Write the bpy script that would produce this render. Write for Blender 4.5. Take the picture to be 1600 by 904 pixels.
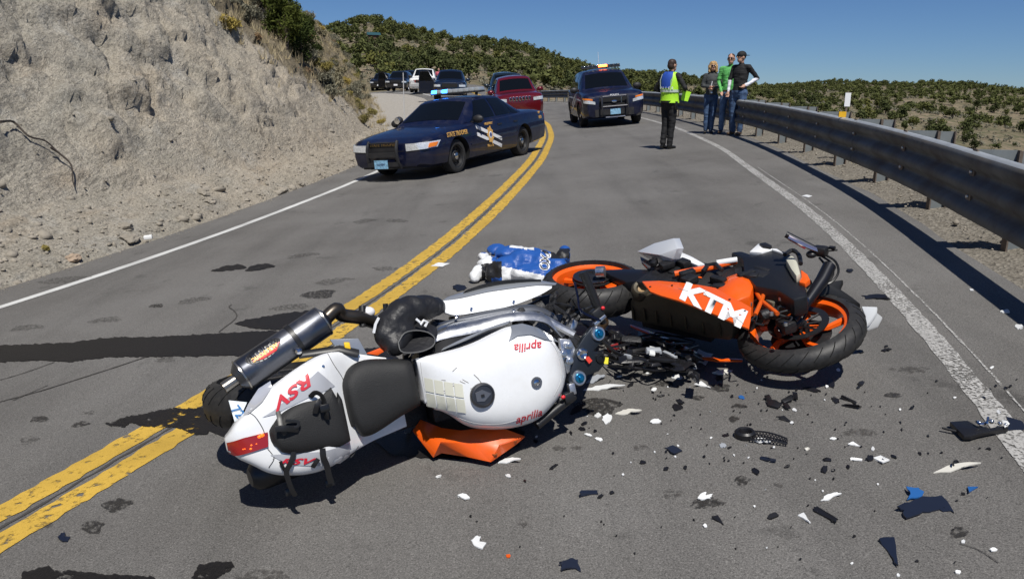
import bpy, bmesh, math, random
import numpy as np
from mathutils import Vector as V, Matrix as M4, noise as mn
rad = math.radians
for o in list(bpy.data.objects): bpy.data.objects.remove(o)
SC = bpy.context.scene
COL = SC.collection
# ---------------------------------------------------------------- camera, sky, sun, exposure
FPX, PITCH, ROLL, CAMH, KX, KY = 1197.993, 0.249071, 0.0085716, 1.572782, 0.0905017, 0.014378
FW = V((0, math.cos(PITCH), -math.sin(PITCH)))
_u0 = V((0, math.sin(PITCH), math.cos(PITCH))); _r0 = V((1, 0, 0))
RT = _r0*math.cos(ROLL) + _u0*math.sin(ROLL)
UP = -_r0*math.sin(ROLL) + _u0*math.cos(ROLL)
cam = bpy.data.cameras.new('camera'); camo = bpy.data.objects.new('camera', cam); COL.objects.link(camo)
cam.sensor_width = 36; cam.lens = FPX*36/1600; cam.clip_start = 0.05; cam.clip_end = 20000
m = M4((RT, UP, -FW)).transposed().to_4x4(); m.translation = (0, 0, CAMH); camo.matrix_world = m
SC.camera = camo
SUN_AZ = V((0.19, -0.98, 0)).normalized(); SUN_EL = rad(60)
wd = bpy.data.worlds.new('World'); SC.world = wd; wd.use_nodes = True
nt = wd.node_tree; nt.nodes.clear()
sky = nt.nodes.new('ShaderNodeTexSky'); sky.sky_type = 'NISHITA'; sky.sun_disc = False
sky.sun_elevation = SUN_EL; sky.sun_rotation = math.atan2(SUN_AZ.x, SUN_AZ.y)
sky.altitude = 1900; sky.air_density = 1.0; sky.dust_density = 0.0; sky.ozone_density = 3.0
bg = nt.nodes.new('ShaderNodeBackground'); bg.inputs[1].default_value = 0.062
wo = nt.nodes.new('ShaderNodeOutputWorld'); tint = nt.nodes.new('ShaderNodeMix'); tint.data_type = 'RGBA'; tint.blend_type = 'MULTIPLY'; tint.inputs[0].default_value = 1; tint.inputs[7].default_value = (.57, .77, 1.07, 1)
nt.links.new(sky.outputs[0], tint.inputs[6]); nt.links.new(tint.outputs[2], bg.inputs[0]); nt.links.new(bg.outputs[0], wo.inputs[0])
sl = bpy.data.lights.new('sun', 'SUN'); sl.energy = 5.0; sl.angle = rad(0.53); sl.color = (1, 0.965, 0.90)
so = bpy.data.objects.new('sun', sl); COL.objects.link(so)
sd = SUN_AZ*math.cos(SUN_EL) + V((0, 0, math.sin(SUN_EL)))
so.rotation_euler = sd.to_track_quat('Z', 'Y').to_euler(); so.location = sd*50
SC.view_settings.view_transform = 'Standard'; SC.view_settings.look = 'None'
SC.view_settings.exposure = 0.0; SC.view_settings.gamma = 1
SC.render.engine = 'CYCLES'
# ---------------------------------------------------------------- ground shape and pixel rays
def sstep(a, b, x): t = np.clip((x-a)/(b-a), 0, 1); return t*t*(3-2*t)
def lerp(a, b, t): return a+(b-a)*t
_RY = [-99, 22, 30, 40, 46, 58, 69, 95, 999]; _RZ = [0, 0, .32, .51, .8, 1.31, 1.61, 2.0, 2.0]
def G(x, y):                                          # road plane: banked, inner (left) lane lower, turnout rising far left
    x = np.asarray(x, float); y = np.asarray(y, float)
    return KX*x + KY*y + np.interp(y, _RY, _RZ)*sstep(2.0, -4.2, x)
def g(x, y):
    z = KX*x+KY*y
    if y > 22 and x < 2:
        i = 1
        while _RY[i+1] < y: i += 1
        t = min(1, max(0, (x-2.0)/(-6.2))); z += (_RZ[i]+(_RZ[i+1]-_RZ[i])*(y-_RY[i])/(_RY[i+1]-_RY[i]))*t*t*(3-2*t)
    return z
def ray(px, py): return FW + RT*((px-800)/FPX) + UP*((452-py)/FPX)
def P(px, py, h=0.0):                                 # point on a pixel's ray at height h above the road
    d = ray(px, py); t = 1.0
    lo, hi = .3, 400.
    f = lambda t: CAMH+t*d.z - h - g(t*d.x, t*d.y)
    t = lo
    while t < hi and f(t) > 0: t *= 1.04
    a, b = t/1.04, t
    for _ in range(30):
        c = (a+b)/2
        if f(c) > 0: a = c
        else: b = c
    return V((a*d.x, a*d.y, CAMH+a*d.z))
def PD(px, py, depth): d = ray(px, py); t = depth/d.y; return V((t*d.x, t*d.y, CAMH+t*d.z))
GN = V((-KX, -KY, 1)).normalized()                    # road normal
def ground_frame(loc, ang, tilt=True):                # matrix: local x -> heading, z -> road normal
    z = GN if tilt else V((0, 0, 1)); x = V((math.cos(ang), math.sin(ang), 0)); x = (x - z*x.dot(z)).normalized(); y = z.cross(x)
    m = M4((x, y, z)).transposed().to_4x4(); m.translation = loc; return m
# ---------------------------------------------------------------- materials
MT = {}
def nodes(name):
    m = bpy.data.materials.new(name); m.use_nodes = True; n = m.node_tree
    return m, n, n.nodes['Principled BSDF'], n.nodes['Material Output']
def N(n, t, **k):
    o = n.nodes.new('ShaderNode'+t)
    for a, b in k.items():
        if a in o.inputs: o.inputs[a].default_value = b
        else: setattr(o, a, b)
    return o
def ramp(n, src, stops, interp='LINEAR'):
    r = n.nodes.new('ShaderNodeValToRGB'); r.color_ramp.interpolation = interp; e = r.color_ramp.elements
    while len(e) < len(stops): e.new(.5)
    for i, (p, c) in enumerate(stops):
        e[i].position = p; e[i].color = (c, c, c, 1) if not hasattr(c, '__len__') else tuple(c)+(1,)*(4-len(c))
    n.links.new(src, r.inputs[0]); return r
def mixc(n, f, a, b, mode='MIX'):
    x = n.nodes.new('ShaderNodeMix'); x.data_type = 'RGBA'; x.blend_type = mode
    for s, v in ((0, f), (6, a), (7, b)):
        if hasattr(v, 'is_output'): n.links.new(v, x.inputs[s])
        else: x.inputs[s].default_value = v if s == 0 else tuple(v)+(1,)*(4-len(v))
    return x.outputs[2]
def mat(name, col, rough=.5, metal=0, coat=0, spec=.5, var=0, vscale=8, bump=0, bscale=60, em=None, ems=0, trans=0, alpha=1, grime=0, gcol=(.12,.10,.08)):
    if name in MT: return MT[name]
    m, n, b, out = nodes(name); b.inputs['Base Color'].default_value = (*col, 1)
    b.inputs['Roughness'].default_value = rough; b.inputs['Metallic'].default_value = metal
    b.inputs['Coat Weight'].default_value = coat; b.inputs['Coat Roughness'].default_value = .06
    b.inputs['Specular IOR Level'].default_value = spec; b.inputs['Transmission Weight'].default_value = trans; b.inputs['Alpha'].default_value = alpha
    if em: b.inputs['Emission Color'].default_value = (*em, 1); b.inputs['Emission Strength'].default_value = ems
    tc = N(n, 'TexCoord')
    c = None
    if var:
        t = N(n, 'TexNoise', Scale=vscale, Detail=6, Roughness=.65); n.links.new(tc.outputs['Object'], t.inputs['Vector'])
        r = ramp(n, t.outputs[0], [(.3, [max(0, v*(1-var)) for v in col]), (.7, [min(1, v*(1+var)) for v in col])]); c = r.outputs[0]
    if grime:
        t = N(n, 'TexNoise', Scale=vscale*.6, Detail=8, Roughness=.7); n.links.new(tc.outputs['Object'], t.inputs['Vector'])
        r = ramp(n, t.outputs[0], [(.48, 0), (.72, grime)]); c = mixc(n, r.outputs[0], c or col, gcol)
        rr = ramp(n, t.outputs[0], [(.4, rough), (.75, min(1, rough+.35))]); n.links.new(rr.outputs[0], b.inputs['Roughness'])
    if c: n.links.new(c, b.inputs['Base Color'])
    if bump:
        t = N(n, 'TexNoise', Scale=bscale, Detail=5); n.links.new(tc.outputs['Object'], t.inputs['Vector'])
        bp = N(n, 'Bump', Strength=bump, Distance=.01); n.links.new(t.outputs[0], bp.inputs['Height']); n.links.new(bp.outputs[0], b.inputs['Normal'])
    MT[name] = m; return m
# ---------------------------------------------------------------- mesh helpers
class MB:
    """collects faces; build() links them as ONE mesh object"""
    def __init__(s): s.v = []; s.f = []; s.m = []
    def add(s, vs, fs, mi=0):
        o = len(s.v); s.v += [tuple(v) for v in vs]; s.f += [tuple(i+o for i in f) for f in fs]; s.m += [mi]*len(fs); return s
    def box(s, c, d, rot=None, mi=0, taper=1.0):
        vs = []
        for x, y, z in ((-1,-1,-1),(1,-1,-1),(1,1,-1),(-1,1,-1),(-1,-1,1),(1,-1,1),(1,1,1),(-1,1,1)):
            k = taper if z > 0 else 1
            p = V((x*d[0]/2*k, y*d[1]/2*k, z*d[2]/2))
            if rot is not None: p = rot @ p
            vs.append(p+V(c))
        return s.add(vs, [(0,3,2,1),(4,5,6,7),(0,1,5,4),(1,2,6,5),(2,3,7,6),(3,0,4,7)], mi)
    def loft(s, secs, closed=True, caps=True, mi=0):
        n = len(secs[0]); vs = [p for q in secs for p in q]; fs = []
        for i in range(len(secs)-1):
            for j in range(n if closed else n-1):
                k = (j+1) % n; fs.append((i*n+j, i*n+k, (i+1)*n+k, (i+1)*n+j))
        if caps and closed: fs.append(tuple(range(n))[::-1]); fs.append(tuple((len(secs)-1)*n+j for j in range(n)))
        return s.add(vs, fs, mi)
    def tube(s, pts, r, sides=10, mi=0, caps=True, flat=1.0, nrm=None):
        pts = [V(p) for p in pts]; k = len(pts); rs = r if hasattr(r, '__len__') else [r]*k; secs = []
        t0 = (pts[1]-pts[0]).normalized(); a = V(nrm) if nrm is not None else t0.orthogonal(); a = (a-t0*a.dot(t0)).normalized()
        for i in range(k):
            t = (pts[min(i+1, k-1)]-pts[max(i-1, 0)]).normalized(); a = (a-t*a.dot(t))
            a = a.normalized() if a.length > 1e-6 else t.orthogonal().normalized()
            b = t.cross(a)
            secs.append([pts[i]+(a*math.cos(q)*flat+b*math.sin(q))*rs[i] for q in [2*math.pi*j/sides for j in range(sides)]])
        return s.loft(secs, True, caps, mi)
    def lathe(s, prof, c=(0,0,0), ax=(0,0,1), sides=24, mi=0, caps=False, ref=None):
        ax = V(ax).normalized(); a = V(ref) if ref is not None else ax.orthogonal(); a = (a-ax*a.dot(ax)).normalized(); b = ax.cross(a)
        secs = [[V(c)+ax*h+(a*math.cos(q)+b*math.sin(q))*r for q in [2*math.pi*j/sides for j in range(sides)]] for r, h in prof]
        return s.loft(secs, True, caps, mi)
    def ring(s, prof, c, ax, sides=40, mi=0, ref=None):    # closed profile revolved
        return s.lathe(list(prof)+[prof[0]], c, ax, sides, mi, False, ref)
    def prism(s, poly, depth, mx=None, mi=0, cap=True):     # polygon in xy, from z=0 to depth
        n = len(poly); vs = [V((x, y, 0)) for x, y in poly]+[V((x, y, depth)) for x, y in poly]
        if mx is not None: vs = [mx @ v for v in vs]
        fs = [(i, (i+1) % n, n+(i+1) % n, n+i) for i in range(n)]+[tuple(range(n))[::-1], tuple(range(n, 2*n))]
        return s.add(vs, fs, mi)
    def sphere(s, c, r, seg=12, rings=8, mx=None, mi=0):
        r = V(r) if hasattr(r, '__len__') else V((r, r, r)); secs = []
        for i in range(rings+1):
            t = math.pi*i/rings; t = min(max(t, .02), math.pi-.02)
            q = [V((math.sin(t)*math.cos(a)*r.x, math.sin(t)*math.sin(a)*r.y, -math.cos(t)*r.z)) for a in [2*math.pi*j/seg for j in range(seg)]]
            secs.append([(mx @ p if mx is not None else p)+V(c) for p in q])
        return s.loft(secs, True, True, mi)
    def build(s, name, mats, parent=None, smooth=40, mx=None, bevel=0, segs=2, sub=0):
        me = bpy.data.meshes.new(name); me.from_pydata(s.v, [], s.f)
        mats = mats if isinstance(mats, (list, tuple)) else [mats]
        for m in mats: me.materials.append(m)
        if len(mats) > 1: me.polygons.foreach_set('material_index', s.m)
        bm = bmesh.new(); bm.from_mesh(me)
        bmesh.ops.recalc_face_normals(bm, faces=bm.faces)
        if bevel: 
            bmesh.ops.remove_doubles(bm, verts=bm.verts, dist=1e-5)
            ed = [e for e in bm.edges if len(e.link_faces) == 2 and e.calc_face_angle(0) > rad(25)]
            bmesh.ops.bevel(bm, geom=ed, offset=bevel, segments=segs, affect='EDGES', profile=.5)
        if sub:
            for _ in range(sub): bmesh.ops.subdivide_edges(bm, edges=bm.edges, cuts=1, use_grid_fill=True, smooth=.9)
        bm.to_mesh(me); bm.free()
        if smooth: me.shade_smooth(); me.set_sharp_from_angle(angle=rad(smooth))
        return link(name, me, parent, mx)
def link(name, me, parent=None, mx=None):
    o = bpy.data.objects.new(name, me); COL.objects.link(o)
    if parent is not None: o.parent = parent
    if mx is not None: o.matrix_world = mx if parent is None else o.matrix_world
    if mx is not None and parent is not None: o.matrix_local = mx
    return o
def tag(o, label=None, cat=None, group=None, kind=None):
    if label: o['label'] = label
    if cat: o['category'] = cat
    if group: o['group'] = group
    if kind: o['kind'] = kind
    return o
def thing(name, label, cat, mx=None, group=None):
    o = bpy.data.objects.new(name, None); COL.objects.link(o); o.empty_display_size = .1
    if mx is not None: o.matrix_world = mx
    return tag(o, label, cat, group)
def copy_tree(o, parent=None):
    c = o.copy(); COL.objects.link(c); c.parent = parent
    for ch in list(o.children): copy_tree(ch, c)
    return c
def evalmesh(o):                                      # bake modifiers into the mesh
    dg = bpy.context.evaluated_depsgraph_get(); me = bpy.data.meshes.new_from_object(o.evaluated_get(dg)); o.modifiers.clear(); old = o.data; o.data = me; return o
def crom(pts, n):                                     # Catmull-Rom through points, n per span
    pts = [V(p) for p in pts]; q = [pts[0]*2-pts[1]]+pts+[pts[-1]*2-pts[-2]]; out = []
    for i in range(1, len(q)-2):
        for k in range(n):
            t = k/n; a, b, c, d = q[i-1:i+3]
            out.append(.5*((2*b)+(c-a)*t+(2*a-5*b+4*c-d)*t*t+(3*b-a-3*c+d)*t**3))
    out.append(pts[-1]); return out
def grid_mesh(name, X, Y, Z, mats, kind='structure', smooth=True):
    h, w = X.shape; me = bpy.data.meshes.new(name)
    co = np.stack([X, Y, Z], -1).reshape(-1, 3).astype(np.float32)
    i = np.arange(h*w).reshape(h, w); f = np.stack([i[:-1, :-1], i[:-1, 1:], i[1:, 1:], i[1:, :-1]], -1).reshape(-1, 4)
    return np_mesh(name, co, f, mats, smooth, kind)
def np_mesh(name, co, f, mats, smooth=False, kind=None, parent=None):
    me = bpy.data.meshes.new(name); k = f.shape[1]
    me.vertices.add(len(co)); me.vertices.foreach_set('co', np.asarray(co, np.float32).ravel())
    me.loops.add(f.size); me.loops.foreach_set('vertex_index', f.astype(np.int32).ravel())
    me.polygons.add(len(f)); me.polygons.foreach_set('loop_start', np.arange(0, f.size, k, dtype=np.int32))
    if smooth: me.polygons.foreach_set('use_smooth', np.ones(len(f), bool))
    for m in (mats if isinstance(mats, (list, tuple)) else [mats]): me.materials.append(m)
    me.update(calc_edges=True); o = link(name, me, parent)
    if kind: o['kind'] = kind
    return o
# ---------------------------------------------------------------- setting: road, lines, terrain
def cv(pts): a = np.array(pts, float); return lambda y: np.interp(y, a[:, 0], a[:, 1])
def smoothcv(pts):                                     # smooth curve x(y) through points (y,x)
    a = np.array(pts, float); yy = np.arange(a[0, 0], a[-1, 0], .1); xx = np.interp(yy, a[:, 0], a[:, 1])
    for w in (25, 25):
        k = np.ones(w)/w; xx = np.convolve(np.pad(xx, w//2, mode='reflect', reflect_type='odd'), k, 'valid')
    return lambda y: np.interp(y, yy, xx)
yel_x = smoothcv([(-9,-7.2),(-3,-4.45),(0,-3.2),(2.74,-2.05),(3.44,-1.77),(5.9,-1.06),(6.71,-.85),(9.27,-.40),(12,-.01),(15.88,.48),(21.9,.97),(28.35,1.15),(36,.8),(44,-.1),(52,-1.6),(60,-3.9),(70,-7.6),(82,-13)])
wr_x = smoothcv([(-9,-2.4),(-3,0.15),(0,1.15),(2.86,2.08),(3.78,2.27),(5.27,2.62),(7.9,3.11),(12.5,3.7),(14.84,4.04),(18.43,4.3),(21.89,4.49),(26.7,4.5),(35,4.3),(47.3,3.72),(52,3.2),(60,1.2),(70,-2.4),(82,-8)])
wl_x = smoothcv([(-9,-11.3),(-3,-8.5),(0,-7.2),(3,-6.05),(6.64,-4.53),(8.18,-4.13),(9.73,-3.74),(14.24,-3.03),(17,-2.8),(22,-2.6),(28,-2.5),(36,-2.8),(44,-3.6),(52,-5),(60,-7.2),(70,-10.8),(82,-16)])
pl_x = lambda y: wl_x(y) - np.interp(y, [-9, 6, 9, 14, 20, 80], [.75, .72, .78, .92, .9, .9])
pr_x = lambda y: wr_x(y) + np.interp(y, [-9, 6, 9, 20, 80], [.8, .82, .9, .95, .95])
xg = smoothcv([(-9,-.6),(-3,1.75),(-.5,2.45),(1.5,2.95),(3.5,3.35),(5.81,3.87),(7.66,4.27),(9.38,4.54),(10.82,4.74),(12.61,4.98),(14.55,5.2),(16.17,5.33),(17.7,5.43),(21.9,5.62),(26.7,5.68),(34,5.5),(41,5.15),(47,4.75),(53,4.1),(60,2.3),(68,-.7),(80,-6)])
xb = smoothcv([(-9,-12.3),(-2,-8.9),(2,-7.2),(7.47,-5.15),(8.76,-4.94),(10.79,-4.75),(13.1,-4.2),(16.35,-3.72),(20,-3.55),(25,-4.0),(30,-5.0),(36,-6.1),(42,-7.1),(50,-8.7),(60,-10.7),(66,-14),(75,-25),(90,-60)])
# --- asphalt
def asphalt_mat():
    m, n, b, out = nodes('asphalt'); ge = N(n, 'NewGeometry'); ps = ge.outputs['Position']
    def nz(s, d=4, r=.6, v='TexNoise', **k):
        t = N(n, v, Scale=s, **k)
        if v == 'TexNoise': t.inputs['Detail'].default_value = d; t.inputs['Roughness'].default_value = r
        n.links.new(ps, t.inputs['Vector']); return t.outputs[0]
    c = ramp(n, nz(.55, 6, .6), [(.3, (.108, .102, .095)), (.55, (.138, .132, .124)), (.75, (.160, .154, .146))]).outputs[0]
    sp = ramp(n, nz(150, 2, .5), [(.30, .45), (.48, 1.0), (.60, 1.1), (.74, 1.85)]).outputs[0]; c = mixc(n, .8, c, sp, 'MULTIPLY')
    st = ramp(n, nz(330, 1, .5), [(.36, .62), (.5, 1), (.66, 1.45)]).outputs[0]; c = mixc(n, .75, c, st, 'MULTIPLY')
    mp = N(n, 'Mapping'); mp.inputs['Rotation'].default_value = (0, 0, .28); mp.inputs['Scale'].default_value = (.9, .09, 1); n.links.new(ps, mp.inputs['Vector'])
    t = N(n, 'TexNoise', Scale=1.6, Detail=5, Roughness=.6); n.links.new(mp.outputs[0], t.inputs['Vector'])
    c = mixc(n, 1.0, c, ramp(n, t.outputs[0], [(.32, .80), (.5, 1), (.7, 1.1)]).outputs[0], 'MULTIPLY')
    # small drips and scuffs, more of them in the lane left of the yellow line
    dr = ramp(n, nz(2.3, 9, .72), [(.60, 1.0), (.66, .62), (.74, .5)]).outputs[0]; c = mixc(n, .75, c, dr, 'MULTIPLY')
    n.links.new(c, b.inputs['Base Color']); b.inputs['Roughness'].default_value = .82; b.inputs['Specular IOR Level'].default_value = .35
    bp = N(n, 'Bump', Strength=.55, Distance=.006); n.links.new(nz(170, 3, .6), bp.inputs['Height']); n.links.new(bp.outputs[0], b.inputs['Normal'])
    return m
def strip(name, xa, xb_, y0, y1, dz, mt, step=.35, cols=2, kind='structure', jag=0, seed=0):
    ys = np.arange(y0, y1, step); r = np.random.RandomState(seed)
    a, b = xa(ys), xb_(ys)
    if jag: a = a+r.uniform(-jag, jag, len(ys)); b = b+r.uniform(-jag, jag, len(ys))
    t = np.linspace(0, 1, cols); X = a[:, None]*(1-t)+b[:, None]*t; Yv = np.repeat(ys[:, None], cols, 1)
    return grid_mesh(name, X, Yv, G(X, Yv)+dz, mt, kind)
MT['asphalt'] = asphalt_mat()
strip('road', pl_x, pr_x, -8, 80, 0, MT['asphalt'], .5, 14, jag=.02)
def paint_mat(name, col, wear, scale, lo, hi, dark=(.09,.085,.08)):
    m, n, b, out = nodes(name); ge = N(n, 'NewGeometry'); t = N(n, 'TexNoise', Scale=scale, Detail=8, Roughness=.72); n.links.new(ge.outputs['Position'], t.inputs['Vector'])
    t2 = N(n, 'TexNoise', Scale=2.2, Detail=4); n.links.new(ge.outputs['Position'], t2.inputs['Vector'])
    c0 = ramp(n, t2.outputs[0], [(.3, [v*.72 for v in col]), (.65, col)]).outputs[0]
    t3 = N(n, 'TexNoise', Scale=240, Detail=2); n.links.new(ge.outputs['Position'], t3.inputs['Vector'])
    c0 = mixc(n, .6, c0, ramp(n, t3.outputs[0], [(.35, .7), (.6, 1.1)]).outputs[0], 'MULTIPLY')
    b.inputs['Roughness'].default_value = .7; n.links.new(c0, b.inputs['Base Color'])
    a = N(n, 'Math', operation='ADD'); n.links.new(t.outputs[0], a.inputs[0]); 
    s2 = N(n, 'Math', operation='MULTIPLY'); s2.inputs[1].default_value = wear; n.links.new(t2.outputs[0], s2.inputs[0]); n.links.new(s2.outputs[0], a.inputs[1])
    n.links.new(ramp(n, a.outputs[0], [(lo, 1), (hi, 0)]).outputs[0], b.inputs['Alpha'])
    MT[name] = m; return m
ym = paint_mat('yellow_paint', (.60, .38, .055), .3, 20, .695, .80)
wm = paint_mat('white_paint', (.50, .49, .47), .25, 60, .60, .70)
wm2 = paint_mat('white_paint_fresh', (.62, .62, .60), .25, 30, .78, .86)
off = lambda f, d: (lambda y: f(y)+d)
tag(strip('yellow_line', off(yel_x, -.195), off(yel_x, -.038), -6, 78, .004, ym, .05, 2, jag=.010, seed=1))
tag(strip('yellow_line', off(yel_x, .038), off(yel_x, .195), -6, 78, .004, ym, .05, 2, jag=.010, seed=2))
strip('white_line', off(wr_x, -.045), off(wr_x, .068), -6, 78, .004, wm, .08, 2, jag=.006, seed=3)
strip('white_line', off(wr_x, .135), off(wr_x, .147), -6, 12, .004, wm, .08, 2, jag=.003, seed=4)
strip('white_line', off(wl_x, -.06), off(wl_x, .06), -6, 78, .004, wm2, .2, 2, jag=.004, seed=5)
tar = mat('crack_tar', (.05, .046, .042), .8)
strip('road_seam', off(yel_x, -.008), off(yel_x, .006), -6, 60, .003, tar, .05, 2, jag=.008, seed=6)
# --- gravel shoulders
def gravel_mat(name, c1, c2, c3, sc=1.0):
    m, n, b, out = nodes(name); ge = N(n, 'NewGeometry'); ps = ge.outputs['Position']
    v = N(n, 'TexVoronoi', Scale=38*sc); n.links.new(ps, v.inputs['Vector'])
    sp = N(n, 'SeparateColor'); n.links.new(v.outputs['Color'], sp.inputs[0])
    c = ramp(n, sp.outputs[0], [(.1, c1), (.5, c2), (.9, c3)]).outputs[0]
    t = N(n, 'TexNoise', Scale=1.1, Detail=7, Roughness=.65); n.links.new(ps, t.inputs['Vector'])
    c = mixc(n, ramp(n, t.outputs[0], [(.35, .85), (.65, .25)]).outputs[0], c, c2)
    t2 = N(n, 'TexNoise', Scale=14*sc, Detail=6, Roughness=.7); n.links.new(ps, t2.inputs['Vector'])
    c = mixc(n, .9, c, ramp(n, t2.outputs[0], [(.3, .6), (.5, 1), (.7, 1.25)]).outputs[0], 'MULTIPLY')
    n.links.new(c, b.inputs['Base Color']); b.inputs['Roughness'].default_value = .95; b.inputs['Specular IOR Level'].default_value = .1
    bp = N(n, 'Bump', Strength=.9, Distance=.02); n.links.new(v.outputs['Distance'], bp.inputs['Height']); 
    bp2 = N(n, 'Bump', Strength=.8, Distance=.03); n.links.new(t2.outputs[0], bp2.inputs['Height']); n.links.new(bp.outputs[0], bp2.inputs['Normal']); n.links.new(bp2.outputs[0], b.inputs['Normal'])
    MT[name] = m; return m
grm = gravel_mat('gravel', (.13, .116, .095), (.20, .18, .148), (.29, .265, .225))
trn = gravel_mat('turnout_gravel', (.26, .24, .21), (.36, .335, .30), (.46, .43, .39))
ys = np.arange(-7, 60, .16); t = np.linspace(0, 1, 26); a = pr_x(ys)-.06; b_ = xg(ys)+2.2
X = a[:, None]*(1-t)+b_[:, None]*t; Yv = np.repeat(ys[:, None], len(t), 1)
nzv = np.array([mn.fractal(V((x*1.7, y*1.7, 0)), 1, 2, 5) for x, y in zip(X.ravel(), Yv.ravel())]).reshape(X.shape)
dd = (X-a[:, None]); Zs = G(X, Yv) - .012 + .035*nzv*sstep(.05, .5, dd)+.05*sstep(.1, .8, dd) - .35*np.maximum(0, X-xg(ys)[:, None]-.9)
grid_mesh('gravel_shoulder', X, Yv, Zs, grm)
ys = np.arange(22, 82, .5); t = np.linspace(0, 1, 30); a = xb(ys)-.8; b_ = pl_x(ys)+.05
X = a[:, None]*(1-t)+b_[:, None]*t; Yv = np.repeat(ys[:, None], len(t), 1); grid_mesh('gravel_turnout', X, Yv, G(X, Yv)-.006, trn)
# --- far terrain
def aelev(px, py): d = ray(px, py); return d.x/d.y, d.z/d.y
_cr = [aelev(x, y+9) for x, y in ((150,60),(330,60),(430,58),(480,50),(520,40),(560,28),(592,26),(640,40),(700,50),(760,58),(800,63),(850,79),(900,96),(950,109),(1000,115),(1050,117),(1100,120),(1150,126),(1200,129),(1250,127),(1300,123),(1350,124),(1400,126),(1450,123),(1500,124),(1550,129),(1600,133),(1800,140),(2300,150))]
CA = np.array([c[0] for c in _cr]); CE = np.array([c[1] for c in _cr])
_bs = [aelev(x, y) for x, y in ((300,130),(600,134),(760,138),(860,150),(1000,165),(1250,195),(1600,248),(1800,270),(2300,300))]
BA = np.array([c[0] for c in _bs]); BE = np.array([c[1] for c in _bs])
def far_z(x, y):
    a = np.clip(x/np.maximum(y, 1), -1.2, 1.5); ec = np.interp(a, CA, CE); eb = np.interp(a, BA, BE)
    Dc = np.interp(a, [-.3, -.1, .15, .35, .7], [310, 300, 330, 370, 330]); Db = np.interp(a, [-.3, 0, .15, .4, .7], [105, 100, 95, 105, 105])
    zb = CAMH+Db*eb; zc = CAMH+Dc*ec; t = (y-Db)/(Dc-Db)
    tt = np.clip(t, 0, 1); z = zb+(zc-zb)*(tt*.75+.25*sstep(0, 1, tt))
    return z - np.clip(y-Dc-6, 0, 300)*.11
def hill_noise(x, y): 
    return np.array([mn.fractal(V((p*.02, q*.02, 3.1)), 1, 2, 5) for p, q in zip(np.ravel(x), np.ravel(y))]).reshape(np.shape(x))
def T(x, y, nz=True):
    x = np.asarray(x, float); y = np.asarray(y, float)
    dr = np.maximum(0, x-xg(np.clip(y, -9, 79))-1.2); near = G(np.minimum(x, xg(np.clip(y, -9, 79))+1.2), np.clip(y, -20, 90)) - .05 - np.minimum(.5*dr, 5.5+.012*dr)
    dl = np.maximum(0, xb(np.clip(y, -9, 89))-x); near = np.where(dl > 0, G(np.maximum(x, xb(np.clip(y, -9, 89))), np.clip(y, -20, 90))-.6, near)
    w = sstep(np.where(x > xg(np.clip(y, -9, 79)), 45, 76), 106, y); z = near*(1-w)+far_z(x, y)*w
    if nz: z = z+hill_noise(x, y)*1.6*sstep(70, 150, y)
    return z
ys = np.concatenate([np.arange(-12, 100, 2.0), np.geomspace(100, 480, 90), np.geomspace(500, 4000, 12)]); s = np.sinh(np.linspace(-1.7, 1.7, 141))*.62
X = s[None, :]*(ys[:, None]+18); Yv = np.repeat(ys[:, None], len(s), 1); Zt = T(X, Yv)
def soil_mat():
    m, n, b, out = nodes('scrub_soil'); ge = N(n, 'NewGeometry'); ps = ge.outputs['Position']
    def nz(s, d=6, r=.65): t = N(n, 'TexNoise', Scale=s, Detail=d, Roughness=r); n.links.new(ps, t.inputs['Vector']); return t.outputs[0]
    c = ramp(n, nz(.05), [(.35, (.135, .117, .077)), (.5, (.195, .158, .11)), (.68, (.26, .205, .145))]).outputs[0]
    c = mixc(n, ramp(n, nz(.7, 4), [(.47, 0), (.58, .85)]).outputs[0], c, (.085, .09, .05))
    n.links.new(c, b.inputs['Base Color']); b.inputs['Roughness'].default_value = .95; b.inputs['Specular IOR Level'].default_value = .05
    bp = N(n, 'Bump', Strength=.6, Distance=.4); n.links.new(nz(.9, 6), bp.inputs['Height']); n.links.new(bp.outputs[0], b.inputs['Normal'])
    return m
grid_mesh('ground', X, Yv, Zt, soil_mat())
# --- rock cut on the left
def slope_h(u, y):
    ua = np.interp(y, [-5, 8, 14, 25, 45], [1.5, 1.25, .95, .7, .25]); m1 = np.interp(y, [0, 15, 25, 35, 45], [1.45, 1.35, 1.22, 1.25, 1.5])
    Ht = np.interp(y, [-5, 8, 13, 18, 25, 30, 38, 46, 55, 62, 66], [10, 9.5, 8.2, 6.3, 4.7, 4.8, 5.0, 5.0, 4.7, 4.1, 2.5])
    h0 = .42*np.minimum(u, ua); st = m1*np.maximum(0, u-ua); lim = Ht-h0
    s2 = np.where(st < lim, st, lim+(.16*(st-lim)/(1+.05*(st-lim))))
    k = .6; sm = -np.log(np.exp(-st/k)+np.exp(-(lim+.16*np.maximum(0, st-lim)+.0*st)/k)+1e-300)*k
    return h0+np.where(u > ua, np.maximum(np.minimum(s2, sm+.02), 0), 0)
yy = np.concatenate([np.arange(-6, 20, .075), np.arange(20, 75, .16)]); uu = np.concatenate([np.arange(-.25, 8, .06), np.arange(8, 14, .25), np.arange(14, 60, 2.5)])
U, YY = np.meshgrid(uu, yy); XB = xb(YY); X = XB-U; Z = G(XB, YY)+slope_h(np.maximum(U, 0), YY)-.03*(U < 0)
fl = np.stack([X, YY, Z], -1).reshape(-1, 3)
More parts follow.
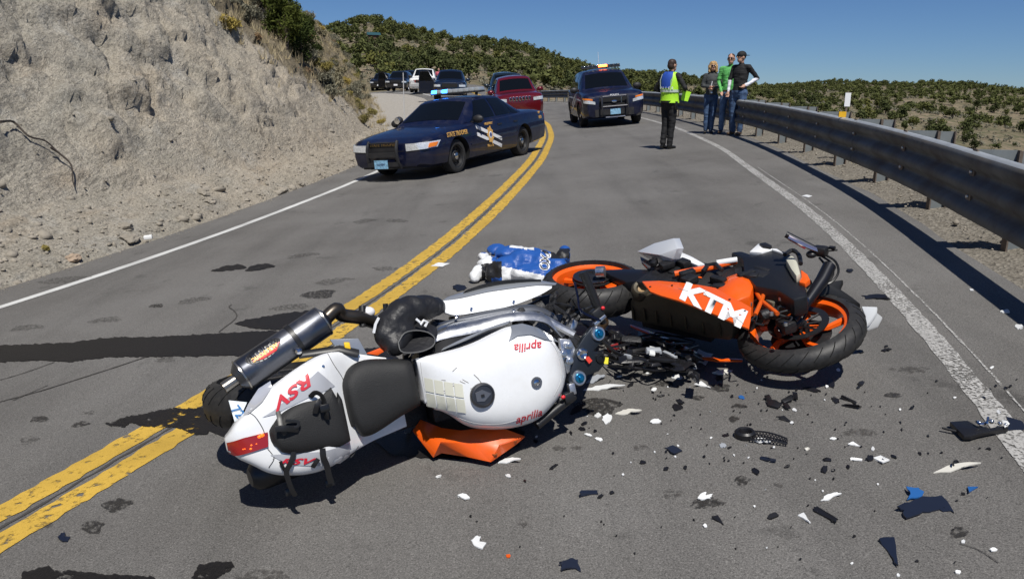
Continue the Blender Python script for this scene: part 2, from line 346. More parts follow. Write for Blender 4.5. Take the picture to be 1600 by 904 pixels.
def nfun(p):
    x, y, z = p; q = V((x, y, z))
    a = mn.fractal(q*.55, 1., 2.1, 3); s = V((x*.75+z*.35, y*.55-z*.4, z*.9)); r = mn.ridged_multi_fractal(s*1.15, .9, 2.1, 5, 1, 2)-1.1
    d = mn.fractal(q*4.2, .8, 2.1, 4); st_ = V((x*1.1+z*.7, y*.75-z*.65, z*1.0+y*.35)); ce, p1 = mn.voronoi(st_*1.5+V((a, a, a))*.5); ce2, p2 = mn.voronoi(st_*4.2+V((d, d, d))*.25); b = mn.noise(p1[0]*5.3)*1.3+.55*mn.noise(p2[0]*4.1)
    return a, r, d, ce[1]-ce[0], b
nv = np.array([nfun(p) for p in fl]).reshape(*U.shape, 5)
rock = sstep(.3, 1.6, U-np.interp(YY, [-5, 8, 14, 25], [1.2, .9, .5, .3])+nv[..., 0]*.5)*np.interp(YY, [0, 16, 24, 30, 75], [1, 1, .62, .32, .25])
disp = rock*(nv[..., 0]*.22+nv[..., 1]*.11+nv[..., 2]*.07-.13*sstep(.09, .02, nv[..., 3])*sstep(-.2, .25, nv[..., 0])-.05*sstep(.12, 0, nv[..., 3])+.125*nv[..., 4])+sstep(.05, .8, U)*(1-rock)*(.06*nv[..., 0]+.03*nv[..., 2])
disp *= sstep(-.1, .5, U); X2 = X+disp*.75; Z2 = Z+disp*.62
def rock_mat():
    m, n, b, out = nodes('pale_rock'); ge = N(n, 'NewGeometry'); ps = ge.outputs['Position']
    def nz(s, d=6, r=.65, v=None):
        t = N(n, 'TexNoise', Scale=s, Detail=d, Roughness=r); n.links.new(v or ps, t.inputs['Vector']); return t.outputs[0]
    mp = N(n, 'Mapping'); mp.inputs['Rotation'].default_value = (.5, .6, .2); mp.inputs['Scale'].default_value = (1.7, .38, .8); n.links.new(ps, mp.inputs['Vector'])
    c = ramp(n, nz(.75, 6, .6, mp.outputs[0]), [(.3, (.225, .218, .198)), (.46, (.30, .275, .228)), (.58, (.345, .312, .258)), (.72, (.31, .258, .195))]).outputs[0]
    c = mixc(n, ramp(n, nz(1.7, 7, .7), [(.52, 0), (.66, .6)]).outputs[0], c, (.36, .345, .31))
    c = mixc(n, .9, c, ramp(n, nz(16, 8, .72), [(.28, .45), (.45, .95), (.7, 1.2)]).outputs[0], 'MULTIPLY')
    v = N(n, 'TexVoronoi', Scale=17); n.links.new(ps, v.inputs['Vector']); sp = N(n, 'SeparateColor'); n.links.new(v.outputs['Color'], sp.inputs[0])
    da = N(n, 'Attribute', attribute_name='dust'); c = mixc(n, .3, c, ramp(n, sp.outputs[0], [(.05, .62), (.4, 1), (.9, 1.25)]).outputs[0], 'MULTIPLY'); dm_ = N(n, 'Math', operation='MULTIPLY'); dm_.inputs[1].default_value = .55; n.links.new(da.outputs['Fac'], dm_.inputs[0]); c = mixc(n, dm_.outputs[0], c, ramp(n, nz(2.2, 7, .65), [(.3, (.335, .282, .212)), (.65, (.43, .372, .292))]).outputs[0])
    b.inputs['Roughness'].default_value = .95; b.inputs['Specular IOR Level'].default_value = .08
    c = mixc(n, .85, c, ramp(n, nz(48, 4, .65), [(.34, .40), (.46, 1), (.60, 1.12), (.73, 1.6)]).outputs[0], 'MULTIPLY'); c = mixc(n, .6, c, ramp(n, nz(7, 8, .7, mp.outputs[0]), [(.36, .48), (.45, .97), (.58, 1.05), (.7, 1.25)]).outputs[0], 'MULTIPLY'); va = N(n, 'Attribute', attribute_name='veg'); sc_ = ramp(n, nz(3, 8, .7), [(.35, (.13, .11, .075)), (.6, (.23, .19, .13))]).outputs[0]; c = mixc(n, va.outputs['Fac'], c, sc_); n.links.new(c, b.inputs['Base Color'])
    b1 = N(n, 'Bump', Strength=.75, Distance=.12); n.links.new(nz(9, 7, .7, mp.outputs[0]), b1.inputs['Height'])
    b2 = N(n, 'Bump', Strength=.28, Distance=.03); n.links.new(v.outputs['Distance'], b2.inputs['Height']); n.links.new(b1.outputs[0], b2.inputs['Normal']); n.links.new(b2.outputs[0], b.inputs['Normal'])
    return m
MT['rock'] = rock_mat()
VT = [15, 17, 19, 22, 26, 32, 45, 62]; VH = [7.5, 4.8, 3.0, 1.9, 1.25, .85, .5, .4]
hg = Z-G(XB, YY); veg = sstep(-.25, .35, hg-np.interp(YY, VT, VH)+nv[..., 0]*.9)*sstep(13, 17, YY)
ro = grid_mesh('rock_slope', X2, YY, Z2, MT['rock'], smooth=False); at_ = ro.data.attributes.new('veg', 'FLOAT', 'POINT'); at_.data.foreach_set('value', veg.astype(np.float32).ravel())
dust = sstep(-.35, .55, nv[..., 0]*.8+(YY-12.5)*.11+(1.2-hg)*.16-nv[..., 4]*.25); ad_ = ro.data.attributes.new('dust', 'FLOAT', 'POINT'); ad_.data.foreach_set('value', dust.astype(np.float32).ravel())
SLX, SLY, SLZ = X2, YY, Z2
def on_slope(u, y):                                    # surface point of the slope
    i = int(np.argmin(abs(yy-y))); j = int(np.argmin(abs(uu-u))); return V((X2[i, j], YY[i, j], Z2[i, j]))
def slope_pix(px, py):                                 # where a pixel's ray meets the rock slope
    d = ray(px, py); q = np.stack([X2, YY, Z2-CAMH], -1)[:, :175]; dv = np.array(d/d.length); t = q@dv; dist = np.linalg.norm(q-t[..., None]*dv, axis=-1)
    sc = dist/np.maximum(t, .1); c = np.where((sc < sc.min()*1.5+.004) & (t > 0), t, 1e9); i, j = np.unravel_index(np.argmin(c), c.shape); return V((X2[i, j], YY[i, j], Z2[i, j]))
# ---------------------------------------------------------------- guardrail along the right shoulder
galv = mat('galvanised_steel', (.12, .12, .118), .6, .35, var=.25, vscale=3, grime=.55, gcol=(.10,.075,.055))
galv_sunlit = mat('sunlit_galvanised_lip', (.40, .42, .43), .45, .35, var=.2, vscale=4)  # same steel painted paler, putting sunlight on the rail's top lip into the colour
galv_dk = mat('rusty_steel', (.16, .125, .10), .75, .3, var=.35, vscale=6)
web_m = mat('post_web', (.20, .22, .225), .6, .35, var=.2, vscale=5, grime=.3)
yy_ = np.arange(-4, 64, .02); xx_ = xg(yy_); ss = np.concatenate([[0], np.cumsum(np.hypot(np.diff(xx_), np.diff(yy_)))])
s_ref = np.interp(5.81, yy_, ss)
def gp(s):
    x = np.interp(s, ss, xx_); y = np.interp(s, ss, yy_); x2 = np.interp(s+.1, ss, xx_); y2 = np.interp(s+.1, ss, yy_)
    t = V((x2-x, y2-y, 0)).normalized(); return V((x, y, g(x, y))), t, V((-t.y, t.x, 0))   # point, tangent, normal towards the road
gr = thing('guardrail', 'long galvanised steel guardrail with three ridges along the right shoulder', 'guardrail', M4.Translation(gp(s_ref)[0]))
GO = gp(s_ref)[0]
prof = [(.0,.0),(.03,-.004),(.062,-.02),(.078,-.05),(.078,-.085),(.06,-.115),(.018,-.145),(0,-.165),(.0,-.18),(.018,-.2),(.06,-.228),(.078,-.255),(.078,-.285),(.06,-.312),(.018,-.34),(0,-.358),(0,-.372),(.018,-.392),(.06,-.42),(.078,-.45),(.078,-.485),(.06,-.51),(.03,-.525),(0,-.53)]
RTOP = .755; prof = [(d*.85, h*.96) for d, h in prof]; ROFF = .36
def rail_panel(s0, s1, lift):
    mb = MB(); secs = []
    for s in np.linspace(s0, s1, 9):
        p, t, n = gp(s); f = [p-GO+n*(ROFF+d+lift)+V((0, 0, RTOP+h)) for d, h in prof]; bk = [p-GO+n*(ROFF+d+lift-.004)+V((0, 0, RTOP+h-(.004 if i == 0 else 0))) for i, (d, h) in enumerate(prof)][::-1]
        secs.append(f+bk)
    ro_ = mb.loft(secs).build('rail_panel', [galv, galv_sunlit], gr, 60); nn = len(secs[0])
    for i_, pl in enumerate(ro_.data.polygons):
        if i_ < (len(secs)-1)*nn and i_ % nn in (0, 1, nn-1): pl.material_index = 1  # top strips get the painted sunlit tone, face keeps the dark one
    return ro_
def ibeam(d, w, h, z0, tf=.012):
    mb = MB(); c = V((0, 0, z0+h/2)); mb.box(c+V((0, d/2-tf/2, 0)), (w, tf, h), mi=0).box(c+V((0, -d/2+tf/2, 0)), (w, tf, h), mi=0).box(c, (.010, d-2*tf, h), mi=1); return mb
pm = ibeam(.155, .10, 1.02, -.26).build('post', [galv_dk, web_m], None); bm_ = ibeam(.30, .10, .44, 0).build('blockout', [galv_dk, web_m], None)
bolt = MB().lathe([(.0,.014),(.012,.013),(.016,.006),(.017,0)], sides=8).build('bolt', mat('bolt_zinc', (.6,.6,.6), .35, .9), None)
k0 = 0
for k in range(-3, 30):
    s = s_ref+k*1.905
    if s > ss[-1]-2: break
    p, t, n = gp(s); R = M4((t, n, V((0, 0, 1)))).transposed().to_4x4()
    for src, o_, nm in ((pm, V((0, 0, 0)), 'post'), (bm_, n*.228+V((0, 0, RTOP-.43)), 'blockout')):
        o = src.copy(); COL.objects.link(o); o.parent = gr; o.matrix_local = M4.Translation(p-GO+o_) @ R
    if k < 8:
        for hh in (-.139, -.326):
            o = bolt.copy(); COL.objects.link(o); o.parent = gr; Rb = M4((t, V((0, 0, 1)), n)).transposed().to_4x4(); o.matrix_local = M4.Translation(p-GO+n*(ROFF+.02)+V((0, 0, RTOP+hh-.02))) @ Rb
    if k % 2 == 0: rail_panel(s-.16, s+3.81+.16, .004 if (k//2) % 2 else 0.0)
for o in (pm, bm_, bolt): bpy.data.objects.remove(o)
p, t, n = gp(s_ref+1.905*2.3)
rf = MB().box((0, 0, .035), (.02, .09, .07)).build('reflector', mat('amber_reflector', (.75, .42, .02), .3), gr); rf.matrix_local = M4.Translation(p-GO+n*(ROFF+.03)+V((0, 0, RTOP))) @ M4((t, n, V((0,0,1)))).transposed().to_4x4()
# delineators
def delineator(label, base, h, plate, w, col):
    o = thing('delineator_post', label, 'delineator', M4.Translation(base))
    MB().box((0, 0, h/2-.1), (.03, .025, h+.2), mi=0).build('post', galv_dk if col else mat('post_grey', (.45,.45,.45), .6), o)
    if plate: MB().prism([(-w/2, 0), (w/2, 0), (w/2, plate), (-w/2, plate)], .006, M4.Translation((0, -.016, h-plate-.02)) @ M4.Rotation(rad(90), 4, 'X')).build('reflector_plate', mat('reflector_white', (.8,.8,.8), .4), o)
    return o
b0 = V((5.02, 11.9, g(5.02, 11.9))); delineator('short dark delineator post with white reflector plate behind the guardrail', b0, 1.03, .2, .085, True)
b1 = P(632, 194); delineator('thin pale marker post at the edge of the gravel turnout', b1, 1.95, 0, 0, False)
# ---------------------------------------------------------------- vegetation
def leaf_cloud(n, r, leaf, lobes, seed, upright=0.0, shell=.55, base=0.0):
    rs = np.random.RandomState(seed); r = np.array(r, float)
    L = rs.normal(size=(lobes, 3)); L /= np.linalg.norm(L, axis=1)[:, None]; L *= rs.uniform(.15, .72, (lobes, 1)); L[:, 2] = L[:, 2]*.9
    lr = rs.uniform(.26, .5, lobes); k = rs.randint(0, lobes, n)
    d = rs.normal(size=(n, 3)); d /= np.linalg.norm(d, axis=1)[:, None]; c = (L[k]+d*lr[k][:, None]*rs.uniform(shell, 1, (n, 1))**.6)*r
    c[:, 2] += r[2]+base; c[:, 2] = np.maximum(c[:, 2], leaf*.3)
    a = rs.normal(size=(n, 3)); a[:, 2] += upright*2; a /= np.linalg.norm(a, axis=1)[:, None]; b = np.cross(a, rs.normal(size=(n, 3))); b /= np.linalg.norm(b, axis=1)[:, None]
    s = leaf*rs.uniform(.6, 1.3, (n, 1)); wd_ = s*(.55 if upright == 0 else .22)
    q = np.stack([c-a*s*.5-b*wd_*.4, c-a*s*.1+b*wd_*.5, c+a*s*.5+b*wd_*.1, c-a*s*.05-b*wd_*.55], 1)
    return q.reshape(-1, 3), np.arange(n*4).reshape(n, 4)
def foliage_mat(name, c1, c2, scale=.2, tr=.25):
    m, n, b, out = nodes(name); ge = N(n, 'NewGeometry'); oi = N(n, 'ObjectInfo')
    t = N(n, 'TexNoise', Scale=scale, Detail=3); n.links.new(ge.outputs['Position'], t.inputs['Vector'])
    t2 = N(n, 'TexNoise', Scale=scale*12, Detail=2); n.links.new(ge.outputs['Position'], t2.inputs['Vector'])
    a = N(n, 'Math', operation='MULTIPLY_ADD'); a.inputs[1].default_value = .5; n.links.new(t2.outputs[0], a.inputs[0])
    h = N(n, 'Math', operation='MULTIPLY'); h.inputs[1].default_value = .5; n.links.new(t.outputs[0], h.inputs[0]); n.links.new(h.outputs[0], a.inputs[2])
    c = ramp(n, a.outputs[0], [(.36, c1), (.62, c2)]).outputs[0]; c = mixc(n, .9, c, ramp(n, oi.outputs['Random'], [(0, (.62, .62, .6)), (.5, (1, 1, 1)), (.85, (1.25, 1.15, .95)), (1, (1.5, 1.3, .95))]).outputs[0], 'MULTIPLY'); n.links.new(c, b.inputs['Base Color'])
    b.inputs['Roughness'].default_value = .8; b.inputs['Specular IOR Level'].default_value = .1; MT[name] = m; return m
fjun = foliage_mat('juniper_foliage', (.046, .058, .021), (.112, .126, .048), .06); bark = mat('bark', (.10, .075, .055), .9)
fjn2 = foliage_mat('juniper_foliage_near', (.022, .036, .012), (.065, .085, .022), .6)
fsage = foliage_mat('sage_foliage', (.13, .125, .09), (.26, .245, .18), .8); fyel = foliage_mat('rabbitbrush_foliage', (.16, .14, .045), (.30, .26, .10), .8); fdry = foliage_mat('dry_brush', (.16, .11, .07), (.28, .21, .14), .8)
rs = np.random.RandomState(5)
cr_mesh = []; tk_mesh = []
for k in range(6):
    w = rs.uniform(.40, .56); co, f = leaf_cloud(560, (w, w, .46), .115, 9, 40+k, shell=.4, base=-.03); o = np_mesh('crown', co, f, fjun); cr_mesh.append(o.data); bpy.data.objects.remove(o)
    mb = MB().tube([(0, 0, -.1), (.02, .01, .2), (.0, .03, .55)], [.05, .04, .012], 6); mb.tube([(.01, .01, .2), (.12, .05, .42)], [.025, .008], 5); mb.tube([(.01, .01, .22), (-.1, -.08, .45)], [.022, .008], 5)
    o = mb.build('trunk', bark); tk_mesh.append(o.data); bpy.data.objects.remove(o)
# scatter of hillside trees
n0 = 22000; yv = rs.uniform(100, 372, n0); av = rs.uniform(-.235, .74, n0); xv = av*yv
Dc = np.interp(av, [-.3, -.1, .15, .35, .7], [310, 300, 330, 370, 330]); tt = (yv-100)/(Dc-100)
clump = np.array([mn.fractal(V((x*.035, y*.035, 9.)), 1, 2, 3) for x, y in zip(xv, yv)])
dens = np.where(av < .14, .21+.32*clump, .31+.30*clump+.35*sstep(.35, 1, tt)); dens = np.where((av > .3) & (tt < .3), dens*.8, dens)
keep = (rs.uniform(0, 1, n0) < np.clip(dens*yv/300, 0.02, 1)) & (yv < Dc+4); xv, yv, av, tt = xv[keep], yv[keep], av[keep], tt[keep]
zv = T(xv, yv); hv = rs.uniform(1.2, 4.3, len(xv))*np.where(av > .2, .78, 1.0)*np.where((av > .22) & (rs.uniform(0, 1, len(xv)) < .5), .62, 1)
# thin overlaps
sel = []; cell = {}
for i in np.argsort(-hv):
    c = (int(xv[i]//1.9), int(yv[i]//1.9))
    if any((c[0]+a, c[1]+b) in cell for a in (-1, 0, 1) for b in (-1, 0, 1) if abs(a)+abs(b) < 2): continue
    cell[c] = 1; sel.append(i)
sel = np.array(sel); size = hv[sel]/yv[sel]; px = 800+FPX*np.array([V((xv[i], yv[i], zv[i]-CAMH)).dot(RT)/V((xv[i], yv[i], zv[i]-CAMH)).dot(FW) for i in sel])
okv = (px > 560) & (px < 1605) & ~((px > 765) & (px < 860) & (yv[sel] < 150)); order = np.argsort(-size*okv)
big = sel[order[:300]]; rest = sel[order[300:]]
pxd = dict(zip(sel.tolist(), px.tolist()))
for i in big:
    k = int(rs.randint(6)); nm = av[i] < .17; pxi = pxd[int(i)]; lvl = 'near the crest' if tt[i] > .62 else ('low' if tt[i] < .28 else 'midway up')
    if nm: lab = 'dark green juniper %s on the hill %s' % (lvl, 'above the parked pickups' if pxi < 720 else ('above the red vehicle' if pxi < 870 else 'behind the police vehicle'))
    else: lab = 'dark green juniper %s on the scrubby slope %s' % (lvl, 'behind the onlookers' if pxi < 1180 else ('beyond the delineator post' if pxi < 1400 else 'at far right beyond the guardrail'))
    o = thing('juniper_tree', lab, 'tree', M4.Translation((xv[i], yv[i], zv[i])) @ M4.Rotation(rs.uniform(0, 6.28), 4, 'Z') @ M4.Diagonal((hv[i]*rs.uniform(.85, 1.2),)*2+(hv[i], 1)), 'junipers: '+lab[19:])
    link('crown', cr_mesh[k], o); link('trunk', tk_mesh[k], o)
CO = []; 
low = [leaf_cloud(210, (w, w, .46), .18, 8, 80+j, shell=.4, base=-.04)[0] for j, w in enumerate((.42, .48, .54, .5))]
for i in rest: CO.append(low[i % 4]*np.array([hv[i], hv[i], hv[i]])+np.array([xv[i], yv[i], zv[i]]))
co = np.concatenate(CO); tag(np_mesh('distant_junipers', co, np.arange(len(co)).reshape(-1, 4), fjun), 'many more small junipers covering the far hillsides', 'trees', kind='stuff')
CO = []; nb = 5200; yb_ = rs.uniform(100, 330, nb); ab = rs.uniform(-.2, .74, nb); xb2 = ab*yb_; zb2 = T(xb2, yb_); lo2 = [leaf_cloud(26, (.5, .5, .35), .3, 4, 120+j, base=.0)[0] for j in range(3)]
for i in range(nb): CO.append(lo2[i % 3]*rs.uniform(.5, 1.25)+np.array([xb2[i], yb_[i], zb2[i]]))
co = np.concatenate(CO); tag(np_mesh('distant_brush', co, np.arange(len(co)).reshape(-1, 4), fsage), 'grey green brush scattered over the far slopes', 'brush', kind='stuff')
# shrubs on the cut slope
def shrub_mesh(nm, n, r, leaf, lobes, seed, mt, up): co, f = leaf_cloud(n, r, leaf, lobes, seed, up, .2, -.05); o = np_mesh(nm, co, f, mt); d = o.data; bpy.data.objects.remove(o); return d
sg = [shrub_mesh('foliage', 900, (.42, .42, .30), .12, 9, 200+k, fsage, .5) for k in range(4)]; yb = [shrub_mesh('foliage', 900, (.45, .45, .33), .13, 9, 210+k, fyel, .6) for k in range(3)]; db = [shrub_mesh('foliage', 600, (.4, .4, .28), .13, 8, 220+k, fdry, .5) for k in range(2)]
stem = MB().tube([(0, 0, -.1), (.03, .02, .15)], [.02, .012], 5).tube([(0, 0, 0), (-.12, .05, .2)], [.015, .006], 5).tube([(0, 0, 0), (.08, -.12, .22)], [.015, .006], 5).build('stem', bark); stm = stem.data; bpy.data.objects.remove(stem)
def shrub(nm, label, grp, p, s, me): o = thing(nm, label, 'shrub', M4.Translation(p) @ M4.Rotation(rs.uniform(0, 6.28), 4, 'Z') @ M4.Diagonal((s, s, s*rs.uniform(.8, 1.15), 1)), grp); link('foliage', me, o); link('stem', stm, o)
cnt = 0
for _ in range(2500):
    y = 16+46*rs.uniform(0, 1)**1.15; u = rs.uniform(.6, 8); p = on_slope(u, y); hgt = p.z-g(xb(y), y)
    if hgt < np.interp(y, VT, VH)+rs.normal()*.3: continue
    q = rs.uniform(); low_ = hgt < 2.6 and y > 26
    if q < .17: shrub('rabbitbrush', 'yellow green brush tussock on the cut slope '+('beside the junipers' if y < 26 else 'towards the turnout'), 'yellow brush '+('near' if y < 26 else 'far'), p, rs.uniform(.4, .9), yb[rs.randint(3)])
    elif q < .26: shrub('dry_brush', 'brown dry brush tuft growing on the cut slope', 'dry brush on the cut slope', p, rs.uniform(.4, .8), db[rs.randint(2)])
    else: shrub('sagebrush', 'grey sagebrush on the cut slope '+('beside the junipers' if y < 24 else ('behind the rock face' if y < 36 else 'near the far end by the turnout')), 'sagebrush '+('near' if y < 24 else ('middle' if y < 36 else 'far')), p, rs.uniform(.45, 1.15), sg[rs.randint(4)])
    cnt += 1
    if cnt > 285: break
for x, y, s in ((585,178,.75),(572,190,.7),(597,190,.55),(566,170,.7),(560,160,.6),(508,112,.9),(492,104,.8),(548,150,.6)): shrub('rabbitbrush', 'yellow green brush clump at the foot of the slope behind the sedan', 'yellow brush behind the sedan', slope_pix(x, y), s, yb[rs.randint(3)])
shrub('rabbitbrush', 'small green plant on the gravel apron below the rock face', None, slope_pix(74, 384), .16, yb[0])
ncr = []
for k in range(3): co, f = leaf_cloud(3600, (.42, .42, .6), .09, 16, 300+k, .3, .2, -.05); o = np_mesh('crown', co, f, fjn2); ncr.append(o.data); bpy.data.objects.remove(o)
for i, (x, y, h) in enumerate(((452,72,2.0),(470,92,1.7),(480,62,1.5),(462,48,1.3),(432,28,1.7),(410,14,1.6),(490,88,.7),(502,82,.6))):
    o = thing('juniper_tree', 'green juniper bush near the crest of the cut slope', 'tree', M4.Translation(slope_pix(x, y)) @ M4.Rotation(i*1.3, 4, 'Z') @ M4.Diagonal((h*.85, h*.85, h*.75, 1)), 'junipers on the cut slope crest'); link('crown', ncr[i % 3], o); link('trunk', tk_mesh[i % 6], o)
# dry grass on the slope (uncountable)
def grass(name, label, pts, hgt, blades, mt):
    n = len(pts)*blades; c = np.repeat(np.array(pts), blades, 0)+np.c_[rs.normal(0, .05, (n, 2)), np.zeros(n)]; d = np.c_[rs.normal(0, .35, (n, 2)), np.ones(n)]*rs.uniform(.4, 1, (n, 1))*hgt
    w = np.c_[rs.normal(0, 1, (n, 2)), np.zeros(n)]; w /= np.linalg.norm(w, axis=1)[:, None]; w *= hgt*.03
    co = np.stack([c-w, c+w, c+d], 1).reshape(-1, 3); tag(np_mesh(name, co, np.arange(n*3).reshape(-1, 3), mt), label, 'grass', kind='stuff')
pts = []
for _ in range(3000):
    y = 15+45*rs.uniform(0, 1)**1.3; u = rs.uniform(.4, 8); p = on_slope(u, y)
    if p.z-g(xb(y), y) > np.interp(y, VT, VH)-.3+rs.normal()*.4: pts.append(p)
for _ in range(60): y = rs.uniform(24, 60); pts.append(on_slope(rs.uniform(-.2, .8), y))
grass('dry_grass', 'dry tan grass between the shrubs on the cut slope', [tuple(p) for p in pts], .32, 16, mat('dry_grass', (.34, .28, .17), .9, var=.3, vscale=.6))
pts = []
for _ in range(60): y = rs.uniform(6, 30); x = xg(y)+rs.uniform(.1, 1.2); pts.append((x, y, g(x, y)+.02))
grass('shoulder_grass', 'sparse dry grass tufts under the guardrail', pts, .16, 7, mat('dry_grass2', (.40, .33, .16), .9))
# ---------------------------------------------------------------- stones
ico = bmesh.new(); bmesh.ops.create_icosphere(ico, subdivisions=1, radius=1); iv = np.array([v.co for v in ico.verts]); iface = np.array([[v.index for v in f.verts] for f in ico.faces]); ico.free()
def stones(name, label, pos, size, mt):
    CO = []; F = []
    for i, (p, s) in enumerate(zip(pos, size)):
        q = iv*(1+rs.uniform(-.35, .35, (len(iv), 1)))*np.array([1, rs.uniform(.5, 1), rs.uniform(.4, .8)])*s; a = rs.uniform(0, 6.28); R = np.array([[math.cos(a), -math.sin(a), 0], [math.sin(a), math.cos(a), 0], [0, 0, 1]])
        CO.append(q@R.T+np.array(p)); F.append(iface+len(iv)*i)
    tag(np_mesh(name, np.concatenate(CO), np.concatenate(F), mt), label, 'stones', kind='stuff')
stm_ = mat('stone', (.27, .24, .195), .95, var=.35, vscale=3, bump=.4, bscale=40)
pos = []; sz = []
for _ in range(5200):
    y = 3+29*rs.uniform(0, 1)**1.3; u = abs(rs.normal(.15, .75))-.1; p = on_slope(min(max(u, -.2), 3), y); pos.append((p.x+rs.uniform(-.04, .04), p.y+rs.uniform(-.05, .05), p.z)); sz.append(min(.12, .009*math.exp(rs.normal(.25, .75))))
stones('loose_stones', 'loose pale stones strewn on the apron below the rock face', pos, sz, stm_)
pos = []; sz = []
for _ in range(2600):
    y = 2+30*rs.uniform(0, 1)**1.3; x = rs.uniform(pr_x(y)+.05, xg(y)+1.4); pos.append((x, y, g(x, y)+.03)); sz.append(.007*math.exp(rs.normal(.1, .55)))
stones('shoulder_stones', 'gravel stones along the shoulder under the guardrail', pos, sz, stm_)
def rock_thing(label, px, py, s, seed, cat='rock', fl=(1, .8, .6), mt=None, grp=None):
    r = np.random.RandomState(seed); bm = bmesh.new(); bmesh.ops.create_icosphere(bm, subdivisions=3, radius=1)
    for v in bm.verts: k = 1+.45*mn.fractal(v.co*1.1+V((seed, 0, 0)), 1, 2, 4); v.co = V((v.co.x*fl[0], v.co.y*fl[1], v.co.z*fl[2]))*k*s
    me = bpy.data.meshes.new('rock'); bm.to_mesh(me); bm.free(); me.materials.append(mt or stm_); o = link('rock', me); o.location = slope_pix(px, py)+V((0, 0, s*.15)); o.rotation_euler.z = seed; return tag(o, label, cat, grp)
rock_thing('reddish brown rock lying on the gravel apron at the left', 113, 396, .085, 1, mt=mat('brown_rock', (.33, .25, .18), .9, var=.3, vscale=8, bump=.5))
rock_thing('flat tan rock on the apron left of the white scrap', 203, 366, .13, 2, fl=(1.2, .8, .45)); rock_thing('grey rock perched on the apron above the flat tan rock', 195, 351, .10, 3)
for i, (x, y) in enumerate(((497,268),(470,282),(440,292),(385,305),(330,310),(318,296))): rock_thing('pale rock among the rubble at the foot of the far rock face', x, y, .07+.02*(i % 3), 10+i, grp='rubble rocks near the sedan')
o = MB().box((0, 0, .03), (.10, .06, .05)).build('scrap', mat('white_scrap', (.8, .8, .78), .6), None, bevel=.008); p = P(232, 374); o.matrix_world = ground_frame(p, .3); tag(o, 'small white scrap on the gravel beside the left lane', 'scrap')
rootm = mat('root_bark', (.045, .035, .028), .9, bump=.4)
def root(label, pix, r):
    pts = [slope_pix(x, y)+V((.06, -.03, .05)) for x, y in pix]; c = V(pts[0]); tag(MB().tube([p-c for p in crom(pts, 4)], [r*(1-.7*i/(4*len(pts))) for i in range(4*(len(pts)-1)+1)], 6).build('root', rootm, None, mx=M4.Translation(c)), label, 'root')
root('long dark root sticking out of the rock face at the left edge', [(0,186),(25,196),(48,214),(72,226),(96,238)], .018)
root('forked dead root hanging down the rock face', [(86,232),(98,245),(108,262),(114,276),(116,292)], .016)
# ---------------------------------------------------------------- vehicles
def text(s, size, mx, mt, parent, name='lettering', ext=.0015, sx=1.0, shear=0, bold=0, align='CENTER', sp=1.0):
    c = bpy.data.curves.new(name, 'FONT'); c.body = s; c.size = size; c.extrude = ext; c.align_x = align; c.align_y = 'CENTER'; c.shear = shear; c.offset = bold; c.space_character = sp; c.resolution_u = 3
    o = bpy.data.objects.new(name, c); COL.objects.link(o); dg = bpy.context.evaluated_depsgraph_get(); me = bpy.data.meshes.new_from_object(o.evaluated_get(dg)); bpy.data.objects.remove(o)
    me.materials.clear(); me.materials.append(mt); me.transform(M4.Diagonal((sx, 1, 1, 1)))
    return link(name, me, parent, mx)
def frame(o, x, z): x = V(x).normalized(); z = V(z); z = (z-x*z.dot(x)).normalized(); y = z.cross(x); m = M4((x, y, z)).transposed().to_4x4(); m.translation = o; return m
tyre_m = mat('tyre_rubber', (.018, .018, .019), .75, var=.2, vscale=30, grime=.25, gcol=(.07,.06,.05)); rim_blk = mat('black_steel_rim', (.025,.025,.027), .45, .3); chrome = mat('chrome', (.75,.76,.78), .12, 1); alloy = mat('alloy', (.45,.46,.48), .3, .9)
blackp = mat('black_plastic', (.014,.014,.016), .5, grime=.15); glass_m = mat('car_glass', (.004,.005,.006), .06, 0, coat=0, spec=.32)
navy = mat('navy_paint', (.0022,.0045,.024), .33, .0, coat=.55, spec=.4, grime=.06); lamp_clear = mat('headlamp_clear', (.72,.74,.76), .15, .35, coat=1, var=.3, vscale=40); amber = mat('amber_lens', (.75,.20,.015), .25, 0, coat=.6)
redlens = mat('red_lens', (.30,.008,.008), .2, 0, coat=.8); gold = mat('gold_decal', (.62,.36,.10), .5); whited = mat('white_decal', (.75,.76,.78), .5); plate_m = mat('plate_blue', (.22,.42,.58), .5, var=.5, vscale=25); dark_in = mat('dark_cavity', (.006,.006,.007), .9)
def wheel(parent, c, r, w, side, rim, cap, simple=False):     # axle along y, side=+1 outer towards +y
    ax = V((0, side, 0)); h = w/2
    t = MB().ring([(r*.66,-h*.9),(r*.9,-h),(r*.975,-h*.85),(r,-h*.5),(r,h*.5),(r*.975,h*.85),(r*.9,h),(r*.7,h*.95),(r*.66,h*.7)], c, ax, 28).build('tyre', tyre_m, None)
    wh = MB().lathe([(r*.67,h*.86),(r*.62,h*.8),(r*.58,h*.35),(r*.42,h*.30),(r*.30,h*.62),(.0,h*.66)], c, ax, 24).build('wheel', rim, parent); t.parent = wh
    if not simple:
        mb = MB()
        for k in range(8 if cap else 5):
            a = 2*math.pi*k/(8 if cap else 5)
            if cap: mb.lathe([(r*.055,h*.2),(r*.055,h*.50),(0,h*.50)], V(c)+V((math.cos(a), 0, math.sin(a)))*r*.48, ax, 8)
            else: mb.box(V(c)+V((math.cos(a), 0, math.sin(a)))*r*.36+ax*h*.6, (r*.5, h*.35, r*.16), M4.Rotation(-a, 3, 'Y').to_3x3())
        mb.build('rim', dark_in if cap else alloy, wh)
        MB().lathe([(r*.2,h*.6),(r*.19,h*.78),(r*.1,h*.86),(0,h*.88)], c, ax, 16).build('hub_cap', chrome if cap else alloy, wh)
    return wh
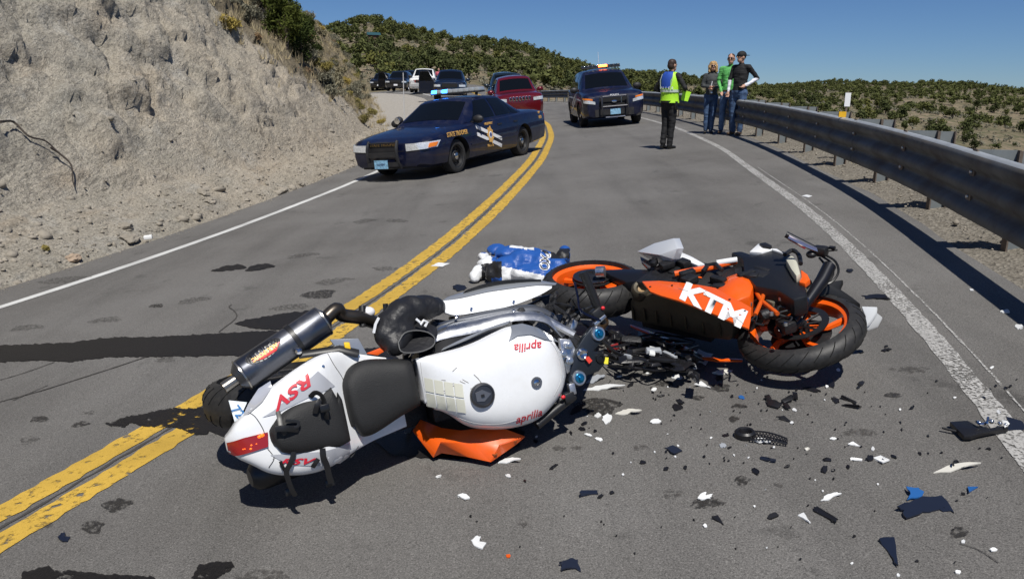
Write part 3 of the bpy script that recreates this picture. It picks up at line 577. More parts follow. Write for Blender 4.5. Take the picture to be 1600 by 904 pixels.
class Car:
    def __init__(s, name, label, mx, st, gh, paint, wb, r, trk, tw=.23, group=None, rim=None, cap=True, simple=False, arch=.065):
        s.t = thing(name, label, 'car', mx, group); s.gh = np.array(gh, float); s.st = np.array(st, float); s.paint = paint
        xs = np.linspace(s.st[0, 0], s.st[-1, 0], 61); xs[1] = s.st[0, 0]-.015; secs = []
        so_ = s.st[np.argsort(s.st[:, 0])]
        for x in xs:
            w, zb, zs, zt = [s.sm(x, k) for k in (1, 2, 3, 4)]; hgt = zs-zb
            h = [(w*.84, zb), (w*.95, zb+.05), (w*.985, zb+.16), (w, zb+hgt*.45), (w*.998, zb+hgt*.62), (w*.985, zs-.10), (w*.955, zs-.03), (w*.90, zs), (w*.70, zs+(zt-zs)*.6), (w*.38, zt-.004), (0, zt)]
            secs.append([V((x, y, z)) for y, z in h]+[V((x, -y, z)) for y, z in h[-2::-1]])
        bo = MB().loft(secs).build('body', [paint, dark_in], None, 38)
        cut = MB()
        for ax_ in (wb/2, -wb/2):
            for sd in (1, -1): cut.lathe([(r+arch, 0), (r+arch, .42)], (ax_, sd*(s.sm(ax_, 1)+.1), r-.01), (0, -sd, 0), 32, caps=True)
        co = cut.build('cut', [dark_in], None); md = bo.modifiers.new('b', 'BOOLEAN'); md.object = co; md.solver = 'EXACT'; md.material_mode = 'TRANSFER'; evalmesh(bo); bpy.data.objects.remove(co); bo.data.set_sharp_from_angle(angle=rad(32)); bo.parent = s.t; s.body = bo
        s.xb = s.gh[:, 0]
        X = np.linspace(s.gh[0, 0], s.gh[-1, 0], 41); secs = []
        for x in X: secs.append([s.side(x, q, 1) for q in (0, .25, .5, .75, .93)]+[s.top(x, q) for q in (.97, .8, .5, .2, -.2, -.5, -.8, -.97)]+[s.side(x, q, -1) for q in (.93, .75, .5, .25, 0)])
        MB().loft(secs, closed=True, caps=True).build('cabin', paint, s.t, 38)
        for ax_ in (wb/2, -wb/2):
            for sd in (1, -1): wheel(s.t, (ax_, sd*(trk/2), r), r, tw, sd, rim or rim_blk, cap, simple)
    def sm(s, x, k): a = s.st[np.argsort(s.st[:, 0])]; return float(np.interp(x, a[:, 0], a[:, k]))
    def ghv(s, x, k): a = s.gh[np.argsort(s.gh[:, 0])]; return float(np.interp(x, a[:, 0], a[:, k]))
    # gh columns: x, y_belt, z_belt, y_roof, z_roofedge, z_roofcentre
    def side(s, x, q, sd): yb, zb, yr, zr = [s.ghv(x, k) for k in (1, 2, 3, 4)]; return V((x, sd*(yb+(yr-yb)*q+.03*math.sin(q*math.pi)), zb+(zr-zb)*q))
    def top(s, x, t): yr, zr, zc = [s.ghv(x, k) for k in (3, 4, 5)]; return V((x, yr*t, zr+(zc-zr)*(1-t*t)))
    def panel(s, name, f, nu, nv, mt, parent=None, off=.006):       # f(u,v)->point; lifted along its normal and given thickness
        gp_ = [[f(u/nu, v/nv) for v in range(nv+1)] for u in range(nu+1)]; fr = []; bk = []
        ctr = V((0, 0, .8))
        for i in range(nu+1):
            for j in range(nv+1):
                a = gp_[min(i+1, nu)][j]-gp_[max(i-1, 0)][j]; b = gp_[i][min(j+1, nv)]-gp_[i][max(j-1, 0)]; n = a.cross(b).normalized()
                if n.dot(gp_[i][j]-ctr) < 0: n = -n
                fr.append(gp_[i][j]+n*off); bk.append(gp_[i][j]-n*.01)
        q = lambda i, j: i*(nv+1)+j; K = len(fr); fs = [(q(i, j), q(i+1, j), q(i+1, j+1), q(i, j+1)) for i in range(nu) for j in range(nv)]
        ring = [q(i, 0) for i in range(nu)]+[q(nu, j) for j in range(nv)]+[q(i, nv) for i in range(nu, 0, -1)]+[q(0, j) for j in range(nv, 0, -1)]
        fs += [(ring[k], ring[(k+1) % len(ring)], ring[(k+1) % len(ring)]+K, ring[k]+K) for k in range(len(ring))]
        return MB().add(fr+bk, fs).build(name, mt, parent or s.t, 50)
    def windscreen(s, x0, x1, t=.90, name='windscreen'): return s.panel(name, lambda u, v: s.top(x0+(x1-x0)*u, -t+2*t*v), 6, 8, glass_m)
    def window(s, b0, b1, t0, t1, sd, q0=.12, q1=.90, nm='window'): return s.panel(nm, lambda u, v: s.side((b0+(b1-b0)*u)*(1-v)+(t0+(t1-t0)*u)*v, q0+(q1-q0)*v, sd), 6, 4, glass_m)
    def face(s, x, y, z, sd): return V((x, sd*(s.halfw(x, z)), z))
    def halfw(s, x, z):
        w, zb, zs = [s.sm(x, k) for k in (1, 2, 3)]; h = zs-zb; return float(np.interp(z, [zb, zb+.05, zb+.16, zb+h*.45, zb+h*.62, zs-.10, zs-.03, zs], [w*.84, w*.95, w*.985, w, w*.998, w*.985, w*.955, w*.9]))
    def fx(s, y, z):                                  # x of the nose at (y, z)
        a, b = float(s.st[0, 0]), 1.0
        if s.halfw(a, min(z, s.sm(a, 3))) >= abs(y): return a
        for _ in range(24):
            m_ = (a+b)/2
            if s.halfw(m_, min(z, s.sm(m_, 3))) >= abs(y): b = m_
            else: a = m_
        return b
    def nose(s, name, y0, y1, z0, z1, mt, off=.012, nu=8, nv=3, dz=0, sd=1, taper=0): return s.panel(name, lambda u, v: (lambda y, z: V((s.fx(y, z), y, z)))(sd*(y0+(y1-y0)*u), z0+dz*u+(z1-z0-taper*u)*v), nu, nv, mt, off=off)
    def sidepatch(s, name, x0, x1, z0, z1, sd, mt, off=.004, nu=4, nv=3, skew=0): return s.panel(name, lambda u, v: (lambda x, z: V((x, sd*s.halfw(x, z), z)))(x0+(x1-x0)*u+skew*v, z0+(z1-z0)*v), nu, nv, mt, off=off)
    def seam(s, pts, sd): MB().tube([V((x, sd*(s.halfw(x, z)+.0), z)) for x, z in pts], .004, 4).build('door_seam', dark_in, s.t)
    def mirror(s, x, z, sd, mt=None, k=1.0):
        w = s.halfw(x, z-.02); mb = MB().sphere((x, sd*(w+.13), z+.05), (.07*k, .12*k, .085*k), 10, 8); mb.box((x, sd*(w+.02), z), (.05, .12, .03)); mb.build('mirror', mt or s.paint, s.t)
    def lightbar(s, x, z, L, seg, lit):
        lb = MB().box((x, 0, z), (.26, L, .035)).build('light_bar', blackp, s.t, bevel=.01)
        for k in range(seg):
            y = (k+.5)/seg*L-L/2; m_ = lit.get(k) or mat('lightbar_clear', (.42,.45,.47), .15, .3, coat=1)
            MB().box((x, y, z+.055), (.24, L/seg*.9, .075), taper=.9).build('light_module', m_, lb, bevel=.012)
        for y in (-L*.38, L*.38): MB().box((x, y, z-.04), (.06, .04, .06)).build('mount', blackp, lb)
sedan_st = [(2.53,.70,.30,.66,.69),(2.51,.80,.27,.70,.73),(2.44,.885,.25,.735,.765),(2.25,.945,.23,.775,.81),(1.9,.975,.22,.83,.87),(1.455,.985,.21,.87,.93),(1.0,.99,.2,.91,.975),(.4,.99,.2,.94,.99),(-1.0,.99,.2,.96,1.0),(-1.7,.98,.21,.97,1.03),(-2.3,.955,.24,.96,1.03),(-2.7,.91,.27,.93,1.0),(-2.83,.85,.30,.88,.94),(-2.88,.72,.34,.80,.86)]
sedan_gh = [(1.02,.80,.90,.78,.93,.97),(.94,.83,.905,.765,.985,1.02),(.30,.865,.92,.615,1.36,1.41),(.16,.868,.925,.60,1.395,1.445),(-.4,.87,.93,.60,1.41,1.46),(-.95,.865,.94,.58,1.385,1.435),(-1.08,.86,.94,.575,1.345,1.395),(-1.72,.83,.95,.70,1.02,1.05),(-1.78,.82,.94,.72,.97,1.0)]
blue_em = mat('blue_light', (.02,.10,.6), .2, em=(.04,.25,1.0), ems=7); red_em = mat('red_light', (.7,.08,.02), .2, em=(1.0,.16,.03), ems=9)
fl_ = V((-1.17, 14.66, 0)); rl_ = V((.14, 17.18, 0)); hd = (fl_-rl_).normalized(); lf = V((-hd.y, hd.x, 0)); c0 = (fl_+rl_)/2-lf*.80; c0.z = g(c0.x, c0.y)
cvic = Car('police_sedan', 'dark blue state trooper sedan with lit roof light bar and push bumper', ground_frame(c0+V((.06, .05, 0)), math.atan2(hd.y, hd.x)) @ M4.Scale(.955, 4), sedan_st, sedan_gh, navy, 2.91, .335, 1.62)
c = cvic; T_ = c.t
c.windscreen(.36, .92, .9); c.windscreen(-1.12, -1.66, .86, 'rear_window')
for sd in (1, -1):
    c.window(.74, -.30, .22, -.30, sd); c.window(-.38, -1.10, -.38, -1.02, sd); c.window(-1.14, -1.48, -1.06, -1.10, sd, .15, .82)
    c.seam([(.78,.90),(.80,.60),(.76,.30)], sd); c.seam([(-.34,.92),(-.34,.60),(-.34,.26)], sd); c.seam([(-1.14,.92),(-1.12,.72),(-1.02,.56)], sd); c.seam([(.76,.27),(-.4,.26),(-.95,.27)], sd)
    for x in (-.20, -.95): c.sidepatch('door_handle', x, x-.16, .80, .83, sd, blackp, .018, 2, 1)
    c.sidepatch('side_moulding', 1.0, -1.0, .50, .53, sd, navy, .012, 8, 1)
    c.mirror(.70, .94, sd, blackp)
    c.nose('headlight', .47, .945, .565, .70, lamp_clear, .014, 10, 3, .03, sd, .02); c.nose('turn_signal', .885, .94, .605, .68, amber, .022, 4, 2, .01, sd)
    c.panel('tail_light', lambda u, v, sd=sd: V((-2.86+.12*u**2+.02*v, sd*(.55+.33*u), .70+.17*v)), 5, 2, redlens, off=.012)
c.panel('grille', lambda u, v: V((2.52-.02*v, -.42+.84*u, .56+.13*v)), 4, 2, dark_in, off=.012)
c.panel('front_bumper', lambda u, v: V((2.535-.11*(2*u-1)**2-.16*abs(2*u-1)**6-.02*(2*v-1)**2, -.90+1.8*u, .33+.20*v)), 16, 4, navy, off=.015)
c.panel('lower_air_dam', lambda u, v: V((2.50-.12*(2*u-1)**2, -.7+1.4*u, .23+.10*v)), 8, 2, blackp, off=.01)
pb = MB()
for sd in (1, -1): pb.tube(crom([(2.58, sd*.34, .26), (2.66, sd*.34, .40), (2.67, sd*.34, .62), (2.60, sd*.33, .77)], 3), .032, 8)
pb.box((2.67, 0, .52), (.05, .70, .09)); pb.box((2.665, 0, .34), (.05, .70, .08)); pb.tube([(2.63, -.33, .74), (2.63, .33, .74)], .016, 8); pb.box((2.6, 0, .64), (.015, .66, .15))
pbo = pb.build('push_bumper', blackp, T_)
text('STATE TROOPER', .085, frame(V((2.612, 0, .705)), (0, 1, 0), (1, 0, .15)), gold, pbo, bold=.002, sx=.95)
MB().box((2.70, -.03, .345), (.012, .31, .16)).build('licence_plate', plate_m, T_); text('65484', .07, frame(V((2.708, -.03, .345)), (0, 1, 0), (1, 0, 0)), mat('plate_ink', (.03,.05,.12), .6), T_)
# light bar, spotlight, decals
c.lightbar(-.28, 1.525, 1.25, 9, {8: None, 1: blue_em, 3: blue_em} if False else {0: blue_em, 2: blue_em})
sp_ = MB().sphere((.80, -.86, 1.06), (.09, .085, .085), 12, 8).build('spotlight', blackp, T_); MB().lathe([(.075,0),(.07,.02),(0,.03)], (.87, -.86, 1.06), (1, 0, 0), 14).build('spotlight_lens', chrome, sp_); MB().tube([(.80,-.86,1.06),(.72,-.80,1.02)], .015, 6).build('spotlight_arm', chrome, sp_)
def side_mx(x, z, off=.010): return frame(V((x, c.halfw(x, z)+off, z)), (-1, 0, 0), (0, 1, .08))
text('STATE TROOPER', .125, side_mx(1.47, .775, .012), gold, T_, sx=.82, bold=.003)
for dx in (0, 1):
    c.sidepatch('white_stripe', .62-.0, .57, .77-.17*dx, .85-.17*dx, 1, whited, .006, 1, 2) if False else None
for dz in (0, -.15): c.panel('white_stripe', lambda u, v, dz=dz: (lambda x, z: V((x, c.halfw(x, z), z)))(.72-1.02*u, .80+dz-.34*u+.075*v), 24, 3, whited, off=.012)
em = MB().prism([(.135*math.cos(a)*(1 if k % 2 else .72), .19*math.sin(a)*(1 if k % 2 else .78)) for k, a in enumerate([math.pi*2*q/14 for q in range(14)])], .008, side_mx(.20, .63, .010)).build('door_emblem', gold, T_)
MB().lathe([(.07,.012),(.06,.014),(0,.014)], V((.20, c.halfw(.2, .63)+.008, .63)), (0, 1, .05), 20).build('emblem_disc', whited, em); MB().lathe([(.045,.016),(0,.018)], V((.20, c.halfw(.2, .63)+.008, .63)), (0, 1, .05), 16).build('emblem_seal', mat('seal_blue', (.03,.05,.2), .5), em)
text('HIGHWAY', .075, side_mx(.20, .86), gold, T_, sx=.95, bold=.002); text('PATROL', .075, side_mx(.20, .41), gold, T_, sx=.95, bold=.002)
text('1818', .10, side_mx(-2.38, .80), gold, T_, sx=.8, bold=.002); text('NHP', .07, side_mx(-2.38, .91), gold, T_, sx=.8, bold=.002)
# ---------------- SUVs
suv_st = [(2.50,.78,.34,.86,.92),(2.47,.86,.29,.93,.99),(2.38,.925,.27,.99,1.05),(2.1,.97,.25,1.02,1.09),(1.43,.99,.24,1.06,1.14),(1.0,1.0,.24,1.08,1.16),(0,1.0,.24,1.10,1.17),(-1.43,1.0,.25,1.12,1.18),(-2.2,.97,.28,1.12,1.18),(-2.45,.92,.32,1.10,1.15),(-2.5,.84,.36,1.05,1.1)]
suv_gh = [(1.20,.82,1.03,.79,1.07,1.12),(1.10,.86,1.04,.775,1.13,1.17),(.38,.90,1.07,.66,1.62,1.67),(.20,.905,1.075,.645,1.68,1.74),(-.8,.91,1.09,.65,1.71,1.79),(-1.9,.89,1.10,.62,1.68,1.755),(-2.15,.88,1.10,.61,1.60,1.66),(-2.46,.86,1.10,.70,1.14,1.16)]
def suv(name, label, loc, ang, paint, group=None, kz=1.0, ky=1.0, simple=False, rim=None, cap=False, r=.37, st=suv_st, gh=suv_gh, wb=2.86, lamps=True, win=True):
    st = [(a, b*ky, c_*kz, d*kz, e*kz) for a, b, c_, d, e in st]; gh = [(a, b*ky, c_*kz, d*ky, e*kz, f*kz) for a, b, c_, d, e, f in gh]
    c = Car(name, label, ground_frame(loc, ang, loc.y < 34), st, gh, paint, wb, r, 1.70*ky, .24, group, rim, cap, simple)
    c.windscreen(.44, 1.06)
    if win:
        for sd in (1, -1): c.window(.86, -.12, .40, -.12, sd); c.window(-.2, -1.15, -.2, -1.12, sd); c.window(-1.25, -2.1, -1.25, -1.95, sd)
        c.windscreen(-2.18, -2.42, .85, 'rear_window')
    for sd in (1, -1): c.mirror(.82, 1.10*kz, sd, blackp if paint is navy else paint, 1.15)
    return c
pS = P(957, 197.5); sv = suv('police_suv', 'dark blue police sport utility vehicle with lit red roof light beside the guardrail', pS+V((.02, 2.45, 0)), math.atan2(-1, .10), navy, cap=True)
sv.t.matrix_world = ground_frame(V((pS.x+.0, pS.y+2.45, g(pS.x, pS.y+2.45))), math.atan2(-1, .03))
c = sv; T_ = c.t
for sd in (1, -1):
    c.nose('headlight', .58, .92, .70, .78, lamp_clear, .014, 8, 3, .06, sd, -.05); c.nose('turn_signal', .66, .93, .82, .87, amber, .02, 6, 2, .04, sd)
    c.panel('tail_light', lambda u, v, sd=sd: V((-2.47, sd*(.66+.2*u), .85+.22*v)), 2, 2, redlens, off=.03)
    for dz in (0, -.16): c.panel('white_stripe', lambda u, v, dz=dz, sd=sd: (lambda x, z: V((x, sd*c.halfw(x, z), z)))(.80-1.1*u, .98+dz-.36*u+.08*v), 24, 3, whited, off=.012)
    for x in (-.05, -1.0): c.sidepatch('door_handle', x, x-.17, .93, .97, sd, blackp, .02, 2, 1)
    c.seam([(.95,1.0),(.95,.4)], sd); c.seam([(-.16,1.0),(-.16,.35)], sd)
c.panel('grille', lambda u, v: V((2.50-.03*v, -.46+.92*u, .62+.26*v)), 4, 3, dark_in, off=.035); c.panel('lower_intake', lambda u, v: V((2.50, -.6+1.2*u, .32+.22*v)), 4, 3, blackp, off=.02)
pb = MB()
for sd in (1, -1): pb.tube(crom([(2.60, sd*.40, .34), (2.70, sd*.40, .45), (2.70, sd*.40, .80), (2.62, sd*.39, .95)], 3), .028, 8)
pb.tube([(2.69, -.4, .62), (2.69, .4, .62)], .025, 8); pb.tube([(2.63, -.38, .92), (2.63, .38, .92)], .016, 8); pbo = pb.build('push_bumper', mat('bumper_steel', (.10,.10,.11), .35, .8), T_)
MB().box((2.71, .0, .46), (.012, .31, .16)).build('licence_plate', plate_m, T_); MB().tube([(2.66, -.3, .30), (2.66, .3, .30)], .018, 6).build('skid_bar', alloy, T_)
MB().sphere((2.56, 0, .76), (.015, .085, .04), 14, 6).build('badge', chrome, T_); text('POLICE', .07, frame(V((2.655, 0, .955)), (0, 1, 0), (1, 0, .3)), whited, T_, sx=1.2)
MB().box((2.665, .20, .80), (.01, .028, .16)).build('chrome_glint_bar', chrome, T_)
lbd = mat('lightbar_dark', (.02,.022,.026), .2, 0, coat=.6); c.lightbar(-.1, 1.805, 1.30, 9, {k_: (red_em if k_ in (4, 5) else lbd) for k_ in range(9)}); MB().tube([(-1.2, .1, 1.78), (-1.2, .1, 2.35)], .006, 5).build('antenna', whited, T_); MB().box((.86, .25, 1.20), (.02, .22, .03)).build('dash_papers', whited, T_)
redp = mat('red_paint', (.11, .004, .008), .28, .2, coat=.7); bluegr = mat('dark_teal_paint', (.012,.022,.028), .3, .3, coat=1); blk_paint = mat('black_paint', (.006,.006,.008), .25, .1, coat=1); dkbl = mat('dark_blue_paint', (.006,.012,.03), .3, .2, coat=1); whitep = mat('white_car_paint', (.72,.72,.70), .35, coat=.8); maroon = mat('maroon_paint', (.20,.025,.02), .35, coat=.6)
pj = V((.10, 33.0, g(.10, 33.0))); c = suv('red_suv', 'bright red sport utility vehicle with chrome slotted grille behind the trooper sedan', pj, math.atan2(-1, .09), redp, ky=.97, rim=alloy); T_ = c.t
for sd in (1, -1): c.nose('headlight', .52, .9, .76, .88, lamp_clear, .014, 8, 2, .02, sd); c.panel('fog_light', lambda u, v, sd=sd: V((2.46-.06*u, sd*(.55+.18*u), .45+.08*v)), 3, 2, lamp_clear, off=.03)
for k in range(7): y = (k-3)*.125; MB().box((2.50-abs(k-3)*.008, y, .86), (.05, .085, .15)).build('grille_slot', chrome, T_, bevel=.01); MB().box((2.512-abs(k-3)*.008, y, .86), (.05, .05, .115)).build('grille_opening', dark_in, T_)
c.panel('lower_bumper', lambda u, v: V((2.50-.1*(2*u-1)**2, -.8+1.6*u, .32+.12*v)), 8, 2, blackp, off=.02)
p2 = V((-.35, 39.5, g(-.35, 39.5))); c = suv('teal_suv', 'large dark teal sport utility vehicle behind the red one', p2, math.atan2(-1, .07), bluegr, kz=1.10, rim=alloy)
for sd in (1, -1): c.nose('headlight', .52, .9, .8, .93, lamp_clear, .014, 8, 2, 0, sd)
def front_lamps(c, kz=1.0, mt=lamp_clear):
    for sd in (1, -1): c.nose('headlight', .54, .9, .72*kz, .84*kz, mt, .014, 6, 2, 0, sd)
    c.panel('grille', lambda u, v: V((2.50-.02*v, -.45+.9*u, (.70+.2*v)*kz)), 3, 2, dark_in, off=.03); MB().box((2.55, 0, .52*kz), (.03, .32, .14)).build('licence_plate', whited, c.t)
def open_door(c, sd, paint, z0=.35, z1=1.06, zt=1.62, L=1.05):
    ang = rad(62); d = V((-math.cos(ang), sd*math.sin(ang), 0)); h = V((.92, sd*.97, 0)); mb = MB(); n = V((-d.y, d.x, 0))*.04
    q = lambda a, z: h+d*a+V((0, 0, z)); mb.loft([[q(0, z0)+n, q(L, z0)+n, q(L, z1)+n, q(0, z1)+n], [q(0, z0)-n, q(L, z0)-n, q(L, z1)-n, q(0, z1)-n]])
    do = mb.build('open_door', paint, c.t); MB().tube([q(.02, z1), q(.38, zt), q(L-.05, zt), q(L, z1)], .03, 6).build('window_frame', paint, do)
    n2 = n*.2; MB().loft([[q(.06, z1)+n2, q(L-.04, z1)+n2, q(L-.08, zt-.02)+n2, q(.40, zt-.02)+n2], [q(.06, z1)-n2, q(L-.04, z1)-n2, q(L-.08, zt-.02)-n2, q(.40, zt-.02)-n2]]).build('window', glass_m, do)
p3 = PD(700, 160, 46); p3 = V((p3.x, 48.3, g(p3.x, 48.3))); c = suv('dark_suv', 'dark blue sport utility vehicle with a front door open above the trooper sedan roof', p3, math.atan2(-1, .05), dkbl, simple=True); front_lamps(c); open_door(c, -1, dkbl)
pick_gh = [(1.20,.82,1.05,.79,1.09,1.14),(1.10,.86,1.06,.775,1.15,1.19),(.48,.90,1.09,.66,1.66,1.71),(.35,.905,1.10,.655,1.71,1.76),(-.25,.91,1.10,.65,1.71,1.77),(-.42,.91,1.10,.66,1.66,1.70),(-.55,.90,1.10,.72,1.16,1.18)]
p4 = PD(659, 147, 58); p4 = V((p4.x, 60.3, g(p4.x, 60.3))); c = Car('white_pickup', 'white pickup truck with a red band across its front parked on the turnout', ground_frame(p4, math.atan2(-1, .02), False), suv_st, pick_gh, whitep, 2.86, .38, 1.70, .24, None, alloy, False, True); c.windscreen(.50, 1.06)
for sd in (1, -1): c.window(.86, -.30, .52, -.28, sd); c.mirror(.85, 1.12, sd, blackp, 1.2); c.sidepatch('red_band', 2.1, -2.2, .62, .86, sd, maroon, .006, 10, 2)
c.panel('red_band', lambda u, v: V((2.49-.03*(2*u-1)**2, -.78+1.56*u, .70+.18*v)), 8, 2, maroon, off=.03); c.panel('bumper', lambda u, v: V((2.55-.05*(2*u-1)**2, -.9+1.8*u, .42+.2*v)), 8, 2, mat('pale_chrome', (.6,.6,.6), .3, .5), off=.03); front_lamps(c, 1.0)
c.panel('cargo_bed', lambda u, v: V((-.7-1.65*u, -.8+1.6*v, 1.19)), 2, 2, dark_in, off=.01)
p5 = PD(620, 144, 69); p5 = V((p5.x, 71.3, g(p5.x, 71.3))); c = suv('black_suv', 'black sport utility vehicle with an open door at the far end of the turnout', p5, math.atan2(-1, -.02), blk_paint, simple=True, rim=alloy); front_lamps(c); open_door(c, -1, blk_paint)
for i, (px_, dep, pt, lab) in enumerate(((641, 82, dkbl, 'dark blue vehicle half hidden between the black one and the white pickup'), (598, 86, blk_paint, 'dark vehicle farthest back beside the rock slope'))):
    q = PD(px_, 140, dep); q = V((q.x, dep, g(q.x, dep))); c = suv('parked_suv', lab, q, math.atan2(-1, 0), pt, simple=True, rim=alloy, kz=1.06); front_lamps(c, 1.06)
# ---------------------------------------------------------------- people
def remesh(mb, name, mats, parent, voxel, smooth_it=6, rule=None, disp=None):
    o = mb.build(name, mats, None, 0); md = o.modifiers.new('r', 'REMESH'); md.mode = 'VOXEL'; md.voxel_size = voxel
    if smooth_it: sm = o.modifiers.new('s', 'SMOOTH'); sm.factor = .5; sm.iterations = smooth_it
    evalmesh(o); me = o.data
    if disp:
        nv_ = len(me.vertices); no = np.empty(nv_*3, np.float32); me.vertex_normals.foreach_get('vector', no); co_ = np.empty(nv_*3, np.float32); me.vertices.foreach_get('co', co_); co_ = co_.reshape(-1, 3); dv_ = np.array([disp(V(c)) for c in co_], np.float32); me.vertices.foreach_set('co', (co_+no.reshape(-1, 3)*dv_[:, None]).ravel()); me.update()
    if not me.materials:
        for m_ in (mats if isinstance(mats, (list, tuple)) else [mats]): me.materials.append(m_)
    if rule:
        C = np.empty(len(me.polygons)*3); me.polygons.foreach_get('center', C); me.polygons.foreach_set('material_index', rule(C.reshape(-1, 3)))
    me.shade_smooth(); o.parent = parent; return o
def cap_dist(p, a, b, ra, rb):
    ab = b-a; t = max(0, min(1, (p-a).dot(ab)/max(ab.length_squared, 1e-9))); return (p-(a+ab*t)).length-(ra+(rb-ra)*t)
SKIN = mat('skin', (.46, .26, .18), .55, var=.1, vscale=20)
def person(label, loc, rz, H, J, cols, belly=1.0, wide=1.0):
    """J: joint positions (metres at 1.78 m height; x left of the person, y forward, z up)"""
    k = H/1.78; root_ = thing('person', label, 'person', M4.Translation(loc) @ M4.Rotation(rz, 4, 'Z') @ M4.Scale(k, 4))
    d = dict(hl=(.095,0,.93), hr=(-.095,0,.93), kl=(.11,.02,.50), kr=(-.11,.02,.50), al=(.12,-.02,.085), ar=(-.12,-.02,.085), fl=(.02,.13), fr=(-.02,.13), waist=(0,0,1.06), chest=(0,-.01,1.30), sl=(.19,-.01,1.45), sr=(-.19,-.01,1.45), el=(.26,-.03,1.17), er=(-.26,-.03,1.17), wl=(.25,.06,.93), wr=(-.25,.06,.93), head=(0,.02,1.655), look=(0,1,0))
    d.update(J); j = {a: V(b) if len(b) == 3 else V((b[0], b[1], 0)) for a, b in d.items()}; prim = []; mb = MB()
    def cap(a, b, ra, rb, tg, n=10):
        a, b = V(a), V(b); prim.append((a, b, ra, rb, tg)); ax = (b-a).normalized(); mb.tube([a-ax*ra*.85, a-ax*ra*.5, a, b, b+ax*rb*.5, b+ax*rb*.85], [ra*.5, ra*.87, ra, rb, rb*.87, rb*.5], n)
    def ell(c, r, tg): prim.append((V(c), V(c)+V((0, 0, .001)), min(r), min(r), tg)); mb.sphere(c, r, 14, 10)
    for s in 'lr':
        h, kn, an = j['h'+s], j['k'+s], j['a'+s]; ft = j['f'+s]
        cap(h, kn, .100*wide, .074, 'pants'); cap(kn, an+V((0, 0, .03)), .073, .062, 'pants'); cap(an+V((0, -.02, -.035)), V((an.x+ft.x, an.y+ft.y, .035)), .045, .038, 'shoe'); cap(an+V((0, 0, .03)), an+V((0, -.02, -.03)), .045, .045, 'shoe')
        sh, e, w = j['s'+s], j['e'+s], j['w'+s]; cap(sh, e, .062, .047, 'shirt' if cols.get('short') else 'sleeve'); cap(e, w, .047, .034, 'sleeve'); hd_ = (w-e).normalized(); side_ = hd_.cross(V((0, 0, 1))); side_ = side_.normalized() if side_.length > .1 else V((1, 0, 0)); pal = hd_.cross(side_)
        hand = j.get('hand'+s); hd2 = (hand-w).normalized() if hand is not None else hd_; cap(w, w+hd2*.07, .028, .036, 'skin', 8)
        for q in range(4): b0 = w+hd2*.085+side_*(q-1.5)*.021; b1 = b0+hd2*.035-pal*.008; cap(b0, b1, .0095, .009, 'skin', 6); cap(b1, b1+hd2*.022-pal*.022, .009, .008, 'skin', 6)
        cap(w+hd2*.04+side_*.035, w+hd2*.085+side_*.055-pal*.02, .011, .009, 'skin', 6)
    pel = (j['hl']+j['hr'])/2; wv, cv_ = j['waist'], j['chest']; tor = []
    for zz, rx, ry, cc in ((.80,.10,.085,pel),(.86,.15,.115,pel),(.93,.168,.125,pel),(1.03,.160,.118*belly,wv),(1.14,.160,.122*belly,(wv+cv_)/2),(1.26,.176,.130,cv_),(1.36,.186,.126,cv_),(1.43,.180,.105,cv_),(1.49,.115,.075,cv_),(1.52,.07,.06,cv_)): tor.append([V((cc.x+rx*wide*math.cos(q), cc.y+ry*math.sin(q), zz)) for q in [2*math.pi*i/20 for i in range(20)]])
    mb.loft(tor); prim.append((pel+V((0,0,-.02)), pel+V((0,0,.0)), .14, .14, 'pants')); prim.append((wv+V((0,0,-.04)), cv_+V((0,0,.1)), .15, .16, 'shirt')); cap(j['sl']+V((-.03, 0, 0)), j['sr']+V((.03, 0, 0)), .064, .064, 'shirt')
    nk = (j['sl']+j['sr'])/2; cap(nk+V((0, 0, .02)), j['head']+V((0, -.01, -.06)), .055, .052, 'skin'); hc = j['head']; lk = V((j['look'].x, j['look'].y, 0)).normalized(); rt = lk.cross(V((0, 0, 1)))
    Rh = M4((rt, lk, V((0, 0, 1)))).transposed(); mb.sphere(hc+V((0, 0, .02)), (.076, .096, .108), 14, 10, Rh); prim.append((hc, hc+V((0, 0, .04)), .085, .085, 'skin')); mb.sphere(hc+lk*.03+V((0, 0, -.055)), (.058, .066, .062), 12, 8, Rh); prim.append((hc+lk*.03+V((0,0,-.05)), hc+lk*.03+V((0,0,-.04)), .06, .06, 'skin'))
    mb.tube([hc+lk*.092+V((0, 0, .03)), hc+lk*.112+V((0, 0, -.012)), hc+lk*.09+V((0, 0, -.022))], [.008, .016, .010], 6)
    for s in (1, -1): mb.sphere(hc+rt*s*.078+V((0, 0, .0)), (.014, .022, .034), 8, 6, Rh)
    order = ['pants', 'shirt', 'sleeve', 'skin', 'shoe']; ms = [cols.get(q, SKIN) if q != 'sleeve' else cols.get('sleeve', cols['shirt']) for q in order]
    pa, pb_ = np.array([q[0] for q in prim]), np.array([q[1] for q in prim]); pr = np.array([(q[2], q[3]) for q in prim]); pt = np.array([order.index(q[4]) for q in prim])
    def rule(C):
        ab = pb_-pa; t = np.clip(((C[:, None]-pa)*ab).sum(-1)/np.maximum((ab*ab).sum(-1), 1e-9), 0, 1); d_ = np.linalg.norm(C[:, None]-pa-ab*t[..., None], axis=-1)-(pr[:, 0]+(pr[:, 1]-pr[:, 0])*t); return pt[d_.argmin(1)].astype(np.int32)
    body = remesh(mb, 'body', ms, root_, .011, 4, rule, lambda p: 0 if p.z > 1.5 else .009*mn.noise(V((p.x*10, p.y*10, p.z*16)))+.010*abs(mn.noise(V((p.x*5, p.y*5, p.z*24+3))))-.003)
    for s in (1, -1): MB().sphere(hc+rt*s*.032+lk*.088+V((0, 0, .022)), (.012, .008, .008), 8, 6).build('eye', mat('eye_dark', (.02, .015, .012), .3), root_)
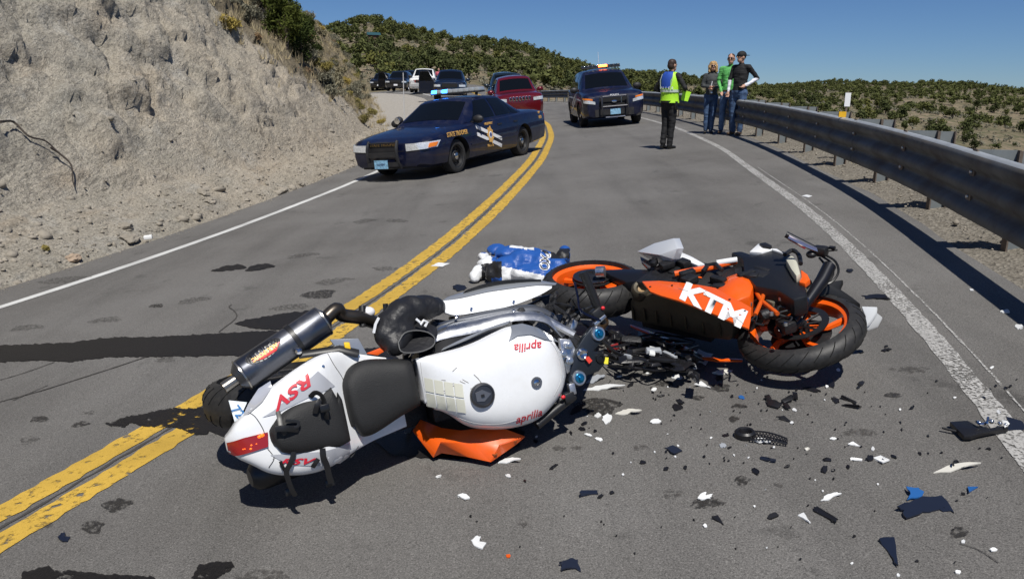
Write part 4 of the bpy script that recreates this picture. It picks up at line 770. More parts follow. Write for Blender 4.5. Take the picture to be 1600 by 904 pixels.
    MB().sphere(hc+lk*.088+V((0, 0, -.058)), (.022, .008, .006), 8, 6, Rh).build('mouth', mat('lips', (.32, .12, .10), .5), root_)
    root_['_'] = 0; del root_['_']; return root_, hc, lk, rt, Rh
def hair(root_, blobs, col, hc, vox=.012, nz=.012):
    mb = MB()
    for c, r in blobs: mb.sphere(hc+V(c), r, 12, 8)
    return remesh(mb, 'hair', [col], root_, vox, 2, None, lambda p: nz*mn.noise(V((p.x*28, p.y*28, p.z*12))))
denim = mat('denim', (.045, .085, .17), .85, var=.45, vscale=9, bump=.3); denim_lt = mat('denim_light', (.085, .15, .27), .85, var=.45, vscale=8, bump=.3); blk = mat('black_cloth', (.008, .008, .009), .8, bump=.2); brown_shoe = mat('brown_leather', (.07, .04, .02), .6); blk_shoe = mat('black_leather_shoe', (.01, .01, .01), .35); lime = mat('lime_vest', (.42, .80, .03), .6, em=(.42,.8,.03), ems=0.0, var=.12, vscale=8, bump=.3); vest_blue = mat('vest_blue', (.015, .07, .38), .7); refl = mat('reflective_tape', (.55, .62, .55), .35, .2)
def upright(px, py): p = P(px, py); p.z = g(p.x, p.y); return p
# officer: back to the camera, turned right, right forearm raised in front
po = upright(1042, 233)
off_, hc, lk, rt, Rh = person('officer in black uniform and lime vest with blue back panel, standing with back turned', po, rad(-50), 1.76, dict(kl=(.075,.02,.50), kr=(-.08,.0,.50), al=(.06,.0,.085), ar=(-.075,-.05,.085), el=(.36,.02,1.22), wl=(.20,.22,1.17), er=(-.36,-.02,1.20), wr=(-.19,.17,1.10), waist=(.0,.02,1.05), look=(.2,1,0)), dict(pants=blk, shirt=blk, sleeve=blk, shoe=blk_shoe), 1.1, 1.05)
hair(off_, [((0,-.01,.05), (.085,.10,.085)), ((0,-.045,.0), (.075,.065,.085))], mat('dark_brown_hair', (.035,.018,.012), .6), hc, .012, .006)
def vest_shell(root_, secs, mt, name, th=.012):
    mb = MB(); outer = [[V(p) for p in s] for s in secs]; n = len(outer[0]); inner = [[V((p.x*(1-th*5), p.y*(1-th*5), p.z)) for p in s] for s in outer]
    mb.loft([o_+i_[::-1] for o_, i_ in zip(outer, inner)]); return mb.build(name, mt, root_, 60)
def ring_pts(cx, cy, rx, ry, z, a0, a1, n=14): return [(cx+rx*math.cos(rad(a0+(a1-a0)*q/n)), cy+ry*math.sin(rad(a0+(a1-a0)*q/n)), z) for q in range(n+1)]
vs = vest_shell(off_, [ring_pts(0,.0,.215,.175,.93,115,425), ring_pts(0,.0,.205,.165,1.0,115,425), ring_pts(0,0,.20,.16,1.1,115,425), ring_pts(0,-.005,.215,.16,1.25,115,425), ring_pts(0,-.01,.205,.15,1.38,130,410), ring_pts(0,-.01,.19,.125,1.47,150,390), ring_pts(0,-.01,.12,.09,1.53,160,380)], lime, 'safety_vest')
def vband(a0, a1, z0, z1, rx, ry, mt, nm): 
    return vest_shell(off_, [ring_pts(0, -.006, rx, ry, z0, a0, a1), ring_pts(0, -.006, rx, ry, z1, a0, a1)], mt, nm, .004)
vest_shell(off_, [ring_pts(0,-.006,.222,.168,1.22,236,300), ring_pts(0,-.006,.224,.168,1.26,236,300), ring_pts(0,-.014,.214,.158,1.38,234,304), ring_pts(0,-.014,.198,.134,1.47,228,312), ring_pts(0,-.014,.13,.098,1.535,212,328)], vest_blue, 'blue_back_panel', .004)
for z0 in (1.135,): vband(118, 422, z0, z0+.05, .214, .172, refl, 'reflective_band')
for s in (1, -1): MB().tube([(s*.115,-.165,1.19),(s*.15,-.15,1.36),(s*.135,-.11,1.49)], .022, 6, flat=.3).build('reflective_strip', refl, off_)
for q, ch in enumerate('POLICE'): a = rad(270-42+q*17); text(ch, .06, frame(V((.235*math.cos(a), -.006+.182*math.sin(a), 1.215)), (-math.sin(a), math.cos(a), 0), (math.cos(a), math.sin(a), 0)), whited, vs, bold=.002)
MB().loft([[V((.20,.10,.98)), V((.30,.20,.96)), V((.34,.24,1.14)), V((.22,.13,1.18))], [V((.19,.12,.98)), V((.29,.22,.96)), V((.33,.26,1.14)), V((.21,.15,1.18))]]).build('vest_flap', lime, off_)
MB().ring([(.17,-.02),(.185,-.02),(.185,.025),(.17,.025)], (0,0,.945), (0,0,1), 20).build('duty_belt', blk_shoe, off_); MB().box((.19,-.03,.88), (.05,.07,.16)).build('holster', blk_shoe, off_, bevel=.012)
# woman
pw = upright(1107, 208.5); lbl = 'blonde woman in grey jacket, jeans and sunglasses standing by the guardrail'
w_, hc, lk, rt, Rh = person(lbl, pw, rad(168), 1.66, dict(sl=(.165,-.01,1.44), sr=(-.165,-.01,1.44), el=(.23,.0,1.18), er=(-.23,.0,1.18), wl=(.05,.20,1.16), wr=(-.03,.21,1.12), kl=(.085,.02,.5), kr=(-.075,.03,.5), al=(.08,-.02,.085), ar=(-.05,.03,.085), look=(-.1,1,0)), dict(pants=denim, shirt=mat('grey_jacket', (.045,.05,.052), .8, bump=.3, var=.2), shoe=blk_shoe), 1.0, .9)
hair(w_, [((0,-.02,.06), (.098,.11,.085)), ((.075,.0,-.03), (.045,.07,.10)), ((-.075,.0,-.03), (.045,.07,.10)), ((0,-.06,-.05), (.09,.06,.12)), ((.085,.01,-.10), (.035,.05,.06)), ((-.085,.01,-.10), (.035,.05,.06))], mat('blonde_hair', (.42,.26,.11), .55, var=.35, vscale=40), hc, .012, .022)
def shades(root_, hc, lk, rt, Rh):
    mb = MB()
    for s in (1, -1): mb.sphere(hc+rt*s*.033+lk*.098+V((0,0,.022)), (.03,.008,.02), 10, 6, Rh); mb.tube([hc+rt*s*.06+lk*.09+V((0,0,.025)), hc+rt*s*.082+V((0,0,.02))], .004, 4)
    mb.tube([hc+rt*.01+lk*.104+V((0,0,.026)), hc-rt*.01+lk*.104+V((0,0,.026))], .004, 4); mb.build('sunglasses', mat('sunglass', (.01,.008,.008), .15), root_)
shades(w_, hc, lk, rt, Rh); MB().box((0,.118,1.02), (.06,.02,.04)).build('belt_buckle', chrome, w_, bevel=.005); MB().tube([(.0,.125,1.30),(.02,.135,1.18)], .012, 5, flat=.4).build('lanyard', whited, w_)
# man in green shirt
pg_ = upright(1134, 209)
g_, hc, lk, rt, Rh = person('man in bright green shirt and jeans between the woman and the capped man', pg_, rad(160), 1.80, dict(wl=(.15,.16,.94), wr=(-.16,.15,.93), el=(.25,-.02,1.17), er=(-.25,-.02,1.17), al=(.12,.0,.085), ar=(-.12,-.02,.085), look=(.15,1,0)), dict(pants=denim_lt, shirt=mat('green_shirt', (.10,.40,.10), .75, bump=.4, var=.25, vscale=12), shoe=brown_shoe), 1.15, .98)
hair(g_, [((0,-.02,.065), (.082,.095,.065)), ((0,-.05,.02), (.075,.055,.07))], mat('brown_hair', (.06,.032,.018), .6), hc, .012, .005); shades(g_, hc, lk, rt, Rh)
MB().tube([(-.0,.155,1.46),(-.0,.17,1.2),(0,.16,1.02)], .008, 4, flat=.4).build('button_placket', mat('pale_green', (.3,.6,.3), .7), g_); MB().ring([(.155,-.02),(.168,-.02),(.168,.02),(.155,.02)], (0,0,.96), (0,0,1), 20).build('belt', brown_shoe, g_)
# man in cap
pc = upright(1150, 211.5)
c_, hc, lk, rt, Rh = person('man in black cap and black shirt over white sleeves, hand on hip, facing left', pc, rad(128), 1.82, dict(er=(-.30,-.19,1.22), wr=(-.18,.03,1.07), handr=(-.12,.10,1.03), el=(.24,.04,1.18), wl=(.22,.10,.95), al=(.11,-.02,.085), ar=(-.10,.03,.085), look=(.35,1,0)), dict(pants=denim, shirt=blk, sleeve=mat('white_sleeve', (.72,.72,.78), .8, bump=.2), shoe=brown_shoe, short=True), 1.05, 1.0)
hair(c_, [((0,-.04,.01), (.078,.06,.07))], mat('dark_hair', (.02,.014,.01), .6), hc, .012, .004)
cp = MB().sphere(hc+V((0,-.005,.05)), (.092,.108,.085), 16, 10, Rh).build('cap', blk, c_); MB().sphere(hc-lk*.13+V((0,0,.045)), (.07,.075,.008), 12, 6, Rh).build('cap_brim', blk, cp); shades(c_, hc, lk, rt, Rh)
# distant onlooker by the pickup
pd = PD(686, 140, 62); pd.z = g(pd.x, pd.y); k_, hc, lk, rt, Rh = person('distant onlooker in a pink shirt beside the white pickup', pd, rad(175), 1.7, {}, dict(pants=denim, shirt=mat('pink_shirt', (.6,.12,.16), .8), shoe=blk_shoe)); hair(k_, [((0,-.02,.055), (.085,.1,.075))], mat('brown_hair2', (.05,.03,.02), .6), hc)
# ---------------------------------------------------------------- fallen motorcycles
class BF:
    """bike frame: x forward, y left, z up of the bike, lying on the road"""
    def __init__(s, O, F, lean, usign):
        s.O = V(O); F = V(F).normalized(); n = (GN-F*GN.dot(F)).normalized(); hn = n.cross(F)
        s.F = F; s.U = (hn*usign*math.cos(lean)+n*math.sin(lean)).normalized(); s.L = s.U.cross(F)
        m = M4((s.F, s.L, s.U)).transposed().to_4x4(); m.translation = s.O; s.m = m; s.mi = m.inverted()
    def cut(s, px, py, k, val):                       # pixel ray with local plane coordinate k = val
        o = s.mi @ V((0, 0, CAMH)); d = s.mi.to_3x3() @ ray(px, py); t = (val-o[k])/d[k]; return o+d*t
    def z(s, px, py, v): return s.cut(px, py, 2, v)
    def y(s, px, py, v): return s.cut(px, py, 1, v)
    def on(s, px, py, hull):                          # where the pixel meets a hull's surface
        z = .02
        for _ in range(14): q = s.cut(px, py, 2, z); z = z*.4+.6*hull.surf(q.x, q.y)
        return q
    def at(s, px, py, dv): d = ray(px, py); return s.mi @ (V((0, 0, CAMH))+d*dv)     # at depth along the view axis
    def h(s, px, py, hh): return s.mi @ P(px, py, hh)
class Hull:
    """domed panel: edge outlines y_lo(x), y_hi(x) and dome from z_edge to z_top"""
    def __init__(s, up, lo, ze, zt, p=2.4, skirt=.08, bow=1.0):
        u = np.array([(q.x, q.y) for q in up]); l = np.array([(q.x, q.y) for q in lo]); s.u = u[np.argsort(u[:, 0])]; s.l = l[np.argsort(l[:, 0])]
        s.x0 = max(s.u[0, 0], s.l[0, 0]); s.x1 = min(s.u[-1, 0], s.l[-1, 0]); s.ze, s.zt, s.p, s.sk, s.bow = ze, zt, p, skirt, bow
    def sm(s, a, x):
        xs = x+np.linspace(-.03, .03, 7); return float(np.mean(np.interp(xs, a[:, 0], a[:, 1])))
    def lim(s, x): lo, hi = s.sm(s.l, x), s.sm(s.u, x); return lo, hi
    def zt_(s, x): return s.zt(x) if callable(s.zt) else s.zt
    def ze_(s, x): return s.ze(x) if callable(s.ze) else s.ze
    def surf(s, x, y):
        lo, hi = s.lim(x); c, w = (lo+hi)/2, max((hi-lo)/2, 1e-3); q = min(.995, abs((y-c)/w)); e = 1
        t = (x-s.x0)/(s.x1-s.x0); e = min(1, (1-(2*t-1)**10)) if s.bow else 1
        return s.ze_(x)+(s.zt_(x)-s.ze_(x))*(1-q**s.p)**(1/s.p)*(.35+.65*e)
    def build(s, name, mt, parent, nx=34, ny=20, smooth=50):
        secs = []
        for i in range(nx+1):
            t = i/nx; x = s.x0+(s.x1-s.x0)*(t*.6+.4*(.5-.5*math.cos(math.pi*t))); lo, hi = s.lim(x); c, w = (lo+hi)/2, max((hi-lo)/2, .004); sec = []
            for j in range(ny+1):
                a = math.pi*(1-j/ny); y = c+w*math.cos(a); sec.append(V((x, y, s.surf(x, y))))
            z0 = s.ze_(x)-s.sk; sec = [V((x, c-w*.9, z0))]+sec+[V((x, c+w*.9, z0))]; secs.append(sec)
        return MB().loft(secs).build(name, mt, parent, smooth)
def drape(o, fn, lift=.0025):                          # lay a flat mesh onto a surface z = fn(x, y)
    for v in o.data.vertices: v.co.z = fn(v.co.x, v.co.y)+lift+v.co.z
    o.data.update(); return o
def rot2(x, y, a): return M4.Translation((x, y, 0)) @ M4.Rotation(rad(a), 4, 'Z')
def draped_text(s, size, x, y, ang, mt, parent, fn, sx=1.0, bold=0, shear=0, name='lettering', sp=1.0):
    o = text(s, size, None, mt, parent, name, .0012, sx, shear, bold, sp=sp); bm = bmesh.new(); bm.from_mesh(o.data); bmesh.ops.subdivide_edges(bm, edges=[e for e in bm.edges if e.calc_length() > size*.12], cuts=2); bm.to_mesh(o.data); bm.free()
    o.data.transform(rot2(x, y, ang)); return drape(o, fn)
def hull_text(s, c, ux, uy, hull, mt, parent, bold=.02, shear=0, lift=.003, name='lettering'):
    o = text(s, 1.0, None, mt, parent, name, 0, 1, shear, bold); bm = bmesh.new(); bm.from_mesh(o.data); bmesh.ops.subdivide_edges(bm, edges=[e for e in bm.edges if e.calc_length() > .15], cuts=2); bm.to_mesh(o.data); bm.free()
    xs = [v.co.x for v in o.data.vertices]; ys_ = [v.co.y for v in o.data.vertices]; w, h = max(xs)-min(xs), max(ys_)-min(ys_); mx_, my_ = (max(xs)+min(xs))/2, (max(ys_)+min(ys_))/2
    for v in o.data.vertices: a, b = (v.co.x-mx_)/w, (v.co.y-my_)/h; q = A.on(c[0]+ux[0]*a+uy[0]*b, c[1]+ux[1]*a+uy[1]*b, hull); v.co = V((q.x, q.y, hull.surf(q.x, q.y)+lift))
    return o
def plate(pts, thick, name, mt, parent, bevel=.003):    # polygon of 3D points with thickness vector
    n = len(pts); pts = [V(p) for p in pts]; th = V(thick); return MB().add(pts+[p+th for p in pts], [tuple(range(n)), tuple(range(n, 2*n))[::-1]]+[(i, (i+1) % n, n+(i+1) % n, n+i) for i in range(n)]).build(name, mt, parent, 35, bevel=bevel)
def drape_poly(pts, hull, name, mt, parent, lift=.003, th=.004):   # flat decal polygon cut fine and laid on a hull
    bm = bmesh.new(); vs = [bm.verts.new((q.x, q.y, 0)) for q in pts]; bm.faces.new(vs); bmesh.ops.triangulate(bm, faces=bm.faces)
    for _ in range(4): bmesh.ops.subdivide_edges(bm, edges=[e for e in bm.edges if e.calc_length() > .03], cuts=1)
    bmesh.ops.triangulate(bm, faces=bm.faces)
    for v in bm.verts: v.co.z = hull.surf(v.co.x, v.co.y)+lift
    me = bpy.data.meshes.new(name); bm.to_mesh(me); bm.free(); me.materials.append(mt); me.shade_smooth(); return link(name, me, parent)
def moto_wheel(parent, c, ax, r, w, rim_m, spokes, hub_m, disc=None, name='wheel', up=None):
    c, ax = V(c), V(ax).normalized(); h = w/2; hr = r-.075
    pr = [(hr+.002, -h*.62)]+[(r-.075*(1-math.cos(a))*1.0-(.012 if abs(a) > 1.2 else 0), h*math.sin(a)) for a in np.linspace(-1.35, 1.35, 13)]+[(hr+.002, h*.62)]
    wh = MB().ring([(hr-.022, -h*.55), (hr+.006, -h*.70), (hr+.012, -h*.64), (hr-.008, -h*.45), (hr-.016, 0), (hr-.008, h*.45), (hr+.012, h*.64), (hr+.006, h*.70), (hr-.022, h*.55), (hr-.032, 0)], c, ax, 48).build(name, rim_m, parent, 50)
    MB().ring(pr, c, ax, 56).build('tyre', MT['moto_tyre'], wh, 60)
    a = ax.orthogonal().normalized(); b = ax.cross(a); mb = MB()
    for k in range(spokes):
        q = 2*math.pi*k/spokes+.3; d = a*math.cos(q)+b*math.sin(q); e = a*math.cos(q+.22)+b*math.sin(q+.22); mb.tube([c+d*.05+ax*.01, c+d*(hr*.55), c+e*(hr-.02)], [.020, .016, .020], 6, flat=1.0)
    MB().lathe([(0, -h*.5), (.13, -h*.5), (.15, -h*.42), (.13, -h*.35), (0, -h*.35)], c, ax, 32).build('rear_disc', MT['disc_carrier'], wh)
    mb.build('spokes', rim_m, wh); MB().lathe([(.0, -h*.8), (.045, -h*.8), (.045, h*.8), (.02, h*.85), (0, h*.85)], c, ax, 16).build('hub', hub_m, wh)
    if disc:
        dm = MT['brake_disc']; MB().ring([(disc-.035, h*.80), (disc, h*.80), (disc, h*.80+.006), (disc-.035, h*.80+.006)], c, ax, 40).build('brake_disc', dm, wh); mb = MB()
        for k in range(10): q = 2*math.pi*k/10; d = a*math.cos(q)+b*math.sin(q); mb.tube([c+d*.04+ax*h*.78, c+(a*math.cos(q+.2)+b*math.sin(q+.2))*(disc-.03)+ax*(h*.82)], .006, 5)
        mb.build('disc_carrier', MT['disc_carrier'], wh)
    # tread grooves
    mb = MB()
    for k in range(26):
        q = 2*math.pi*k/26
        for sd in (1, -1):
            pts = []
            for i in range(4): al = sd*(.25+.28*i); qq = q+.07*i*sd; d = a*math.cos(qq)+b*math.sin(qq); pts.append(c+d*(r-.075*(1-math.cos(al))+.0006)+ax*h*math.sin(al))
            mb.tube(pts, .0028, 4)
    mb.build('tread_grooves', MT['groove'], wh); return wh
def tread_m():
    m, n, b, out = nodes('moto_tyre'); b.inputs['Base Color'].default_value = (.014, .014, .015, 1); b.inputs['Roughness'].default_value = .55; tc = N(n, 'TexCoord'); t = N(n, 'TexNoise', Scale=45, Detail=6); n.links.new(tc.outputs['Object'], t.inputs['Vector']); n.links.new(ramp(n, t.outputs[0], [(.3, (.010,.010,.011)), (.7, (.026,.025,.024))]).outputs[0], b.inputs['Base Color']); bp = N(n, 'Bump', Strength=.3, Distance=.003); n.links.new(t.outputs[0], bp.inputs['Height']); n.links.new(bp.outputs[0], b.inputs['Normal']); MT['moto_tyre'] = m
tread_m(); MT['groove'] = mat('tyre_groove', (.003,.003,.003), .95); MT['brake_disc'] = mat('brake_disc', (.10,.10,.105), .35, .9); MT['disc_carrier'] = mat('disc_carrier', (.02,.02,.022), .5, .4)
mwhite = mat('gloss_white_fairing', (.78,.79,.80), .22, 0, coat=.6, grime=.28, vscale=9, gcol=(.50,.48,.44)); mblack = mat('black_satin', (.012,.012,.013), .42); seatm = mat('seat_vinyl', (.0115,.0115,.012), .66, var=.15, vscale=30, bump=.25, bscale=220); silver = mat('silver_fairing', (.36,.38,.41), .28, .5, coat=.6); frame_al = mat('polished_aluminium', (.62,.63,.65), .22, .95, grime=.12); redtxt = mat('red_decal', (.55,.015,.035), .45); orange = mat('orange_fairing', (.80,.105,.004), .30, 0, coat=.5, grime=.16, vscale=18, gcol=(.35,.08,.02)); dk_mech = mat('dark_mechanical', (.018,.018,.02), .5, .3, var=.4, vscale=30, bump=.4, bscale=80); titan = mat('titanium_can', (.15,.157,.178), .28, .95, grime=.25, gcol=(.22,.17,.12)); goldf = mat('gold_anodised', (.30,.15,.035), .3, .9); blue_an = mat('blue_anodised', (.02,.24,.42), .25, .85); cream = mat('cream_pad', (.66,.655,.55), .5); clamp_m = mat('anodised_clamp', (.030,.036,.046), .38, .6); clearl = mat('clear_lens', (.55,.56,.60), .12, .3, coat=1); bronze = mat('scorched_steel', (.085,.073,.052), .42, .55, grime=.35, vscale=10, gcol=(.028,.022,.016))
smoke = mat('smoke_screen', (.30,.31,.33), .15, 0, coat=.5)
# ===== white motorcycle
OA = P(372, 692, .36); FA = P(909, 553, .40)-OA; A = BF(OA, FA, rad(14), -1)
ap = thing('white_motorcycle', 'white sport motorcycle lying on its right side with black seat and silver muffler', 'motorcycle', A.m)
tr = lambda pts, v: [A.z(x, y, v) for x, y in pts]
Z2 = lambda x, y, o=(340, 540), k=3.766: (o[0]+x/k, o[1]+y/k)
tail_up = [(352,690),(358,668),(368,655),(385,640),(402,618),(425,600),(452,580),(480,562),(505,551),(530,549),(560,553),(600,559),(650,563)]; tail_lo = [(352,694),(362,712),(385,717),(400,727),(425,738),(452,739),(480,737),(505,731),(535,716),(560,702),(590,688),(640,668)]
th = Hull(tr(tail_up, -.09), tr(tail_lo, -.09), lambda x: -.085-.055*max(0, (x-.2)/.4), lambda x: .012+.012*min(1, x/.2)-.15*float(sstep(.30, .52, x)), 4.2, .07); tail = th.build('tail_fairing', mwhite, ap, 80, 44)
sf = [Z2(x, y) for x, y in ((262,420),(330,380),(420,300),(520,210),(590,148),(640,190),(690,236),(640,262),(560,290),(480,330),(400,368),(345,400))]; drape_poly([A.on(x, y, th) for x, y in sf], th, 'grey_tail_panel', mat('grey_decal', (.40,.41,.44), .35, 0, coat=.5), tail)
hull_text('RSV', (456, 613), (-60, 46), (9, 17), th, redtxt, tail, .03, .2, .006)
sl_ = [Z2(x, y) for x, y in ((310,640),(600,622),(775,570),(775,650),(720,690),(640,705),(450,700),(360,668))]; drape_poly([A.on(x, y, th) for x, y in sl_], th, 'grey_tail_panel', MT['grey_decal'], tail)
hull_text('RSV', (466, 720), (56, -1), (4, -10), th, redtxt, tail, .03, .3, .006)
cov = [Z2(x, y) for x, y in ((298,520),(310,470),(345,420),(400,368),(480,325),(560,295),(640,262),(720,232),(755,258),(768,330),(785,450),(792,560),(760,596),(660,620),(560,636),(470,645),(390,642),(320,612))]
cu = [c_ for c_ in cov[1:12]]; cl = cov[12:]+[cov[0]]; hc_ = Hull(tr([cov[0]]+cu, .03), tr([cov[0]]+cl[::-1]+[cov[11]], .03), -.02, lambda x: .058-.05*max(0, (x-.2)/.25), 3, .06); cover = hc_.build('seat_cover', seatm, ap)
seat_u = [Z2(x, y) for x, y in ((722,250),(738,190),(775,132),(830,95),(900,80),(1000,79),(1100,80),(1180,80))]; seat_l = [Z2(x, y) for x, y in ((724,300),(748,420),(768,515),(820,545),(900,545),(980,500),(1080,430),(1160,380),(1212,355))]
hs = Hull(tr(seat_u, -.05), tr(seat_l, -.05), -.12, lambda x: -.035+.02*abs((x-.6)/.2)**2, 3.4, .08); hs.build('seat', seatm, ap)
# tail light, indicators, plate
tl = [Z2(x, y) for x, y in ((52,568),(150,540),(240,518),(295,505),(298,590),(200,622),(100,645),(65,630))]; drape_poly([A.on(x, y, th) for x, y in tl], th, 'tail_light', redlens, ap, .008)
for x, y, sz_ in ((262,524,9),(246,532,8),(198,582,4),(160,604,3),(195,603,5),(228,574,3),(150,606,3)): q = A.on(*Z2(x, y), th); MB().sphere((q.x, q.y, th.surf(q.x, q.y)+.008), (.001*sz_,.0008*sz_,.003), 8, 6).build('light_element', mat('led_amber', (1,.16,.015), .3, em=(1,.14,.01), ems=1.2), ap)
pl_ = [Z2(x, y) for x, y in ((310,205),(318,240),(260,330),(180,400),(150,408),(180,340),(240,250))]; drape_poly([A.on(x, y, th) for x, y in pl_], th, 'indicator_lens', clearl, ap, .007)
lp = [A.z(x, y, -.16) for x, y in ((357,625),(386,628),(374,655),(368,664))]; lpo = plate(lp, (0, 0, -.004), 'licence_plate', mat('plate_white', (.72,.78,.82), .4), ap, .001); c4 = sum(lp, V())/4; text('72', .05, M4.Translation(c4+V((0, 0, .003))) @ M4.Rotation(rad(-65), 4, 'Z'), mat('plate_blue_ink', (.02,.16,.42), .5), lpo)
# straps and buckles on the cover
def strap(pix, zs, w, nm='strap'): pts = [A.z(*Z2(x, y), z) for (x, y), z in zip(pix, zs)]; MB().tube(crom(pts, 4), w, 6, flat=.35, nrm=(0, 0, 1)).build(nm, mblack, ap)
strap([(545,300),(575,275),(610,290),(630,335),(640,390),(642,428)], [.03,.05,.06,.055,.06,.05], .011); strap([(600,320),(585,350),(572,395)], [.055,.06,.05], .011); strap([(355,385),(365,430),(375,480),(400,520)], [.05,.06,.075,.07], .010); strap([(340,488),(400,485),(475,492)], [.08,.085,.06], .013); strap([(400,440),(470,445),(470,475),(420,478)], [.075,.07,.07,.075], .007)
def strap2(pix, w):
    pts = []; zl = 0
    for x, y in pix:
        px_, py_ = Z2(x, y)
        if py_ < 729: q = A.on(px_, py_, th); zl = q.z+.014; pts.append(V((q.x, q.y, zl)))
        else: zl -= .012; pts.append(A.z(px_, py_, zl))
    MB().tube(crom(pts, 4), w, 6, flat=.35, nrm=(0, 0, 1)).build('strap', mblack, ap)
strap2([(445,615),(440,650),(425,690),(405,740),(420,800),(440,850),(458,880)], .011); strap2([(368,675),(385,715),(403,742)], .007); strap2([(615,600),(620,650),(640,700),(655,760),(668,805)], .013); strap2([(590,660),(570,690),(560,712)], .010)
for x, y, z in ((425,855,-.10),(660,805,-.08),(630,365,.065)): q = A.z(*Z2(x, y), z); MB().box(q, (.036,.03,.012)).build('buckle', mat('buckle_plastic', (.01,.01,.011), .3), ap, bevel=.004)
# tank
tk_u = [(652,561),(680,553),(716,544),(745,533),(770,520),(794,509),(815,508),(837,513),(858,524),(874,538),(883,556),(886,577)]; tk_l = [(655,580),(662,620),(668,638),(700,644),(712,655),(725,664),(742,669),(774,671),(806,668),(832,660),(848,648),(860,634),(872,622),(880,610),(886,585)]
tkh = Hull(tr(tk_u, -.05), tr(tk_l, -.05), lambda x: -.085, lambda x: .055-.10*max(0, (.95-x)/.22)**1.5-.05*max(0, (x-1.2)/.16)**2, 2.9, .10); tank = tkh.build('fuel_tank', mwhite, ap, 90, 48)
gs = [(797,508),(815,505),(838,511),(858,522),(872,534),(850,530),(828,522),(808,524),(794,532)]; drape_poly([A.on(x, y, tkh) for x, y in gs], tkh, 'silver_tank_flash', silver, tank, .008)
q = A.on(754, 617, tkh); zc = tkh.surf(q.x, q.y); cap_ = MB().lathe([(.052,-.005),(.052,.010),(.049,.016),(.042,.018),(.040,.014),(.034,.014),(0,.016)], (q.x, q.y, zc-.004), (0, 0, 1), 32).build('fuel_cap', mat('cap_metal', (.10,.10,.105), .35, .85), tank)
MB().prism([(-.032,-.018),(.0,-.024),(.034,0),(.0,.024),(-.032,.018)], .004, M4.Translation((q.x, q.y, zc+.010))).build('cap_latch', mat('cap_light', (.22,.22,.23), .4, .8), cap_); MB().box((q.x-.004, q.y, zc+.015), (.014,.012,.006)).build('key_slot', mblack, cap_)
q = A.on(838, 597, tkh); zc = tkh.surf(q.x, q.y); rg = MB().ring([(.014,0),(.024,0),(.024,.008),(.014,.008)], (q.x, q.y, zc-.001), (0, 0, 1), 20).build('vent_ring', mat('cap_light', (.3,.3,.3)), tank); MB().lathe([(.012,.004),(0,.007)], (q.x, q.y, zc), (0, 0, 1), 12).build('vent_core', chrome, rg)
hull_text('aprilia', (824, 540), (-43, 4), (-1, 18), tkh, redtxt, tank, .012); hull_text('aprilia', (827, 651), (41, -13), (3, -17), tkh, redtxt, tank, .012)
for r_ in range(2):
    for i in range(4):
        def gpx(u, v): return A.on(661+u*15.5+v*3, 588+v*24+u*3.5-u*u*.2, tkh)
        u0, v0 = i+.06, r_+.05; drape_poly([gpx(u0, v0), gpx(u0+.86, v0), gpx(u0+.86, v0+.88), gpx(u0, v0+.88)], tkh, 'grip_pad', cream, tank, .0045)
for pix in ([(738,584),(744,590),(750,598)],[(708,580),(714,574)],[(718,600),(712,604)]): MB().tube([V((a.x, a.y, tkh.surf(a.x, a.y)+.0008)) for a in [A.z(x, y, .03) for x, y in pix]], .0016, 4).build('scratch', mat('scuff_grey', (.22,.2,.18), .8), tank)
# black intake panel + silver frame + white side fairing along the upper (left) side
def ribbon(p0, z0, p1, z1, name, mt, n=6, th=.02, bulge=0.0):    # strip between two traced edges at different bike heights
    a = crom([A.z(x, y, z0) for x, y in p0], n); b = crom([A.z(x, y, z1) for x, y in p1], n); secs = []
    for i in range(len(a)):
        bq = b[int(i*(len(b)-1)/(len(a)-1))]; sec = []
        for j in range(6): t = j/5; sec.append(a[i].lerp(bq, t)+V((0, bulge*math.sin(math.pi*t)*.5, bulge*math.sin(math.pi*t))))
        sec = sec+[s_+V((0, -.004, -th)) for s_ in sec[::-1]]; secs.append(sec)
    return MB().loft(secs).build(name, mt, ap, 45)
ribbon([(640,566),(690,552),(730,538),(780,516),(800,507)], -.085, [(650,560),(690,532),(730,524),(770,512),(800,503)], -.13, 'intake_panel', mblack)
ribbon([(690,546),(725,532),(765,514),(794,505)], -.075, [(693,543),(727,527),(768,510),(798,500)], -.085, 'silver_stripe', silver, th=.006)
ribbon([(640,557),(685,532),(740,520),(800,502),(850,503),(878,527)], -.14, [(664,528),(690,508),(745,495),(805,484),(850,490),(900,520)], -.22, 'frame_beam', frame_al, bulge=.02, th=.03)
ribbon([(668,526),(700,505),(745,496),(800,486),(840,486),(872,500)], -.215, [(672,508),(700,500),(745,488),(800,478),(836,476),(860,486)], -.26, 'frame_ledge', mat('grey_alloy', (.22,.23,.25), .35, .8), bulge=.01)
ribbon([(695,488),(715,492),(760,485),(800,477),(840,462),(862,450)], -.24, [(690,470),(720,466),(760,457),(800,451),(840,446),(862,446)], -.28, 'side_fairing', mwhite, bulge=.004)
ribbon([(690,470),(720,465),(760,456),(800,450),(840,445),(868,445)], -.282, [(712,460),(735,452),(765,444),(800,438),(835,437),(870,443)], -.36, 'fairing_top', silver, bulge=.012)
ribbon([(722,459),(745,452),(770,446),(800,443),(845,442)], -.31, [(735,455),(752,448),(772,443),(800,440),(840,440)], -.335, 'fairing_recess', mblack, th=.003, bulge=.028)
for x, y in ((735,482),(801,471)): q = A.z(x, y, -.25); MB().lathe([(.006,.0),(.006,.004),(0,.005)], q+V((0,.0,.012)), (0,.2,1), 10).build('fairing_bolt', chrome, ap)
